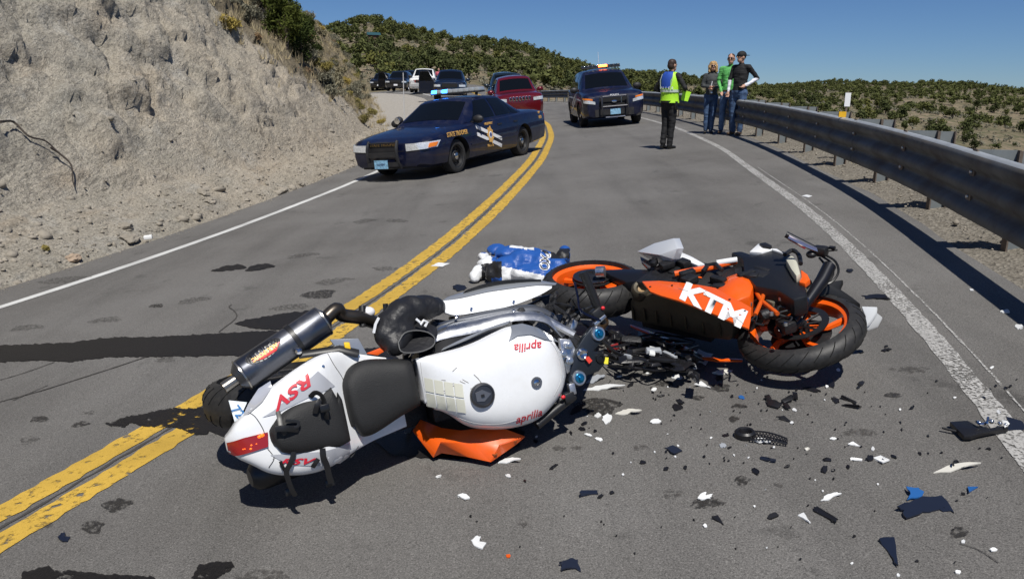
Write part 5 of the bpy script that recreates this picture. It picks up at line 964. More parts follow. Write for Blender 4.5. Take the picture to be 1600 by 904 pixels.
for x, y in ((712,497),(801,488)): q = A.z(x, y, -.21); MB().lathe([(.008,0),(.008,.012),(0,.014)], q+V((0, 0, .01)), (0, .6, .8), 10).build('frame_bolt', chrome, ap)
# muffler pair
me0, me1 = A.z(376, 588, -.17), A.z(508, 499, -.22); axm = (me1-me0).normalized(); Lm = (me1-me0).length; sidev = axm.cross(V((0, 0, 1))).normalized()
def oval(c, a, b, n=28): upv = axm.cross(sidev); return [c+sidev*a*math.cos(t)+upv*b*math.sin(t) for t in [2*math.pi*i/n for i in range(n)]]
mf = MB().loft([oval(me0+axm*t*Lm, a, b) for t, a, b in ((-.05,.038,.035),(0,.058,.052),(.02,.064,.058),(.05,.067,.060),(.95,.067,.060),(.98,.064,.057),(1.0,.05,.045),(1.03,.03,.03))]).build('muffler', titan, ap, 40)
MB().ring([(.016,-.075),(.024,-.075),(.024,.01),(.016,.01)], me0, axm, 20).build('muffler_tip', mat('steel_tip', (.30,.28,.25), .3, .9), mf); MB().lathe([(.016,-.05),(0,-.05)], me0, axm, 16).build('muffler_bore', dark_in, mf)
for t in (.02, .97): MB().loft([oval(me0+axm*(t-.008)*Lm, .0685, .0615), oval(me0+axm*(t+.008)*Lm, .0685, .0615)]).build('muffler_rim', mat('steel_rim', (.35,.33,.30), .25, .9), mf)
MB().loft([oval(me0+axm*.60*Lm, .0710, .064), oval(me0+axm*.65*Lm, .0710, .064)]).build('muffler_clamp', mblack, mf); q = me0+axm*.63*Lm; MB().tube([q-sidev*0+V((0,-.06,.05)), A.z(530, 545, -.12), A.z(560, 552, -.12)], [.02,.022,.022], 8, flat=.5).build('muffler_bracket', mblack, ap); MB().lathe([(.014,0),(.014,.012),(.006,.02),(0,.02)], q+V((0,-.045,.062)), (0,.2,1), 12).build('bracket_bolt', chrome, ap)
def mufsurf(u, v, lift): upv = axm.cross(sidev); a = v; return me0+axm*u*Lm+(sidev*math.cos(a)*(.067+lift)+upv*math.sin(a)*(.060+lift))
upv = axm.cross(sidev); tgt = (V((0, .62, .8))); best = max([2*math.pi*i/72 for i in range(72)], key=lambda a: (sidev*math.cos(a)+upv*math.sin(a)).dot(tgt)); sgn = 1
def sticker(fn_pts, lift, mt, nm): 
    bm = bmesh.new(); vs_ = [bm.verts.new((x, y, 0)) for x, y in fn_pts]; bm.faces.new(vs_); bmesh.ops.triangulate(bm, faces=bm.faces); bmesh.ops.subdivide_edges(bm, edges=bm.edges, cuts=2); me = bpy.data.meshes.new(nm); 
    for v in bm.verts: v.co = mufsurf(.30+v.co.x/Lm, best+v.co.y/.063, lift)
    bm.to_mesh(me); bm.free(); me.materials.append(mt); return link(nm, me, mf)
st_ = sticker([(.078*math.cos(t), .034*math.sin(t)) for t in [2*math.pi*i/28 for i in range(28)]], .002, mat('sticker_black', (.01,.01,.012), .4), 'muffler_badge'); sticker([(-.06,.012),(-.02,.027),(.04,.029),(.072,.008),(.03,.004),(.05,.018),(.02,.016),(-.01,.004)], .0032, mat('flame_red', (.65,.02,.02), .4), 'badge_flame')
o = text('AKRAPOVIC', .022, None, mat('badge_yellow', (.85,.45,.03), .4), mf, 'badge_lettering', .0, .95, 0, .0008)
for v in o.data.vertices: x, y = v.co.x, v.co.y; v.co = mufsurf(.30-x*1.0/Lm, best+(y+.010)/.063*1.0, .0042)
pp = crom([me1+axm*-.01, me1+axm*.06+V((0,.01,-.01)), A.z(535, 492, -.26), A.z(562, 496, -.28), A.z(590, 505, -.34)], 5); MB().tube(pp, .030, 12).build('exhaust_pipe', mat('pipe_brown', (.10,.085,.07), .35, .85), ap)
m2 = A.z(402, 742, -.20); MB().lathe([(.0,-.03),(.035,-.03),(.058,-.01),(.066,.02),(.066,.40),(.04,.43),(0,.43)], m2, (1, .06, -.25), 24).build('muffler', mat('dark_can', (.05,.05,.052), .4, .8), ap)
# rear wheel, front wheel, subframe, engine
wr_ = A.z(402, 590, -.56); moto_wheel(ap, (wr_.x+.07, .09, -.56), (0.05, 1, .05), .315, .19, mat('dark_rim', (.02,.02,.022), .4, .5), 5, dk_mech, .12, 'rear_wheel'); moto_wheel(ap, (1.47, -.05, -.72), (-.05, 1, .1), .30, .12, mat('dark_rim', (.02,.02,.022)), 5, dk_mech, .15, 'front_wheel')
MB().box((.55, .0, -.52), (.85, .12, .10)).build('swingarm', frame_al, ap, bevel=.02); eb = MB(); rr = random.Random(4)
eb.box((1.05, .0, -.42), (.50, .34, .36)).box((.98, .05, -.27), (.4, .3, .15)).box((1.3, .02, -.45), (.12, .32, .34))
for i in range(26): eb.box((rr.uniform(.75, 1.35), rr.uniform(.08, .22), rr.uniform(-.55, -.2)), (rr.uniform(.03, .12), rr.uniform(.03, .08), rr.uniform(.03, .1)), M4.Rotation(rr.uniform(0, 3), 3, 'Z'))
eb.box((1.05, -.16, -.46), (.45, .22, .22)).box((.62, -.10, -.42), (.35, .16, .16)); eb.build('engine', dk_mech, ap, bevel=.006); MB().box((.55, .03, -.22), (.55, .16, .14)).build('subframe', dk_mech, ap, bevel=.02)
plate([A.z(x, y, -.13) for x, y in ((515,530),(560,528),(575,555),(530,549))], (0, 0, -.02), 'seat_side_panel', silver, ap); plate([A.z(x, y, -.12) for x, y in ((537,534),(546,534),(548,546),(539,545))], (0, 0, .003), 'yellow_sticker', mat('yellow_sticker', (.85,.55,.02), .5), ap); plate([A.z(x, y, -.13) for x, y in ((572,552),(602,540),(608,545),(590,555))], (0, 0, -.01), 'orange_tool', orange, ap)
MB().tube([A.z(566, 478, -.3), A.z(567, 510, -.28)], .016, 10).build('fluid_bottle_stem', mblack, ap); MB().sphere(A.z(575, 488, -.31), (.032,.026,.03), 12, 8).build('fluid_bottle', mat('white_plastic', (.75,.75,.78), .35), ap); MB().tube([A.z(602, 474, -.32), A.z(603, 486, -.32)], .012, 8).build('peg', mblack, ap)
# steering: clamp, fork caps, bars
cl_ = A.z(934, 521, -.06); cr_ = A.z(904, 590, -.06); cm = A.z(909, 553, -.06); cb = A.z(936, 559, -.07); axs = V((-.25, 0, 1)).normalized()
def clamp_poly(): return [A.z(x, y, -.06) for x, y in ((924,512),(938,508),(946,518),(943,532),(928,548),(942,552),(948,566),(936,580),(918,586),(912,602),(898,606),(888,596),(892,580),(898,556),(904,540),(914,524))]
plate(clamp_poly(), (0, 0, -.035), 'triple_clamp', clamp_m, ap, .006)
for c_, nm in ((cl_, 'fork_cap'), (cr_, 'fork_cap')):
    f_ = MB().lathe([(.034,-.02),(.034,.006),(.030,.012),(.022,.012)], c_, (0, 0, 1), 24).build(nm, frame_al, ap); MB().lathe([(.022,.010),(.021,.018),(.010,.02),(.009,.03),(0,.03)], c_, (0, 0, 1), 18).build('adjuster', blue_an, f_); MB().tube([c_+V((0,0,-.04)), c_+V((.30,-.02,-.52))], .027, 12).build('fork_tube', goldf, ap)
f_ = MB().lathe([(.026,-.01),(.026,.01),(.018,.016),(.012,.012),(0,.010)], cm, (0, 0, 1), 18).build('stem_nut', chrome, ap); MB().lathe([(.022,-.01),(.022,.018),(.012,.02),(.012,.015),(0,.015)], cb, (0, 0, 1), 18).build('ignition_lock', mat('lock_black', (.02,.02,.02), .3, .5), ap)
q = A.z(920, 562, -.045); MB().box(q, (.02,.026,.006), M4.Rotation(.5, 3, 'Z')).build('red_tag', mat('red_tag', (.7,.05,.03), .5), ap); q = A.z(947, 563, -.06); MB().box(q, (.02,.03,.005), M4.Rotation(-.3, 3, 'Z')).build('yellow_tag', mat('yellow_tag', (.85,.75,.05), .5), ap)
gb = [A.z(943, 505, -.10), A.z(930, 470, -.09), A.z(911, 424, -.08)]; MB().tube([gb[0], gb[1], gb[2]], [.016,.021,.021], 12).build('handlebar_grip', mblack, ap); MB().tube(crom([A.z(938, 500, -.06), A.z(908, 486, -.04), A.z(903, 465, -.03), A.z(898, 441, -.03)], 4), .009, 8, flat=.6).build('clutch_lever', mat('dark_blue_metal', (.012,.018,.05), .35, .7), ap); MB().box(A.z(932, 490, -.08), (.055,.05,.05), M4.Rotation(.4, 3, 'Z')).build('switch_pod', mblack, ap, bevel=.008); MB().sphere(A.z(942, 481, -.05), (.010,.009,.008), 8, 6).build('red_switch', mat('red_switch', (.65,.02,.03), .4), ap); MB().box(A.z(936, 500, -.07), (.07,.018,.03), M4.Rotation(.45, 3, 'Z')).build('bar_clamp', frame_al, ap, bevel=.004)
gr_ = [A.z(897, 618, -.06), A.z(870, 638, -.05), A.z(838, 664, -.04)]; MB().tube([gr_[0], gr_[1], gr_[2]], [.018,.021,.021], 12).build('handlebar_grip', mblack, ap); MB().box(A.z(888, 620, -.04), (.05,.045,.04)).build('switch_pod', mblack, ap, bevel=.008); MB().sphere(A.z(880, 620, -.015), (.011,.009,.008), 8, 6).build('red_switch', mat('red_switch', (.6,.02,.03)), ap); MB().box(A.z(893, 607, -.05), (.03,.05,.03)).build('bar_clamp', frame_al, ap, bevel=.004)
for x, y in ((889,539),(890,563),(880,552)): q = A.z(x, y, -.05); MB().lathe([(.018,-.02),(.018,.004),(.011,.006),(.011,.014),(0,.015)], q, (0, 0, 1), 14).build('mount_bolt', frame_al, ap)
plate([A.z(x, y, -.07) for x, y in ((874,528),(892,530),(900,545),(897,575),(886,585),(880,560))], (0, 0, -.03), 'head_bracket', frame_al, ap, .006); MB().tube(crom([A.z(842, 492, -.20), A.z(870, 508, -.15), A.z(898, 523, -.1)], 4), .018, 8).build('frame_head', frame_al, ap); MB().box(A.z(893, 508, -.16), (.03,.05,.06), M4.Rotation(-.6, 3, 'Z')).build('fork_collar', frame_al, ap, bevel=.006)
MB().lathe([(.045,-.05),(.045,.05)], A.z(833, 487, -.30), (1, .2, 0), 16, caps=True).build('fan_motor', dk_mech, ap); MB().box(A.z(852, 478, -.36), (.09,.10,.10)).build('radiator_block', dk_mech, ap, bevel=.01); wb_ = MB()
for i in range(16):
    x, y = rr.uniform(858, 905), rr.uniform(455, 515); p0 = A.z(x, y, -.30+rr.uniform(-.06,.1)); p1 = p0+V((rr.uniform(-.12,.16), rr.uniform(-.1,.05), rr.uniform(-.08,.1))); wb_.tube(crom([p0, p0.lerp(p1, .5)+V((rr.uniform(-.04,.04), rr.uniform(-.02,.05), .03)), p1], 3), rr.uniform(.004,.011), 5)
wb_.build('wiring', dk_mech, ap)
# ===== orange motorcycle
OK_ = V((0, 0, CAMH))+ray(928, 447)*4.75; FK = V((math.cos(rad(-46)), math.sin(rad(-46)), 0)); FK.z = KX*FK.x+KY*FK.y-.02; K = BF(OK_, FK, rad(12), 1)
kt = thing('orange_motorcycle', 'orange and black sport motorcycle lying on its left side, belly silencer towards the camera', 'motorcycle', K.m)
Rw = K.mi.to_3x3()
def camdir(a, b, c): return (Rw @ (RT*a+UP*b-FW*c)).normalized()
fc = K.at(1250, 518, 3.92); moto_wheel(kt, fc, camdir(-.36, .86, .40), .315, .125, orange, 5, dk_mech, .15, 'front_wheel')
rc = K.at(926, 450, 4.74); MB().lathe([(.0,.075),(.10,.075),(.125,.065),(.125,.055)], rc, camdir(-.05, .93, .37), 28).build('sprocket', MT['disc_carrier'], kt); moto_wheel(kt, rc, camdir(-.05, .93, .37), .32, .19, orange, 5, dk_mech, .12, 'rear_wheel')
Z6 = lambda x, y: (850+x/4.52, 360+y/4.52)
Z7 = lambda x, y: (1100+x/3.617, 350+y/3.617)
# belly silencer: lower face towards the camera
sil = [K.z(*Z6(x, y), -.10) for x, y in ((600,500),(635,462),(770,450),(900,478),(1100,545),(1340,648),(1335,730),(1318,785),(1150,765),(900,700),(612,640))]; so_ = plate(sil, (0, 0, .16), 'belly_silencer', bronze, kt, .022)
for x, y in ((627,585),(708,592),(793,612),(892,632),(998,652),(1122,690),(1243,702)):
    a, b = K.z(*Z6(x-4, y-46), -.102), K.z(*Z6(x+10, y+46), -.102); MB().tube([a, a.lerp(b, .15), a.lerp(b, .85), b], [.004,.011,.011,.004], 8, flat=.6).build('silencer_rib', mat('rib_bronze', (.085,.07,.045), .4, .55), so_)
q = K.z(*Z6(690, 432), -.06); oc = MB().lathe([(.058,-.02),(.062,.0),(.058,.035),(.045,.05),(.03,.045),(.022,.03)], q, camdir(-.15,.55,.83), 24).build('silencer_outlet', bronze, kt); MB().lathe([(.022,.03),(0,.022)], q, camdir(-.15,.55,.83), 14).build('outlet_bore', mat('outlet_tan', (.30,.20,.10), .6), oc)
# fairing side with lettering (upper side)
fpts = [(1003,439),(1030,438),(1065,441),(1095,445),(1118,449),(1142,463),(1160,472),(1174,480),(1173,497),(1170,513),(1145,503),(1118,491),(1085,478),(1060,469),(1032,461),(1016,455)]
YF = -.17; fp = [K.y(x, y, YF) for x, y in fpts]; fair = plate(fp, (0, .012, 0), 'side_fairing', orange, kt, .003)
def quad_text(s, c, ux, uy, fr_, yv, mt, parent, name='lettering', bold=.03, sx=1.0):
    o = text(s, 1.0, None, mt, parent, name, 0, sx, 0, bold); xs = [v.co.x for v in o.data.vertices]; ys_ = [v.co.y for v in o.data.vertices]; w, h = max(xs)-min(xs), max(ys_)-min(ys_); mx_, my_ = (max(xs)+min(xs))/2, (max(ys_)+min(ys_))/2
    for v in o.data.vertices: a, b = (v.co.x-mx_)/w, (v.co.y-my_)/h; v.co = fr_.y(c[0]+ux[0]*a+uy[0]*b, c[1]+ux[1]*a+uy[1]*b, yv)
    return o
quad_text('KTM', (1115, 476), (96, 47), (12, -27), K, YF-.003, mat('white_lettering', (.80,.80,.80), .4), fair, bold=.05)
plate([K.h(x, y, .05) for x, y in ((984,506),(1010,515),(1045,528),(1085,547),(1100,556),(1130,559),(1160,560),(1160,563),(1120,563),(1092,559),(1042,532),(985,509))], (0, .01, 0), 'lower_fairing_edge', orange, kt, .002)
# tank cover, seat, frame, tail
def blob(name, mt, parts, parent, vox=.012, sm=4, disp=None): 
    mb = MB()
    for c, r in parts: mb.sphere(c, r, 12, 8)
    return remesh(mb, name, [mt], parent, vox, sm, None, disp)
tc0 = [(1120,452),(1135,432),(1158,424),(1174,425),(1180,440),(1172,462),(1150,470),(1128,464)]; tcp = [K.y(x, y, -.160) for x, y in tc0]; tco = MB().add(tcp+[p_+V((0,.12,0)) for p_ in tcp]+[sum(tcp, V())/8+V((0,-.03,0))], [(i, (i+1) % 8, 16) for i in range(8)]+[(i, (i+1) % 8, 8+(i+1) % 8, 8+i) for i in range(8)]).build('tank_cover', orange, kt, 25, bevel=.01)
plate([K.y(x, y, -.14) for x, y in ((1058,432),(1085,420),(1112,424),(1128,434),(1118,447),(1090,446),(1062,443))], (0, .05, 0), 'seat', seatm, kt, .012); plate([K.y(x, y, -.147) for x, y in ((1077,430),(1096,432),(1097,434),(1077,432))], (0, .004, 0), 'seat_stripe', orange, kt, .0005)
MB().tube([K.y(x, y, -.16) for x, y in ((1054,428),(1080,423),(1110,418),(1150,408))], .018, 8).build('frame_tube', orange, kt); MB().tube([K.y(x, y, -.18) for x, y in ((1120,410),(1138,407),(1152,405))], .014, 8, flat=.5).build('white_trim', mwhite, kt); MB().tube([K.y(x, y, -.18) for x, y in ((1098,424),(1106,414),(1118,412),(1128,422))], .012, 6).build('mount_bracket', mblack, kt)
swp = [K.y(x, y, -.10) for x, y in ((940,421),(975,419),(1015,420),(1050,424),(1062,432),(1040,437),(1000,438),(978,440),(955,430))]; plate(swp, (0, .07, 0), 'swingarm', mat('black_swingarm', (.012,.013,.018), .35, .3), kt, .012); MB().tube([K.y(932, 425, -.12), K.y(945, 424, -.12)], .035, 14).build('axle_nut', frame_al, kt); plate([K.y(x, y, -.05) for x, y in ((945,446),(962,438),(975,438),(962,446),(952,453))], (0, .02, 0), 'chain_guard', orange, kt)
# pale pointed tail cowl
tcv = [K.y(x, y, z) for x, y, z in ((995,393,-.16),(1022,380,-.22),(1052,372,-.26),(1058,388,-.26),(1052,405,-.20),(1044,419,-.12),(1026,412,-.10),(1030,398,-.22))]
MB().add(tcv+[v_+V((.01,.02,.05)) for v_ in tcv], [(0,1,7),(1,2,7),(2,3,7),(3,4,7),(4,5,7),(5,6,7),(6,0,7)]+[(8+a, 8+b, 15) for a, b in ((1,0),(2,1),(3,2),(4,3),(5,4),(6,5),(0,6))]+[(i, (i+1) % 7, 8+(i+1) % 7, 8+i) for i in range(7)]).build('tail_cowl', mat('pale_grey_cowl', (.55,.57,.60), .3, .1, coat=.5), kt, 20, bevel=.003)
plate([K.y(x, y, -.12) for x, y in ((1000,400),(1020,410),(1026,420),(1012,418),(1002,408))], (0, .02, 0), 'smoked_tail_lens', mat('smoke_lens', (.06,.06,.065), .2), kt); plate([K.y(x, y, -.15) for x, y in ((1058,391),(1080,400),(1101,412),(1090,414),(1066,404),(1058,402))], (0, .02, 0), 'tail_panel', mwhite, kt); MB().box(K.y(1068, 412, -.15), (.08,.05,.06), M4.Rotation(.3, 3, 'Y')).build('latch_box', mblack, kt, bevel=.01); MB().tube([K.y(1016, 408, -.12), K.y(1028, 434, -.1)], .014, 8).build('passenger_peg', mblack, kt)
# front body: black inner fairing, reservoir, screens
bf = [K.y(x, y, -.18) for x, y in ((1141,393),(1158,391),(1180,398),(1206,388),(1228,392),(1240,400),(1248,425),(1258,445),(1262,462),(1240,468),(1215,452),(1180,446),(1162,425),(1160,404))]; plate(bf, (0, .10, 0), 'inner_fairing', mat('black_inner', (.009,.010,.013), .4), kt, .015)
plate([K.y(x, y, -.19) for x, y in ((1171,393),(1184,381),(1192,379),(1200,388),(1214,388),(1224,395),(1206,389),(1190,394))], (0, .03, 0), 'nose_panel', mwhite, kt); plate([K.y(x, y, -.2) for x, y in ((1186,380),(1196,378),(1206,383),(1204,387),(1192,385))], (0, .02, 0), 'mirror_base', mblack, kt)
rv = [K.y(x, y, -.22) for x, y in ((1227,404),(1238,396),(1246,408),(1251,426),(1244,431),(1236,420))]; plate(rv, (0, .05, 0), 'fluid_reservoir', mat('cloudy_plastic', (.50,.49,.40), .4), kt, .012); MB().tube(crom([K.y(x, y, -.21) for x, y in ((1226,398),(1238,391),(1248,398),(1251,412))], 4), .012, 6).build('hose', mblack, kt)
plate([K.y(x, y, -.20) for x, y in ((1251,420),(1262,428),(1266,436),(1258,442),(1248,440),(1252,432))], (0, .03, 0), 'orange_cover', orange, kt, .006)
MB().tube([K.y(x, y, -.12) for x, y in ((1150,467),(1163,457),(1176,447),(1186,447))], [.030,.036,.038,.03], 14).build('exhaust_collector', mat('burnt_chrome', (.42,.36,.28), .22, .95), kt); MB().box(K.y(1225, 470, -.06), (.10,.10,.22), M4.Rotation(.4, 3, 'Y')).build('radiator', mat('radiator_bronze', (.16,.14,.10), .55, .4, bump=.6, bscale=150), kt, bevel=.006)
fk0 = fc+camdir(-.36,.86,.40)*.09; MB().tube([K.at(1238, 500, 3.78), K.at(1262, 470, 3.83), K.at(1285, 437, 3.90), K.at(1296, 415, 3.94)], [.024,.026,.034,.034], 12).build('fork_leg', mat('fork_black', (.014,.015,.02), .35, .4), kt); MB().tube([K.at(1246, 488, 3.78), K.at(1256, 466, 3.82)], .027, 10).build('fork_band', mat('blue_fork', (.02,.05,.14), .35, .5), kt); MB().tube([K.at(1222, 480, 4.03), K.at(1262, 440, 4.13)], .028, 10).build('fork_leg', mat('fork_black', (.014,.015,.02)), kt)
MB().tube([K.at(1228, 366, 4.00), K.at(1255, 380, 3.98), K.at(1288, 396, 3.96)], [.017,.018,.015], 10).build('handlebar_grip', mblack, kt); MB().tube(crom([K.at(1232, 370, 3.94), K.at(1248, 378, 3.93), K.at(1264, 386, 3.93), K.at(1284, 393, 3.93)], 3), .012, 8, flat=.7).build('brake_lever', mat('lever_chrome_red', (.65,.55,.57), .15, .9), kt); MB().tube([K.at(1232, 373, 3.94), K.at(1258, 388, 3.93)], .005, 6).build('red_lever_edge', mat('dark_red', (.25,.02,.03), .4), kt)
MB().box(K.at(1282, 392, 3.94), (.07,.05,.05)).build('master_cylinder', mblack, kt, bevel=.01); MB().tube([K.at(1286, 392, 3.94), K.at(1308, 390, 3.94)], .007, 6).build('mirror_stalk', mblack, kt); MB().box(K.at(1300, 388, 3.94), (.03,.02,.02)).build('stalk_joint', mblack, kt); MB().sphere(K.at(1268, 397, 3.96), (.028,.02,.028), 12, 8).build('brake_reservoir', mblack, kt)
for i, pix in enumerate(([(1286,396),(1305,408),(1310,425),(1300,440),(1284,446)],[(1284,400),(1298,410),(1302,426),(1296,440)],[(1280,402),(1292,418),(1294,434)])): MB().tube(crom([K.at(x, y, 3.94+.02*i) for x, y in pix], 5), .006, 6).build('brake_hose', mblack, kt)
MB().box(K.at(1228, 508, 3.80), (.09,.06,.07), M4.Rotation(.5, 3, 'Y')).build('brake_caliper', dk_mech, kt, bevel=.012); MB().tube([K.at(1215, 520, 3.82), K.at(1250, 500, 3.84)], [.03,.035], 10).build('fork_foot', MT['fork_black'], kt)
plate([K.at(x, y, 4.03) for x, y in ((1262,455),(1290,440),(1318,436),(1312,450),(1330,462),(1345,474),(1320,470),(1290,468))], (0, .03, 0), 'front_fender', mblack, kt, .006)
plate([K.at(x, y, 4.0) for x, y in ((1346,478),(1371,479),(1370,488),(1360,502),(1350,510),(1353,494))], (0, .02, 0), 'fender_panel', mat('pale_panel', (.62,.64,.66), .3, coat=.5), kt); plate([K.at(x, y, 4.02) for x, y in ((1370,488),(1379,495),(1372,508),(1356,514),(1352,510),(1362,502))], (0, .012, 0), 'fender_screen', mat('clear_grey', (.45,.46,.47), .15), kt)
eb = MB(); rr = random.Random(9)
c0 = K.y(1130, 500, .02); eb.box((.62, .02, .10), (.46, .30, .34)); eb.box((.95, .0, .12), (.25, .28, .30))
for i in range(24): eb.box((rr.uniform(.4, 1.05), rr.uniform(-.18, -.02), rr.uniform(-.02, .22)), (rr.uniform(.03,.1), rr.uniform(.03,.08), rr.uniform(.03,.1)), M4.Rotation(rr.uniform(0, 3), 3, 'Y'))
eb.build('engine', dk_mech, kt, bevel=.006); wb_ = MB()
for i in range(14):
    x, y = rr.uniform(1175, 1235), rr.uniform(455, 505); p0 = K.at(x, y, 4.0+rr.uniform(-.05,.1)); p1 = p0+V((rr.uniform(-.1,.1), rr.uniform(-.06,.03), rr.uniform(-.1,.1))); wb_.tube(crom([p0, p0.lerp(p1, .5)+V((0, -.03, .02)), p1], 3), rr.uniform(.005,.012), 5)
wb_.build('wiring', dk_mech, kt)
# ---------------------------------------------------------------- stains on the road
from mathutils.bvhtree import BVHTree
def stain_mat(name, holes, col=(.009,.008,.0075), rough=.5, sc=9, op=1.0):
    m, n, b, out = nodes(name); ge = N(n, 'NewGeometry'); t = N(n, 'TexNoise', Scale=75, Detail=5, Roughness=.7); n.links.new(ge.outputs['Position'], t.inputs['Vector']); b.inputs['Base Color'].default_value = (*col, 1); b.inputs['Roughness'].default_value = rough; b.inputs['Specular IOR Level'].default_value = .3
    n.links.new(ramp(n, t.outputs[0], [(.3, [c*.6 for c in col]), (.7, [c*1.9 for c in col])]).outputs[0], b.inputs['Base Color']); t3 = N(n, 'TexNoise', Scale=sc, Detail=8, Roughness=.72); n.links.new(ge.outputs['Position'], t3.inputs['Vector'])
    n.links.new(ramp(n, t3.outputs[0], [(holes, op), (holes+.06, 0)]).outputs[0], b.inputs['Alpha']); bp = N(n, 'Bump', Strength=.5, Distance=.004); t2 = N(n, 'TexNoise', Scale=170, Detail=3); n.links.new(ge.outputs['Position'], t2.inputs['Vector']); n.links.new(t2.outputs[0], bp.inputs['Height']); n.links.new(bp.outputs[0], b.inputs['Normal']); return m
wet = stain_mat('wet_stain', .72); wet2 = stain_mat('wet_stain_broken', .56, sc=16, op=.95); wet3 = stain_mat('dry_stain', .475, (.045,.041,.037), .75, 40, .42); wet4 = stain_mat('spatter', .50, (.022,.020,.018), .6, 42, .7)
def sheet(pix, name, mt, dz=.006, jit=1.6, seed=0, step=3.0):
    rr = random.Random(seed); out = []; n = len(pix)
    for i in range(n):
        a, b = pix[i], pix[(i+1) % n]; L = math.hypot(b[0]-a[0], b[1]-a[1]); k = max(1, int(L/step))
        for q in range(k): t = q/k; x, y = a[0]+(b[0]-a[0])*t, a[1]+(b[1]-a[1])*t; w = mn.fractal(V((x*.12, y*.12, seed)), .8, 2, 4)*jit*2+rr.uniform(-jit, jit)*.6; out.append((x+w*.8, y+w*.55+rr.uniform(-jit, jit)*.25))
    bm = bmesh.new(); vs = []
    for x, y in out: p = P(x, y, 0); vs.append(bm.verts.new((p.x, p.y, g(p.x, p.y)+dz)))
    bm.faces.new(vs); bmesh.ops.triangulate(bm, faces=bm.faces); bmesh.ops.recalc_face_normals(bm, faces=bm.faces); me = bpy.data.meshes.new(name); bm.to_mesh(me); bm.free(); me.materials.append(mt); o = link(name, me); o['kind'] = 'structure'; return o
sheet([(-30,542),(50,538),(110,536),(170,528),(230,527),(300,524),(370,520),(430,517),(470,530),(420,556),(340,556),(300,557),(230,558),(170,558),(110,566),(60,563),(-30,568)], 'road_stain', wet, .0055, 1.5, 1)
sheet([(365,506),(385,500),(410,496),(440,490),(485,486),(520,490),(500,512),(440,516),(400,514)], 'road_stain', wet, .006, 1.3, 2)
sheet([(166,664),(185,656),(205,650),(235,645),(262,638),(300,640),(330,630),(420,640),(420,700),(352,684),(330,676),(305,681),(285,672),(262,668),(225,668),(205,660),(190,668)], 'road_stain', wet2, .0065, 2.2, 3)
sheet([(35,897),(62,888),(76,884),(84,892),(110,892),(160,898),(240,902),(250,912),(30,912)], 'road_stain', wet2, .006, 2.0, 4); sheet([(298,904),(312,884),(335,879),(362,878),(366,886),(352,898),(330,908)], 'road_stain', wet2, .006, 2.0, 5); sheet([(360,900),(400,890),(440,893),(455,905),(380,910)], 'road_stain', wet3, .006, 2, 6)
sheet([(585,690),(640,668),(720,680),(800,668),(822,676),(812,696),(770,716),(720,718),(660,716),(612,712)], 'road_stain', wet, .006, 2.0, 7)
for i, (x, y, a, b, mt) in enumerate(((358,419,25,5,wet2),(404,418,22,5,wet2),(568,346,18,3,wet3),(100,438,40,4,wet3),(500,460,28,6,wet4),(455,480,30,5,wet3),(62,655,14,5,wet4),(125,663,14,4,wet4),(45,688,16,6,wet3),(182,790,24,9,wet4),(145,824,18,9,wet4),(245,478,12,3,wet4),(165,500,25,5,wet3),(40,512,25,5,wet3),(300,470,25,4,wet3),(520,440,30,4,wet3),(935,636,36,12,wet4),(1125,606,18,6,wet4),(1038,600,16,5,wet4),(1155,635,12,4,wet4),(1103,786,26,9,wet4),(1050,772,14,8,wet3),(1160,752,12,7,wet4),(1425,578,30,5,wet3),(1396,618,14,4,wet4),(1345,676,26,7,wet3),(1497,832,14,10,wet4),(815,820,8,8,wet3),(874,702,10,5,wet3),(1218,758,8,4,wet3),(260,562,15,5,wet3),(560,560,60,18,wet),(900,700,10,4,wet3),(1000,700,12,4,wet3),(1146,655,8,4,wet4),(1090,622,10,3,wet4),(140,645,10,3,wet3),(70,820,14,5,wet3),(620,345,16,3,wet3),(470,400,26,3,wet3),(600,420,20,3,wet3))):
    sheet([(x+a*math.cos(t)*(1+.25*math.sin(3*t+i)), y+b*math.sin(t)*(1+.2*math.cos(2*t+i))-.12*a*math.cos(t)*(x < 600)) for t in [2*math.pi*k/14 for k in range(14)]], 'road_stain', mt, .005, .9, 20+i, 2.5)
def crack(pix, w): 
    pts = [P(x, y, 0) for x, y in pix]; c = crom(pts, 5); vs = []; fs = []
    for i, p in enumerate(c): t = (c[min(i+1, len(c)-1)]-c[max(i-1, 0)]).normalized(); n_ = V((-t.y, t.x, 0)); k = w*(.6+.5*random.Random(i).random()); a, b = p+n_*k, p-n_*k; vs += [(a.x, a.y, g(a.x, a.y)+.0045), (b.x, b.y, g(b.x, b.y)+.0045)]
    fs = [(2*i, 2*i+1, 2*i+3, 2*i+2) for i in range(len(c)-1)]; o = MB().add(vs, fs).build('road_crack', tar); o['kind'] = 'structure'
for pix, w in (([(342,519),(352,511),(364,502),(370,494),(366,486),(358,480),(362,476)], .006), ([(0,594),(40,582),(85,566)], .006), ([(0,628),(60,612),(130,590),(180,574),(228,558)], .008), ([(20,626),(75,602)], .005), ([(1560,880),(1530,860),(1500,850)], .002)): crack(pix, w)
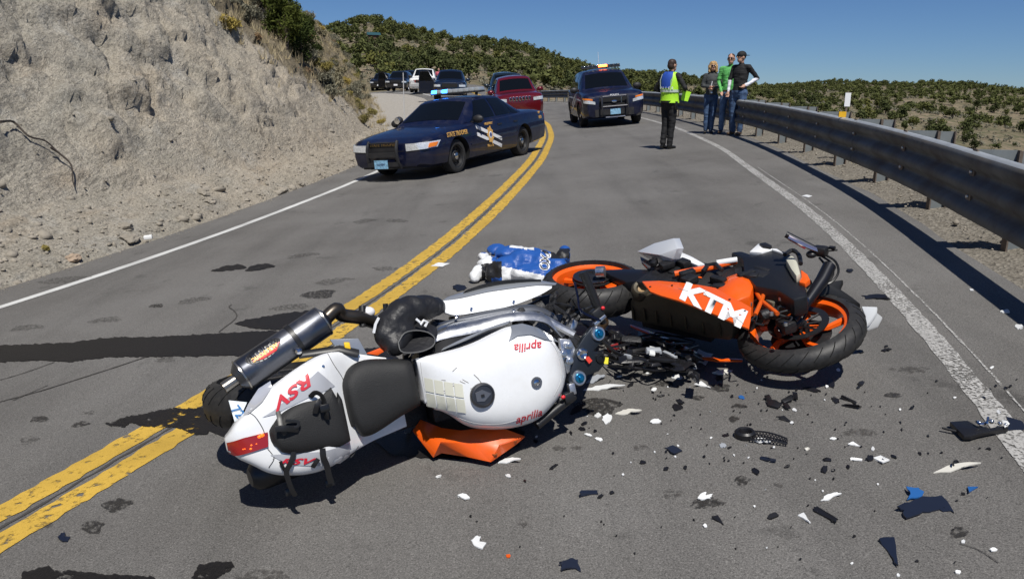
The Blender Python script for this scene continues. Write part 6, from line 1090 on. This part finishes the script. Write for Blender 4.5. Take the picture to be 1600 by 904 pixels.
# ---------------------------------------------------------------- debris
dm = dict(w=mat('shard_white', (.74,.75,.75), .35, coat=.3, grime=.1, vscale=30), k=mat('shard_black', (.010,.010,.012), .4), n=mat('shard_navy', (.012,.016,.03), .35), b=mat('shard_blue', (.02,.10,.30), .35), o=orange, g=mat('shard_grey', (.35,.37,.40), .35), c=mat('shard_offwhite', (.62,.60,.54), .5), r=mat('shard_red', (.5,.03,.02), .4))
def shard(px_, py_, w, h, ang, c, seed, label=None, cat='debris', grp=None, name='plastic_shard', poly=None, thick=.004, lift=.012, tilt=1.0):
    rr = random.Random(seed); c0 = P(px_, py_, 0); c0.z = g(c0.x, c0.y); ca, sa = math.cos(rad(ang)), math.sin(rad(ang)); n = 6
    if poly is None: poly = [(math.cos(t)*rr.uniform(.75, 1.05), math.sin(t)*rr.uniform(.6, 1.1)) for t in [2*math.pi*(i+rr.uniform(-.25, .25))/n for i in range(n)]]
    jp = []
    for i in range(len(poly)):
        a_, b_2 = poly[i], poly[(i+1) % len(poly)]; jp.append(a_)
        if w > 9:
            for t in (.33, .66): jp.append((a_[0]+(b_2[0]-a_[0])*t+rr.uniform(-.09, .09), a_[1]+(b_2[1]-a_[1])*t+rr.uniform(-.12, .12)))
    poly = jp; pts = []
    for i, (u, v) in enumerate(poly):
        x, y = px_+(u*w/2*ca-v*h/2*sa), py_-(u*w/2*sa+v*h/2*ca); hh = .003+lift*tilt*(.5+.5*math.sin(u*2.2+seed))*(1 if v > 0 else .45)+.002*rr.random(); p = P(x, y, hh); pts.append(p-c0)
    ctr = sum(pts, V())/len(pts)+V((0, 0, lift*.15)); k = len(pts); vs = pts+[ctr]+[p-V((0, 0, thick)) for p in pts]+[ctr-V((0, 0, thick))]
    vs = [V((v.x, v.y, max(v.z, (.0015 if i <= k else .0005)+KX*v.x+KY*v.y))) for i, v in enumerate(vs)]
    fs = [tuple(range(k)), tuple(range(2*k, k, -1))]+[(i, (i+1) % k, k+1+(i+1) % k, k+1+i) for i in range(k)]
    o = MB().add(vs, fs).build(name, dm[c], None, 25, mx=M4.Translation(c0)); return tag(o, label, cat, grp)
TRI = [(-1,.2),(-.2,1),(1,-.9),(.2,-.5)]; PAC = [(-1,.3),(-.3,1),(.3,.9),(.1,.1),(1,-.1),(.5,-1),(-.6,-.5)]; BAR = [(-1,.7),(-.8,1),(1,-.2),(.95,-1),(-.9,-.1)]; ARC = [(-1,-.3),(-.4,.7),(.3,.9),(1,.4),(.3,.1),(-.3,-.6)]; RAG = [(-1,.2),(-.55,.5),(-.1,1),(.6,.95),(1,-.8),(.5,-.4),(-.1,-.5),(-.7,-1),(-.75,-.2)]; QUAD = [(-1,-.1),(-.15,1),(1,.15),(.25,-1)]; FAN = [(-1,1),(.4,.8),(1,.2),(.7,-.6),(-.9,-1),(-.5,-.2)]
big_shards = [
 (796,719,36,11,4,'w',ARC,'curved white fairing shard in front of the orange fairing panel'),(748,846,24,20,0,'w',PAC,'notched white shard lowest in the middle foreground'),(725,774,21,9,-12,'w',None,'small rounded white shard below the white motorcycle'),(891,881,36,20,-8,'n',RAG,'black triangular shard at the bottom centre of the road'),(920,768,28,13,18,'n',BAR,'boxy black plastic piece in the centre foreground'),
 (948,653,17,20,-40,'w',None,'oval white shard with a red tipped neighbour beside the clamp end'),(934,648,12,9,0,'w',None,'small white and red chip beside the oval white shard'),(982,643,42,11,3,'c',ARC,'long off white shard in front of the dark stain'),(1096,557,38,26,8,'w',QUAD,'square white card lying against the orange motorcycle'),(1061,560,32,9,4,'w',ARC,'curved white sliver left of the square white card'),(1130,580,34,8,6,'c',None,'pale leaf shaped sliver left of the front wheel shadow'),(1098,600,26,11,0,'w',TRI,'white triangular shard below the square card'),(1058,588,21,8,0,'w',None,'white shard with ragged edge left of the triangular shard'),
 (944,605,66,11,4,'w',ARC,'long white fairing strip beside the fork of the white motorcycle'),(931,592,32,16,10,'g',ARC,'grey curved fairing piece above the long white strip'),(1052,701,28,12,-12,'n',QUAD,'dark diamond shaped shard in the middle of the lane'),(1059,635,20,12,-8,'k',None,'folded black shard left of the centre debris'),(1227,654,30,10,-12,'k',TRI,'long black shard above the wire mesh strip'),(1268,608,30,8,-12,'k',None,'black leaf shaped shard under the front wheel shadow'),(1298,598,16,16,20,'k',QUAD,'black folded square shard right of the wheel shadow'),(1200,716,26,8,0,'n',BAR,'short dark bar below the wire mesh strip'),(1191,688,28,11,-14,'w',ARC,'pale visor shaped shard lying on the wire mesh'),
 (1102,774,24,12,20,'w',PAC,'crumpled white shard on a drip stain'),(1122,810,22,12,-18,'k',TRI,'black pointed shard below the crumpled white one'),(1299,775,34,12,12,'w',ARC,'long white shard above the black bar at right'),(1290,802,42,15,-18,'k',BAR,'flat black bar in the right foreground'),(1257,807,22,14,-10,'w',TRI,'white wedge left of the flat black bar'),(1208,805,22,10,18,'k',None,'black lens shaped shard left of the white wedge'),(1430,769,28,20,0,'b',FAN,'blue curved plastic shard above the large black panel'),(1446,790,88,32,4,'n',RAG,'large torn black panel in the right foreground'),(1519,762,14,15,60,'b',TRI,'small blue shard near the right edge'),(1392,856,48,36,-32,'n',TRI,'black triangular panel in the lower right corner'),(1496,730,76,15,8,'c',ARC,'long off white fairing piece near the right white line'),(1377,716,26,10,-10,'w',QUAD,'white striped label scrap right of centre'),(1338,716,19,5,3,'w',BAR,'thin white strip left of the label scrap'),(1360,715,16,11,0,'k',None,'black piece between the white strip and the label scrap'),(1335,693,20,8,0,'w',TRI,'flat white triangular chip above the label scrap'),
 (1570,486,16,8,0,'w',None,'white chip beyond the right white line'),(1593,510,16,9,0,'w',None,'white chip at the right edge beyond the white line'),(1261,306,16,4,0,'w',QUAD,'white paper scrap on the far shoulder'),(688,413,30,7,6,'w',QUAD,'white paper scrap on the yellow line'),(100,838,20,15,10,'n',PAC,'black star shaped scrap beside the yellow line at left'),(1587,663,34,20,-10,'n',FAN,'navy screen fragment at the right edge on the white line'),(1326,623,26,8,-14,'k',BAR,'black strip right of the centre debris'),(1332,633,34,6,-4,'k',None,'thin black strip below its twin'),(1369,463,46,8,-2,'k',RAG,'jagged black strip near the front fender'),(1385,546,17,7,0,'k',ARC,'black hook shaped piece right of the front wheel'),(1328,422,12,7,0,'k',None,'small black piece beside the right white line'),(719,449,26,13,0,'k',None,'glossy black mirror piece behind the white side fairing'),(640,660,0,0,0,'w',None,None)]
for i, (x, y, w, h, a, c, po_, lb) in enumerate(big_shards):
    if lb: shard(x, y, w, h, a, c, 100+i, lb, 'debris', None, 'plastic_shard', po_, .005, .02 if w > 25 else .012)
shard(1493, 722, 12, 11, 0, 'k', 60, 'dark round piece on the long off white fairing piece', 'debris', None, 'plastic_fragment', None, .02, .03)
def zone(x, y): return 'in front of the white motorcycle' if x < 960 else ('left of the wire mesh strip' if x < 1145 else (('above' if y < 680 else 'below')+' the wire mesh strip' if x < 1340 else 'towards the right white line'))
sm = [(685,743,12,4,'w'),(794,742,11,5,'w'),(838,681,5,3,'w'),(919,678,15,4,'w'),(936,685,14,6,'w'),(1025,657,18,8,'w'),(1022,607,10,7,'w'),(1130,695,13,9,'g'),(1241,639,9,5,'w'),(1237,659,7,4,'w'),(1292,603,6,5,'w'),(1302,684,12,4,'w'),(1261,700,9,5,'c'),(1364,700,7,7,'w'),(1560,642,10,7,'w'),(1550,573,9,4,'w'),(1102,820,8,6,'w'),(1553,857,13,6,'w'),(1497,892,11,7,'w'),(1404,897,6,6,'w'),(1505,845,8,7,'w'),(1518,452,7,4,'w'),(1008,570,10,5,'w'),(1020,545,20,5,'w'),(968,587,10,3,'w'),(1045,545,8,3,'w'),(1012,582,6,3,'w'),(1060,585,5,3,'w'),(765,664,7,4,'w'),(1492,620,6,3,'w'),(1290,545,6,4,'w'),(1310,577,7,5,'w')]
for i, (x, y, w, h, c) in enumerate(sm): shard(x, y, w, h, random.Random(i).uniform(-25, 25), c, 300+i, 'small white plastic chip on the asphalt '+zone(x, y), 'debris', 'small white chips '+zone(x, y), 'plastic_chip', None, .004, .008)
sk = [(865,728,16,6),(909,669,12,7),(892,675,6,5),(837,688,9,4),(938,774,13,5),(956,768,9,6),(1005,721,12,7),(1041,731,9,7),(1071,729,7,7),(1123,589,13,9),(1063,626,16,7),(1033,617,15,3),(1144,618,6,5),(1134,679,12,5),(1140,698,9,3),(1180,735,18,10),(1230,727,11,5),(1288,732,14,15),(1293,717,17,6),(1305,624,20,10),(1397,712,14,6),(1537,620,8,4),(1572,605,8,5),(1579,602,6,4),(1425,636,7,5),(1341,604,8,4),(1545,700,8,4),(1437,707,7,4),(1325,728,8,6),(1302,733,7,4),(1505,770,8,4),(1385,540,8,3),(1450,680,5,3),(985,590,10,7),(985,600,14,6),(900,640,26,10),(913,660,12,5),(930,672,6,5),(1020,612,6,4),(820,750,5,4),(735,805,5,4),(745,812,5,3),(1302,812,8,4),(1335,836,6,4),(1433,875,6,5),(1100,712,6,4),(1281,546,6,4),(1345,548,10,5),(1345,598,12,8)]
for i, (x, y, w, h) in enumerate(sk): shard(x, y, w, h, random.Random(i+70).uniform(-35, 35), 'k', 400+i, 'small black plastic fragment on the asphalt '+zone(x, y), 'debris', 'small black fragments '+zone(x, y), 'plastic_fragment', None, .004, .010)
shard(1159, 620, 11, 7, -20, 'b', 61, 'tiny blue chip among the black fragments', 'debris', None, 'plastic_chip'); shard(794, 867, 9, 6, 0, 'o', 62, 'tiny orange chip in the lower middle foreground', 'debris', None, 'plastic_chip'); shard(1330, 541, 8, 5, 0, 'o', 63, 'tiny orange chip beside the front tyre', 'debris', None, 'plastic_chip')
rr = random.Random(77)
for i in range(150):
    x = rr.gauss(1180, 170) if rr.random() < .7 else rr.uniform(660, 1590); y = rr.uniform(585, 890) if rr.random() < .6 else rr.uniform(600, 720)
    if x > 1595 or x < 620 or (x < 900 and y < 740): continue
    k = rr.random() < .80; s_ = rr.uniform(2.2, 5); shard(x, y, s_, s_*rr.uniform(.5, .9), rr.uniform(-40, 40), 'k' if k else 'w', 600+i, ('tiny black plastic crumb ' if k else 'tiny white plastic crumb ')+zone(x, y), 'debris', ('tiny black crumbs ' if k else 'tiny white crumbs ')+zone(x, y), 'plastic_crumb', None, .003, .006)
# black bracket cluster
br = thing('broken_bracket', 'broken black plastic bracket with bent arms below the front wheel', 'debris', M4.Translation(P(1221, 626, 0))); b0 = P(1221, 626, 0)
def gpoly(pix, hs, th, name, mt, par, base, bev=.002): pts = [P(x, y, h)-base for (x, y), h in zip(pix, hs)]; return plate(pts, (0, 0, -th), name, mt, par, bev)
for pix in ([(1197,622),(1212,624),(1222,630),(1216,636),(1200,632)],[(1194,617),(1202,615),(1206,622),(1198,624)],[(1220,624),(1236,615),(1240,622),(1226,628)],[(1222,628),(1230,628),(1236,636),(1228,637)],[(1238,611),(1246,612),(1247,622),(1240,622)]): gpoly(pix, [.02, .025, .02, .012, .012][:len(pix)], .008, 'bracket_piece', dm['k'], br, b0)
# grommet and mesh
gb_ = P(1164, 682, 0); gm = thing('air_vent', 'black rubber ring with wire mesh strip in the middle of the debris', 'debris', M4.Translation(gb_)); MB().ring([(.022,0),(.045,0),(.045,.02),(.036,.028),(.028,.024)], (0, 0, .004), GN, 24).build('rubber_ring', dm['k'], gm)
mesh_ = MB(); mu = lambda u, v: P(1172+58*u, 673+12*u+14*v*(1-.4*u)-6*math.sin(u*3.1)*.6, .014+.01*math.sin(u*3.1))-gb_
for i in range(13):
    for sgn_ in (0, 1): a, b = mu(i/12, sgn_), mu(min(1, i/12+.12), 1-sgn_); mesh_.tube([a, b], .0022, 4)
for v in (0, 1): mesh_.tube([mu(i/10, v) for i in range(11)], .004, 5)
mesh_.build('wire_mesh', dm['k'], gm)
# lever assembly at the right edge
lb_ = P(1529, 672, 0); lv = thing('lever_assembly', 'broken black footrest bracket with metal fittings near the right white line', 'debris', M4.Translation(lb_)); gpoly([(1484,658),(1512,656),(1526,664),(1545,668),(1572,664),(1576,668),(1560,670),(1530,676),(1518,680),(1506,680),(1494,668)], [.03]*11, .02, 'bracket', dm['k'], lv, lb_, .003); MB().tube([P(1472, 668, .02)-lb_, P(1500, 675, .015)-lb_], .006, 6).build('pedal', dm['k'], lv)
for x, y, r in ((1549,658,.014),(1562,661,.012),(1571,663,.010),(1530,660,.012)): MB().sphere(P(x, y, .04)-lb_, r*.75, 10, 8).build('fitting', chrome, lv)
MB().tube(crom([P(x, y, .05)-lb_ for x, y in ((1526,658),(1532,662),(1542,660),(1544,652))], 3), .006, 6).build('spring', chrome, lv); plate([P(x, y, .04)-lb_ for x, y in ((1565,655),(1574,656),(1578,661),(1570,667))], (0, 0, -.004), 'white_tip', dm['w'], lv)
# orange fairing panel under the white motorcycle
of = P(730, 700, 0); oq = lambda x, y, h: P(x, y, h)-of
ofp = [oq(*q) for q in ((657,655,.15),(690,668,.14),(720,672,.13),(745,669,.13),(790,670,.13),(820,681,.085),(806,693,.06),(767,720,.035),(730,712,.04),(690,706,.04),(677,713,.03),(645,672,.11))]; cen = [oq(688,690,.11), oq(740,692,.105), oq(780,694,.095)]
vs = ofp+cen; fs = [(0,1,12),(1,2,12),(2,3,13),(2,13,12),(3,4,13),(4,14,13),(4,5,14),(5,6,14),(6,7,14),(7,8,13),(7,13,14),(8,9,12),(8,12,13),(9,10,12),(10,11,12),(11,0,12)]; n_ = len(vs)
op = MB().add(vs+[v-V((0, 0, .004)) for v in vs], fs+[tuple(i+n_ for i in f[::-1]) for f in fs]+[(i, (i+1) % 12, n_+(i+1) % 12, n_+i) for i in range(12)]).build('fairing_panel', orange, None, 50, mx=M4.Translation(of)); tag(op, 'bent orange fairing panel on the road under the white motorcycle', 'fairing panel')
for x, y in ((804,688),(773,709)): MB().ring([(.006,0),(.012,0),(.012,.004),(.006,.004)], oq(x, y, .078 if x > 790 else .058), GN, 12).build('fastener', mat('fastener_brown', (.3,.08,.02), .5), op)
shard(640, 658, 18, 34, -12, 'g', 90, 'grey fairing sliver between the seat and the orange panel', 'debris', None, 'plastic_shard', [(-.6,-1),(.5,-1),(1,1),(0,1)], .004, .06)
# wreckage between the two motorcycles
rr = random.Random(31); wk = P(985, 560, 0); wr = thing('wreckage_pile', 'tangle of broken black parts and cables between the two motorcycles', 'wreckage', M4.Translation(wk)); wq = lambda x, y, h: P(x, y, h)-wk
for i in range(95):
    x = rr.uniform(930, 1090); y = 508+max(0, (x-930)*.22)+rr.uniform(0, 46); hh = rr.uniform(.01, .13); c = wq(x, y, hh); R3 = M4.Rotation(rr.uniform(0, 3), 3, 'Z') @ M4.Rotation(rr.uniform(-.6, .6), 3, 'X'); s_ = rr.uniform(.02, .075)
    k = rr.random(); mt_ = dm['k'] if k < .78 else (dk_mech if k < .92 else (dm['w'] if k < .95 else dm['g'])); MB().box(c, (s_*2, s_*rr.uniform(.4, 1), rr.uniform(.006, .03)), R3, taper=rr.uniform(.5, 1)).build('broken_part', mt_, wr, bevel=.003)
for i in range(20): x, y = rr.uniform(935, 1040), rr.uniform(520, 575); MB().tube(crom([wq(x, y, .06), wq(x+rr.uniform(10, 40), y+rr.uniform(-6, 12), .10), wq(x+rr.uniform(40, 80), y+rr.uniform(0, 18), .03)], 4), rr.uniform(.004, .009), 6).build('cable', dm['k'], wr)
MB().tube(crom([wq(945,535,.10), wq(965,552,.10), wq(990,560,.08), wq(1020,566,.05)], 4), .018, 8, flat=.6).build('black_duct', dm['k'], wr); MB().tube(crom([wq(968,563,.05), wq(985,570,.04), wq(1000,566,.05)], 4), .012, 6, flat=.5).build('grey_trim', dm['g'], wr); plate([wq(x, y, .03) for x, y in ((1030,556),(1055,547),(1058,549),(1036,560))], (0, 0, -.006), 'chrome_strip', chrome, wr); plate([wq(x, y, .08) for x, y in ((948,540),(965,535),(968,540),(952,546))], (0, 0, -.02), 'red_part', mat('dark_red_part', (.25,.02,.02), .5), wr)
# ---------------------------------------------------------------- leather jacket and black boot
def pxof(w): v = w-V((0, 0, CAMH)); z = v.dot(FW); return 800+FPX*v.dot(RT)/z, 452-FPX*v.dot(UP)/z
def cloth(name, mats, base, blobs, rule_px, vox, parent=None, amp=.018, freq=9):
    mb = MB()
    for (x, y, h), r in blobs: mb.sphere(P(x, y, h)-base, r, 12, 8)
    def rule(C): return np.array([rule_px(*pxof(V(c)+base)) for c in C], np.int32)
    o = remesh(mb, name, mats, None, vox, 5, None, lambda p: amp*(mn.ridged_multi_fractal(V((p.x*freq*.6, p.y*freq, p.z*freq*1.2)), 1, 2, 3, 1, 2)-1.0)*.55+amp*.5*mn.noise(p*freq*2)); me = o.data
    C = np.empty(len(me.polygons)*3); me.polygons.foreach_get('center', C); me.polygons.foreach_set('material_index', rule(C.reshape(-1, 3))); o.location = base; return o
jb = P(815, 438, 0); jblue = mat('blue_leather', (.018,.085,.33), .42, spec=.4, bump=.3, bscale=90); jwhite = mat('white_leather', (.68,.69,.70), .45, bump=.3, bscale=90); jblack = mat('black_leather', (.012,.012,.014), .5, bump=.3)
def jrule(x, y):
    if x < 768 and y > 395: return 1 if not (x > 752 and y > 412) else 2
    if 762 < x < 784 and 408 < y < 434: return 2
    if 784 < x < 850 and y > 417+(x-790)*.22: return 1
    if 797 < x < 835 and y < 386+(x-797)*.12: return 1
    if 860 < x < 890 and 388 < y < 404: return 2
    return 0
jk = cloth('leather_jacket', [jblue, jwhite, jblack], jb, [((790,420,.10),(.13,.14,.11)),((820,410,.13),(.16,.15,.12)),((850,412,.12),(.14,.14,.11)),((835,428,.08),(.20,.12,.08)),((800,395,.16),(.16,.10,.06)),((775,390,.16),(.09,.09,.05)),((830,398,.16),(.12,.09,.06)),((870,418,.10),(.10,.12,.09)),((880,402,.13),(.065,.09,.07)),((882,392,.16),(.05,.07,.05)),((800,432,.05),(.17,.10,.06)),((850,432,.06),(.15,.10,.06)),((762,412,.10),(.09,.09,.07)),((748,425,.07),(.07,.08,.06)),((742,432,.05),(.05,.06,.05)),((770,428,.07),(.07,.08,.07)),((756,402,.13),(.05,.06,.04)),((890,430,.06),(.05,.06,.03))], jrule, .012, amp=.024, freq=8); tag(jk, 'crumpled blue and white leather racing jacket behind the motorcycles', 'jacket')
def wrap_text(s, c, ux, uy, obj, mt, off=.006, bold=.02, name='lettering'):
    bv = BVHTree.FromPolygons([obj.matrix_world @ v.co if False else v.co+obj.location for v in obj.data.vertices], [tuple(p.vertices) for p in obj.data.polygons]); o = text(s, 1.0, None, mt, obj, name, 0, 1, 0, bold); bm = bmesh.new(); bm.from_mesh(o.data); bmesh.ops.subdivide_edges(bm, edges=[e for e in bm.edges if e.calc_length() > .08], cuts=3); bm.to_mesh(o.data); bm.free()
    xs = [v.co.x for v in o.data.vertices]; ys_ = [v.co.y for v in o.data.vertices]; w, h = max(xs)-min(xs), max(ys_)-min(ys_); last = None
    for v in o.data.vertices:
        a, b = (v.co.x-(max(xs)+min(xs))/2)/w, (v.co.y-(max(ys_)+min(ys_))/2)/h; d = ray(c[0]+ux[0]*a+uy[0]*b, c[1]+ux[1]*a+uy[1]*b).normalized(); hit = bv.ray_cast(V((0, 0, CAMH)), d); p = hit[0]-d*off if hit[0] is not None else (last or obj.location); last = p; v.co = p-obj.location
    return o
wrap_text('AXO', (852, 404), (-4, 36), (-17, -3), jk, whited, .005, .055); wrap_text('AXO', (852, 404), (-4, 33), (-13, -2), jk, jblack, .009, .0)
bb = A.m @ A.z(640, 505, -.16); bq = lambda x, y, z: (A.m @ A.z(x, y, z))-bb
mb = MB()
for (x, y, z), r in (((662,480,-.20),(.075,.06,.055)),((645,482,-.18),(.075,.06,.06)),((628,492,-.16),(.07,.07,.07)),((612,508,-.15),(.075,.07,.075)),((604,522,-.14),(.055,.06,.06)),((622,520,-.14),(.07,.06,.07)),((618,538,-.11),(.05,.05,.05)),((680,478,-.22),(.05,.05,.045))): mb.sphere(bq(x, y, z), r, 12, 8)
bt = remesh(mb, 'riding_boot', [jblack], None, .010, 5, None, lambda p: .010*(mn.ridged_multi_fractal(p*11, 1, 2, 3, 1, 2)-1)*.6); bt.location = bb; tag(bt, 'scuffed black leather riding boot lying on the white motorcycle', 'boot')
op_ = [bq(x, y, z) for x, y, z in ((622,535,-.06),(632,520,-.08),(650,516,-.09),(668,519,-.09),(679,528,-.08),(676,540,-.06),(660,548,-.05),(640,551,-.05),(626,548,-.05))]; inn = [p_*.82+sum(op_, V())/9*.18+(A.m.to_3x3() @ V((-.02,.05,-.07))) for p_ in op_]; outb = [bq(x, y, z) for x, y, z in ((612,520,-.13),(625,505,-.15),(645,500,-.16),(665,503,-.16),(682,510,-.15),(684,520,-.13),(668,530,-.12),(640,535,-.12),(620,532,-.12))]
MB().loft([outb, op_, inn], True, False).build('boot_cuff', jblack, bt, 60); MB().add(inn, [tuple(range(9))]).build('boot_lining', dark_in, bt); MB().tube(crom([p_+(A.m.to_3x3() @ V((0, 0, .004))) for p_ in op_+[op_[0]]], 3), .003, 6).build('cuff_piping', mat('grey_piping', (.10,.10,.10), .6), bt)
for pix in ([(650,498),(656,503),(657,507),(662,500),(668,503),(664,510)],[(584,520),(587,506),(592,496)]): MB().tube([bq(x, y, -.075 if x > 620 else -.10) for x, y in pix], .006, 5).build('white_logo' if pix[0][0] > 620 else 'white_heel_strip', whited, bt)
# ---------------------------------------------------------------- small details
def hull_line(pix, hull, r, name, mt, par, lift=.0006): return MB().tube([V((q.x, q.y, hull.surf(q.x, q.y)+lift)) for q in [A.on(x, y, hull) for x, y in pix]], r, 5).build(name, mt, par)
seam_m = mat('seam_dark', (.05,.05,.05), .8); scuff = mat('scuff_grey', (.22,.2,.18), .8)
def fine(pix, n=6): return [tuple(v[:2]) for v in crom([V((x, y, 0)) for x, y in pix], n)]
for pix in ([(512,552),(522,570),(534,588),(540,604)],[(560,696),(550,712),(540,716)],[(420,730),(428,715),(418,700)],[(385,642),(398,650),(410,668),(414,680)]): hull_line(fine(pix), th, .0016, 'panel_seam', seam_m, tail)
for pix in ([(657,566),(660,590),(664,612),(667,634)],[(700,645),(740,660),(780,662),(815,654)],[(852,526),(868,545),(876,570),(876,595),(866,618)]): hull_line(fine(pix), tkh, .0014, 'panel_seam', mat('seam_grey', (.38,.38,.38), .6), tank)
rr = random.Random(12)
for i in range(22):
    x, y = rr.gauss(700, 22), rr.gauss(602, 16); a = rr.uniform(-.6, .3); L = rr.uniform(3, 11)
    hull_line([(x, y), (x+L*.5*math.cos(a), y-L*.5*math.sin(a)), (x+L*math.cos(a), y-L*math.sin(a))], tkh, rr.uniform(.0005, .0014), 'scratch', scuff, tank)
for i in range(10):
    x, y = rr.uniform(400, 560), rr.choice([rr.uniform(700, 725), rr.uniform(565, 600)]); a = rr.uniform(-.3, .6); L = rr.uniform(4, 14)
    if y < 620 and x < 470: continue
    hull_line([(x, y), (x+L*math.cos(a), y-L*math.sin(a))], th, .0006, 'scratch', scuff, tail)
for x, y in ((470,596),(505,572),(560,556)): q = A.on(x, y, th); MB().lathe([(.006,0),(.006,.003),(.003,.004),(0,.003)], (q.x, q.y, th.surf(q.x, q.y)), (0, 0, 1), 10).build('screw', chrome, tail)
# mechanical parts of the orange motorcycle
fo = mat('frame_orange', (.62,.09,.004), .4, 0, grime=.25, vscale=20, gcol=(.1,.03,.01))
for pix in ([(1150,452),(1172,440),(1196,450)],[(1172,440),(1190,470),(1180,492)],[(1196,450),(1190,470),(1215,490)],[(1150,408),(1175,418),(1196,450)]): MB().tube([K.y(x, y, -.13) for x, y in pix], .011, 8).build('trellis_tube', fo, kt)
rr = random.Random(21)
for i in range(16):
    x, y = rr.uniform(1172, 1232), rr.uniform(452, 512); q = K.y(x, y, rr.uniform(-.15, -.08)); k = rr.random()
    if k < .45: MB().lathe([(.010,-.01),(.010,.006),(.006,.008),(0,.008)], q, (0, -1, .2), 8).build('bolt', mat('bolt_zinc', (.6,.6,.6)) if k < .2 else chrome, kt)
    else: MB().tube(crom([q, q+V((rr.uniform(-.05,.05), -.02, rr.uniform(-.04,.06))), q+V((rr.uniform(-.08,.08), rr.uniform(-.02,.03), rr.uniform(-.08,.08)))], 4), rr.uniform(.004,.008), 6).build('hose', mblack, kt)
MB().lathe([(.024,-.04),(.028,-.03),(.028,.03),(.024,.04)], K.y(1200, 490, -.10), (.5, 0, .8), 14, caps=True).build('oil_filter', dk_mech, kt)
for t in (0, .25, .5, .75): MB().ring([(.036,-.004),(.041,-.004),(.041,.004),(.036,.004)], K.y(1163+16*t, 457-9*t, -.12), (.8, 0, .6), 16).build('collector_clamp', alloy, kt)
for x, y in ((1016,448),(1050,446),(1140,468),(1164,486)): MB().lathe([(.006,0),(.006,.003),(0,.004)], K.y(x, y, YF-.001), (0, -1, 0), 10).build('fairing_bolt', mblack, fair)
for pix in ([(1100,456),(1104,462)],[(1060,450),(1075,455)],[(1150,496),(1162,506)]): MB().tube([K.y(x, y, YF-.0035) for x, y in pix], .0012, 4).build('scratch', scuff, fair)
MB().tube(crom([K.y(x, y, -.05) for x, y in ((975,432),(1000,446),(1020,458))], 4), .010, 8).build('brake_line', mblack, kt)
# hillside house
hd_ = 110.
while hd_ < 300 and PD(584, 64, hd_).z > float(T(PD(584, 64, hd_).x, hd_)): hd_ += 3
hz = PD(584, 64, hd_); hz.z -= .6; hh = thing('hillside_house', 'tiny brown house with teal roof among junipers on the far hill', 'house', M4.Translation(hz) @ M4.Rotation(.3, 4, 'Z') @ M4.Scale(.6, 4)); MB().box((0, 0, 1.6), (4.6, 3.4, 3.4)).build('wall', mat('brown_siding', (.10,.055,.035), .8), hh)
MB().prism([(-2.2, 0), (2.2, 0), (0, 1.2)], 5.6, M4.Translation((-2.8, 0, 3.2)) @ M4.Rotation(rad(90), 4, 'Z') @ M4.Rotation(rad(90), 4, 'X')).build('roof', mat('teal_roof', (.012,.06,.075), .6), hh)
for x in (-1.2, 1.2): MB().box((x, -1.72, 1.9), (.9, .06, 1.1)).build('window', glass_m, hh)
# loose sand at the pavement edge
pos = []; sz = []; rs2 = np.random.RandomState(8)
for _ in range(1800):
    y = 3+25*rs2.uniform(0, 1)**1.3; x = pl_x(y)+abs(rs2.normal(0, .12))-.03; pos.append((x, y, g(x, y)+.004)); sz.append(.004*math.exp(rs2.normal(.1, .5)))
stones('edge_grit', 'pale grit spilled on the edge of the left lane', pos, sz, stm_)
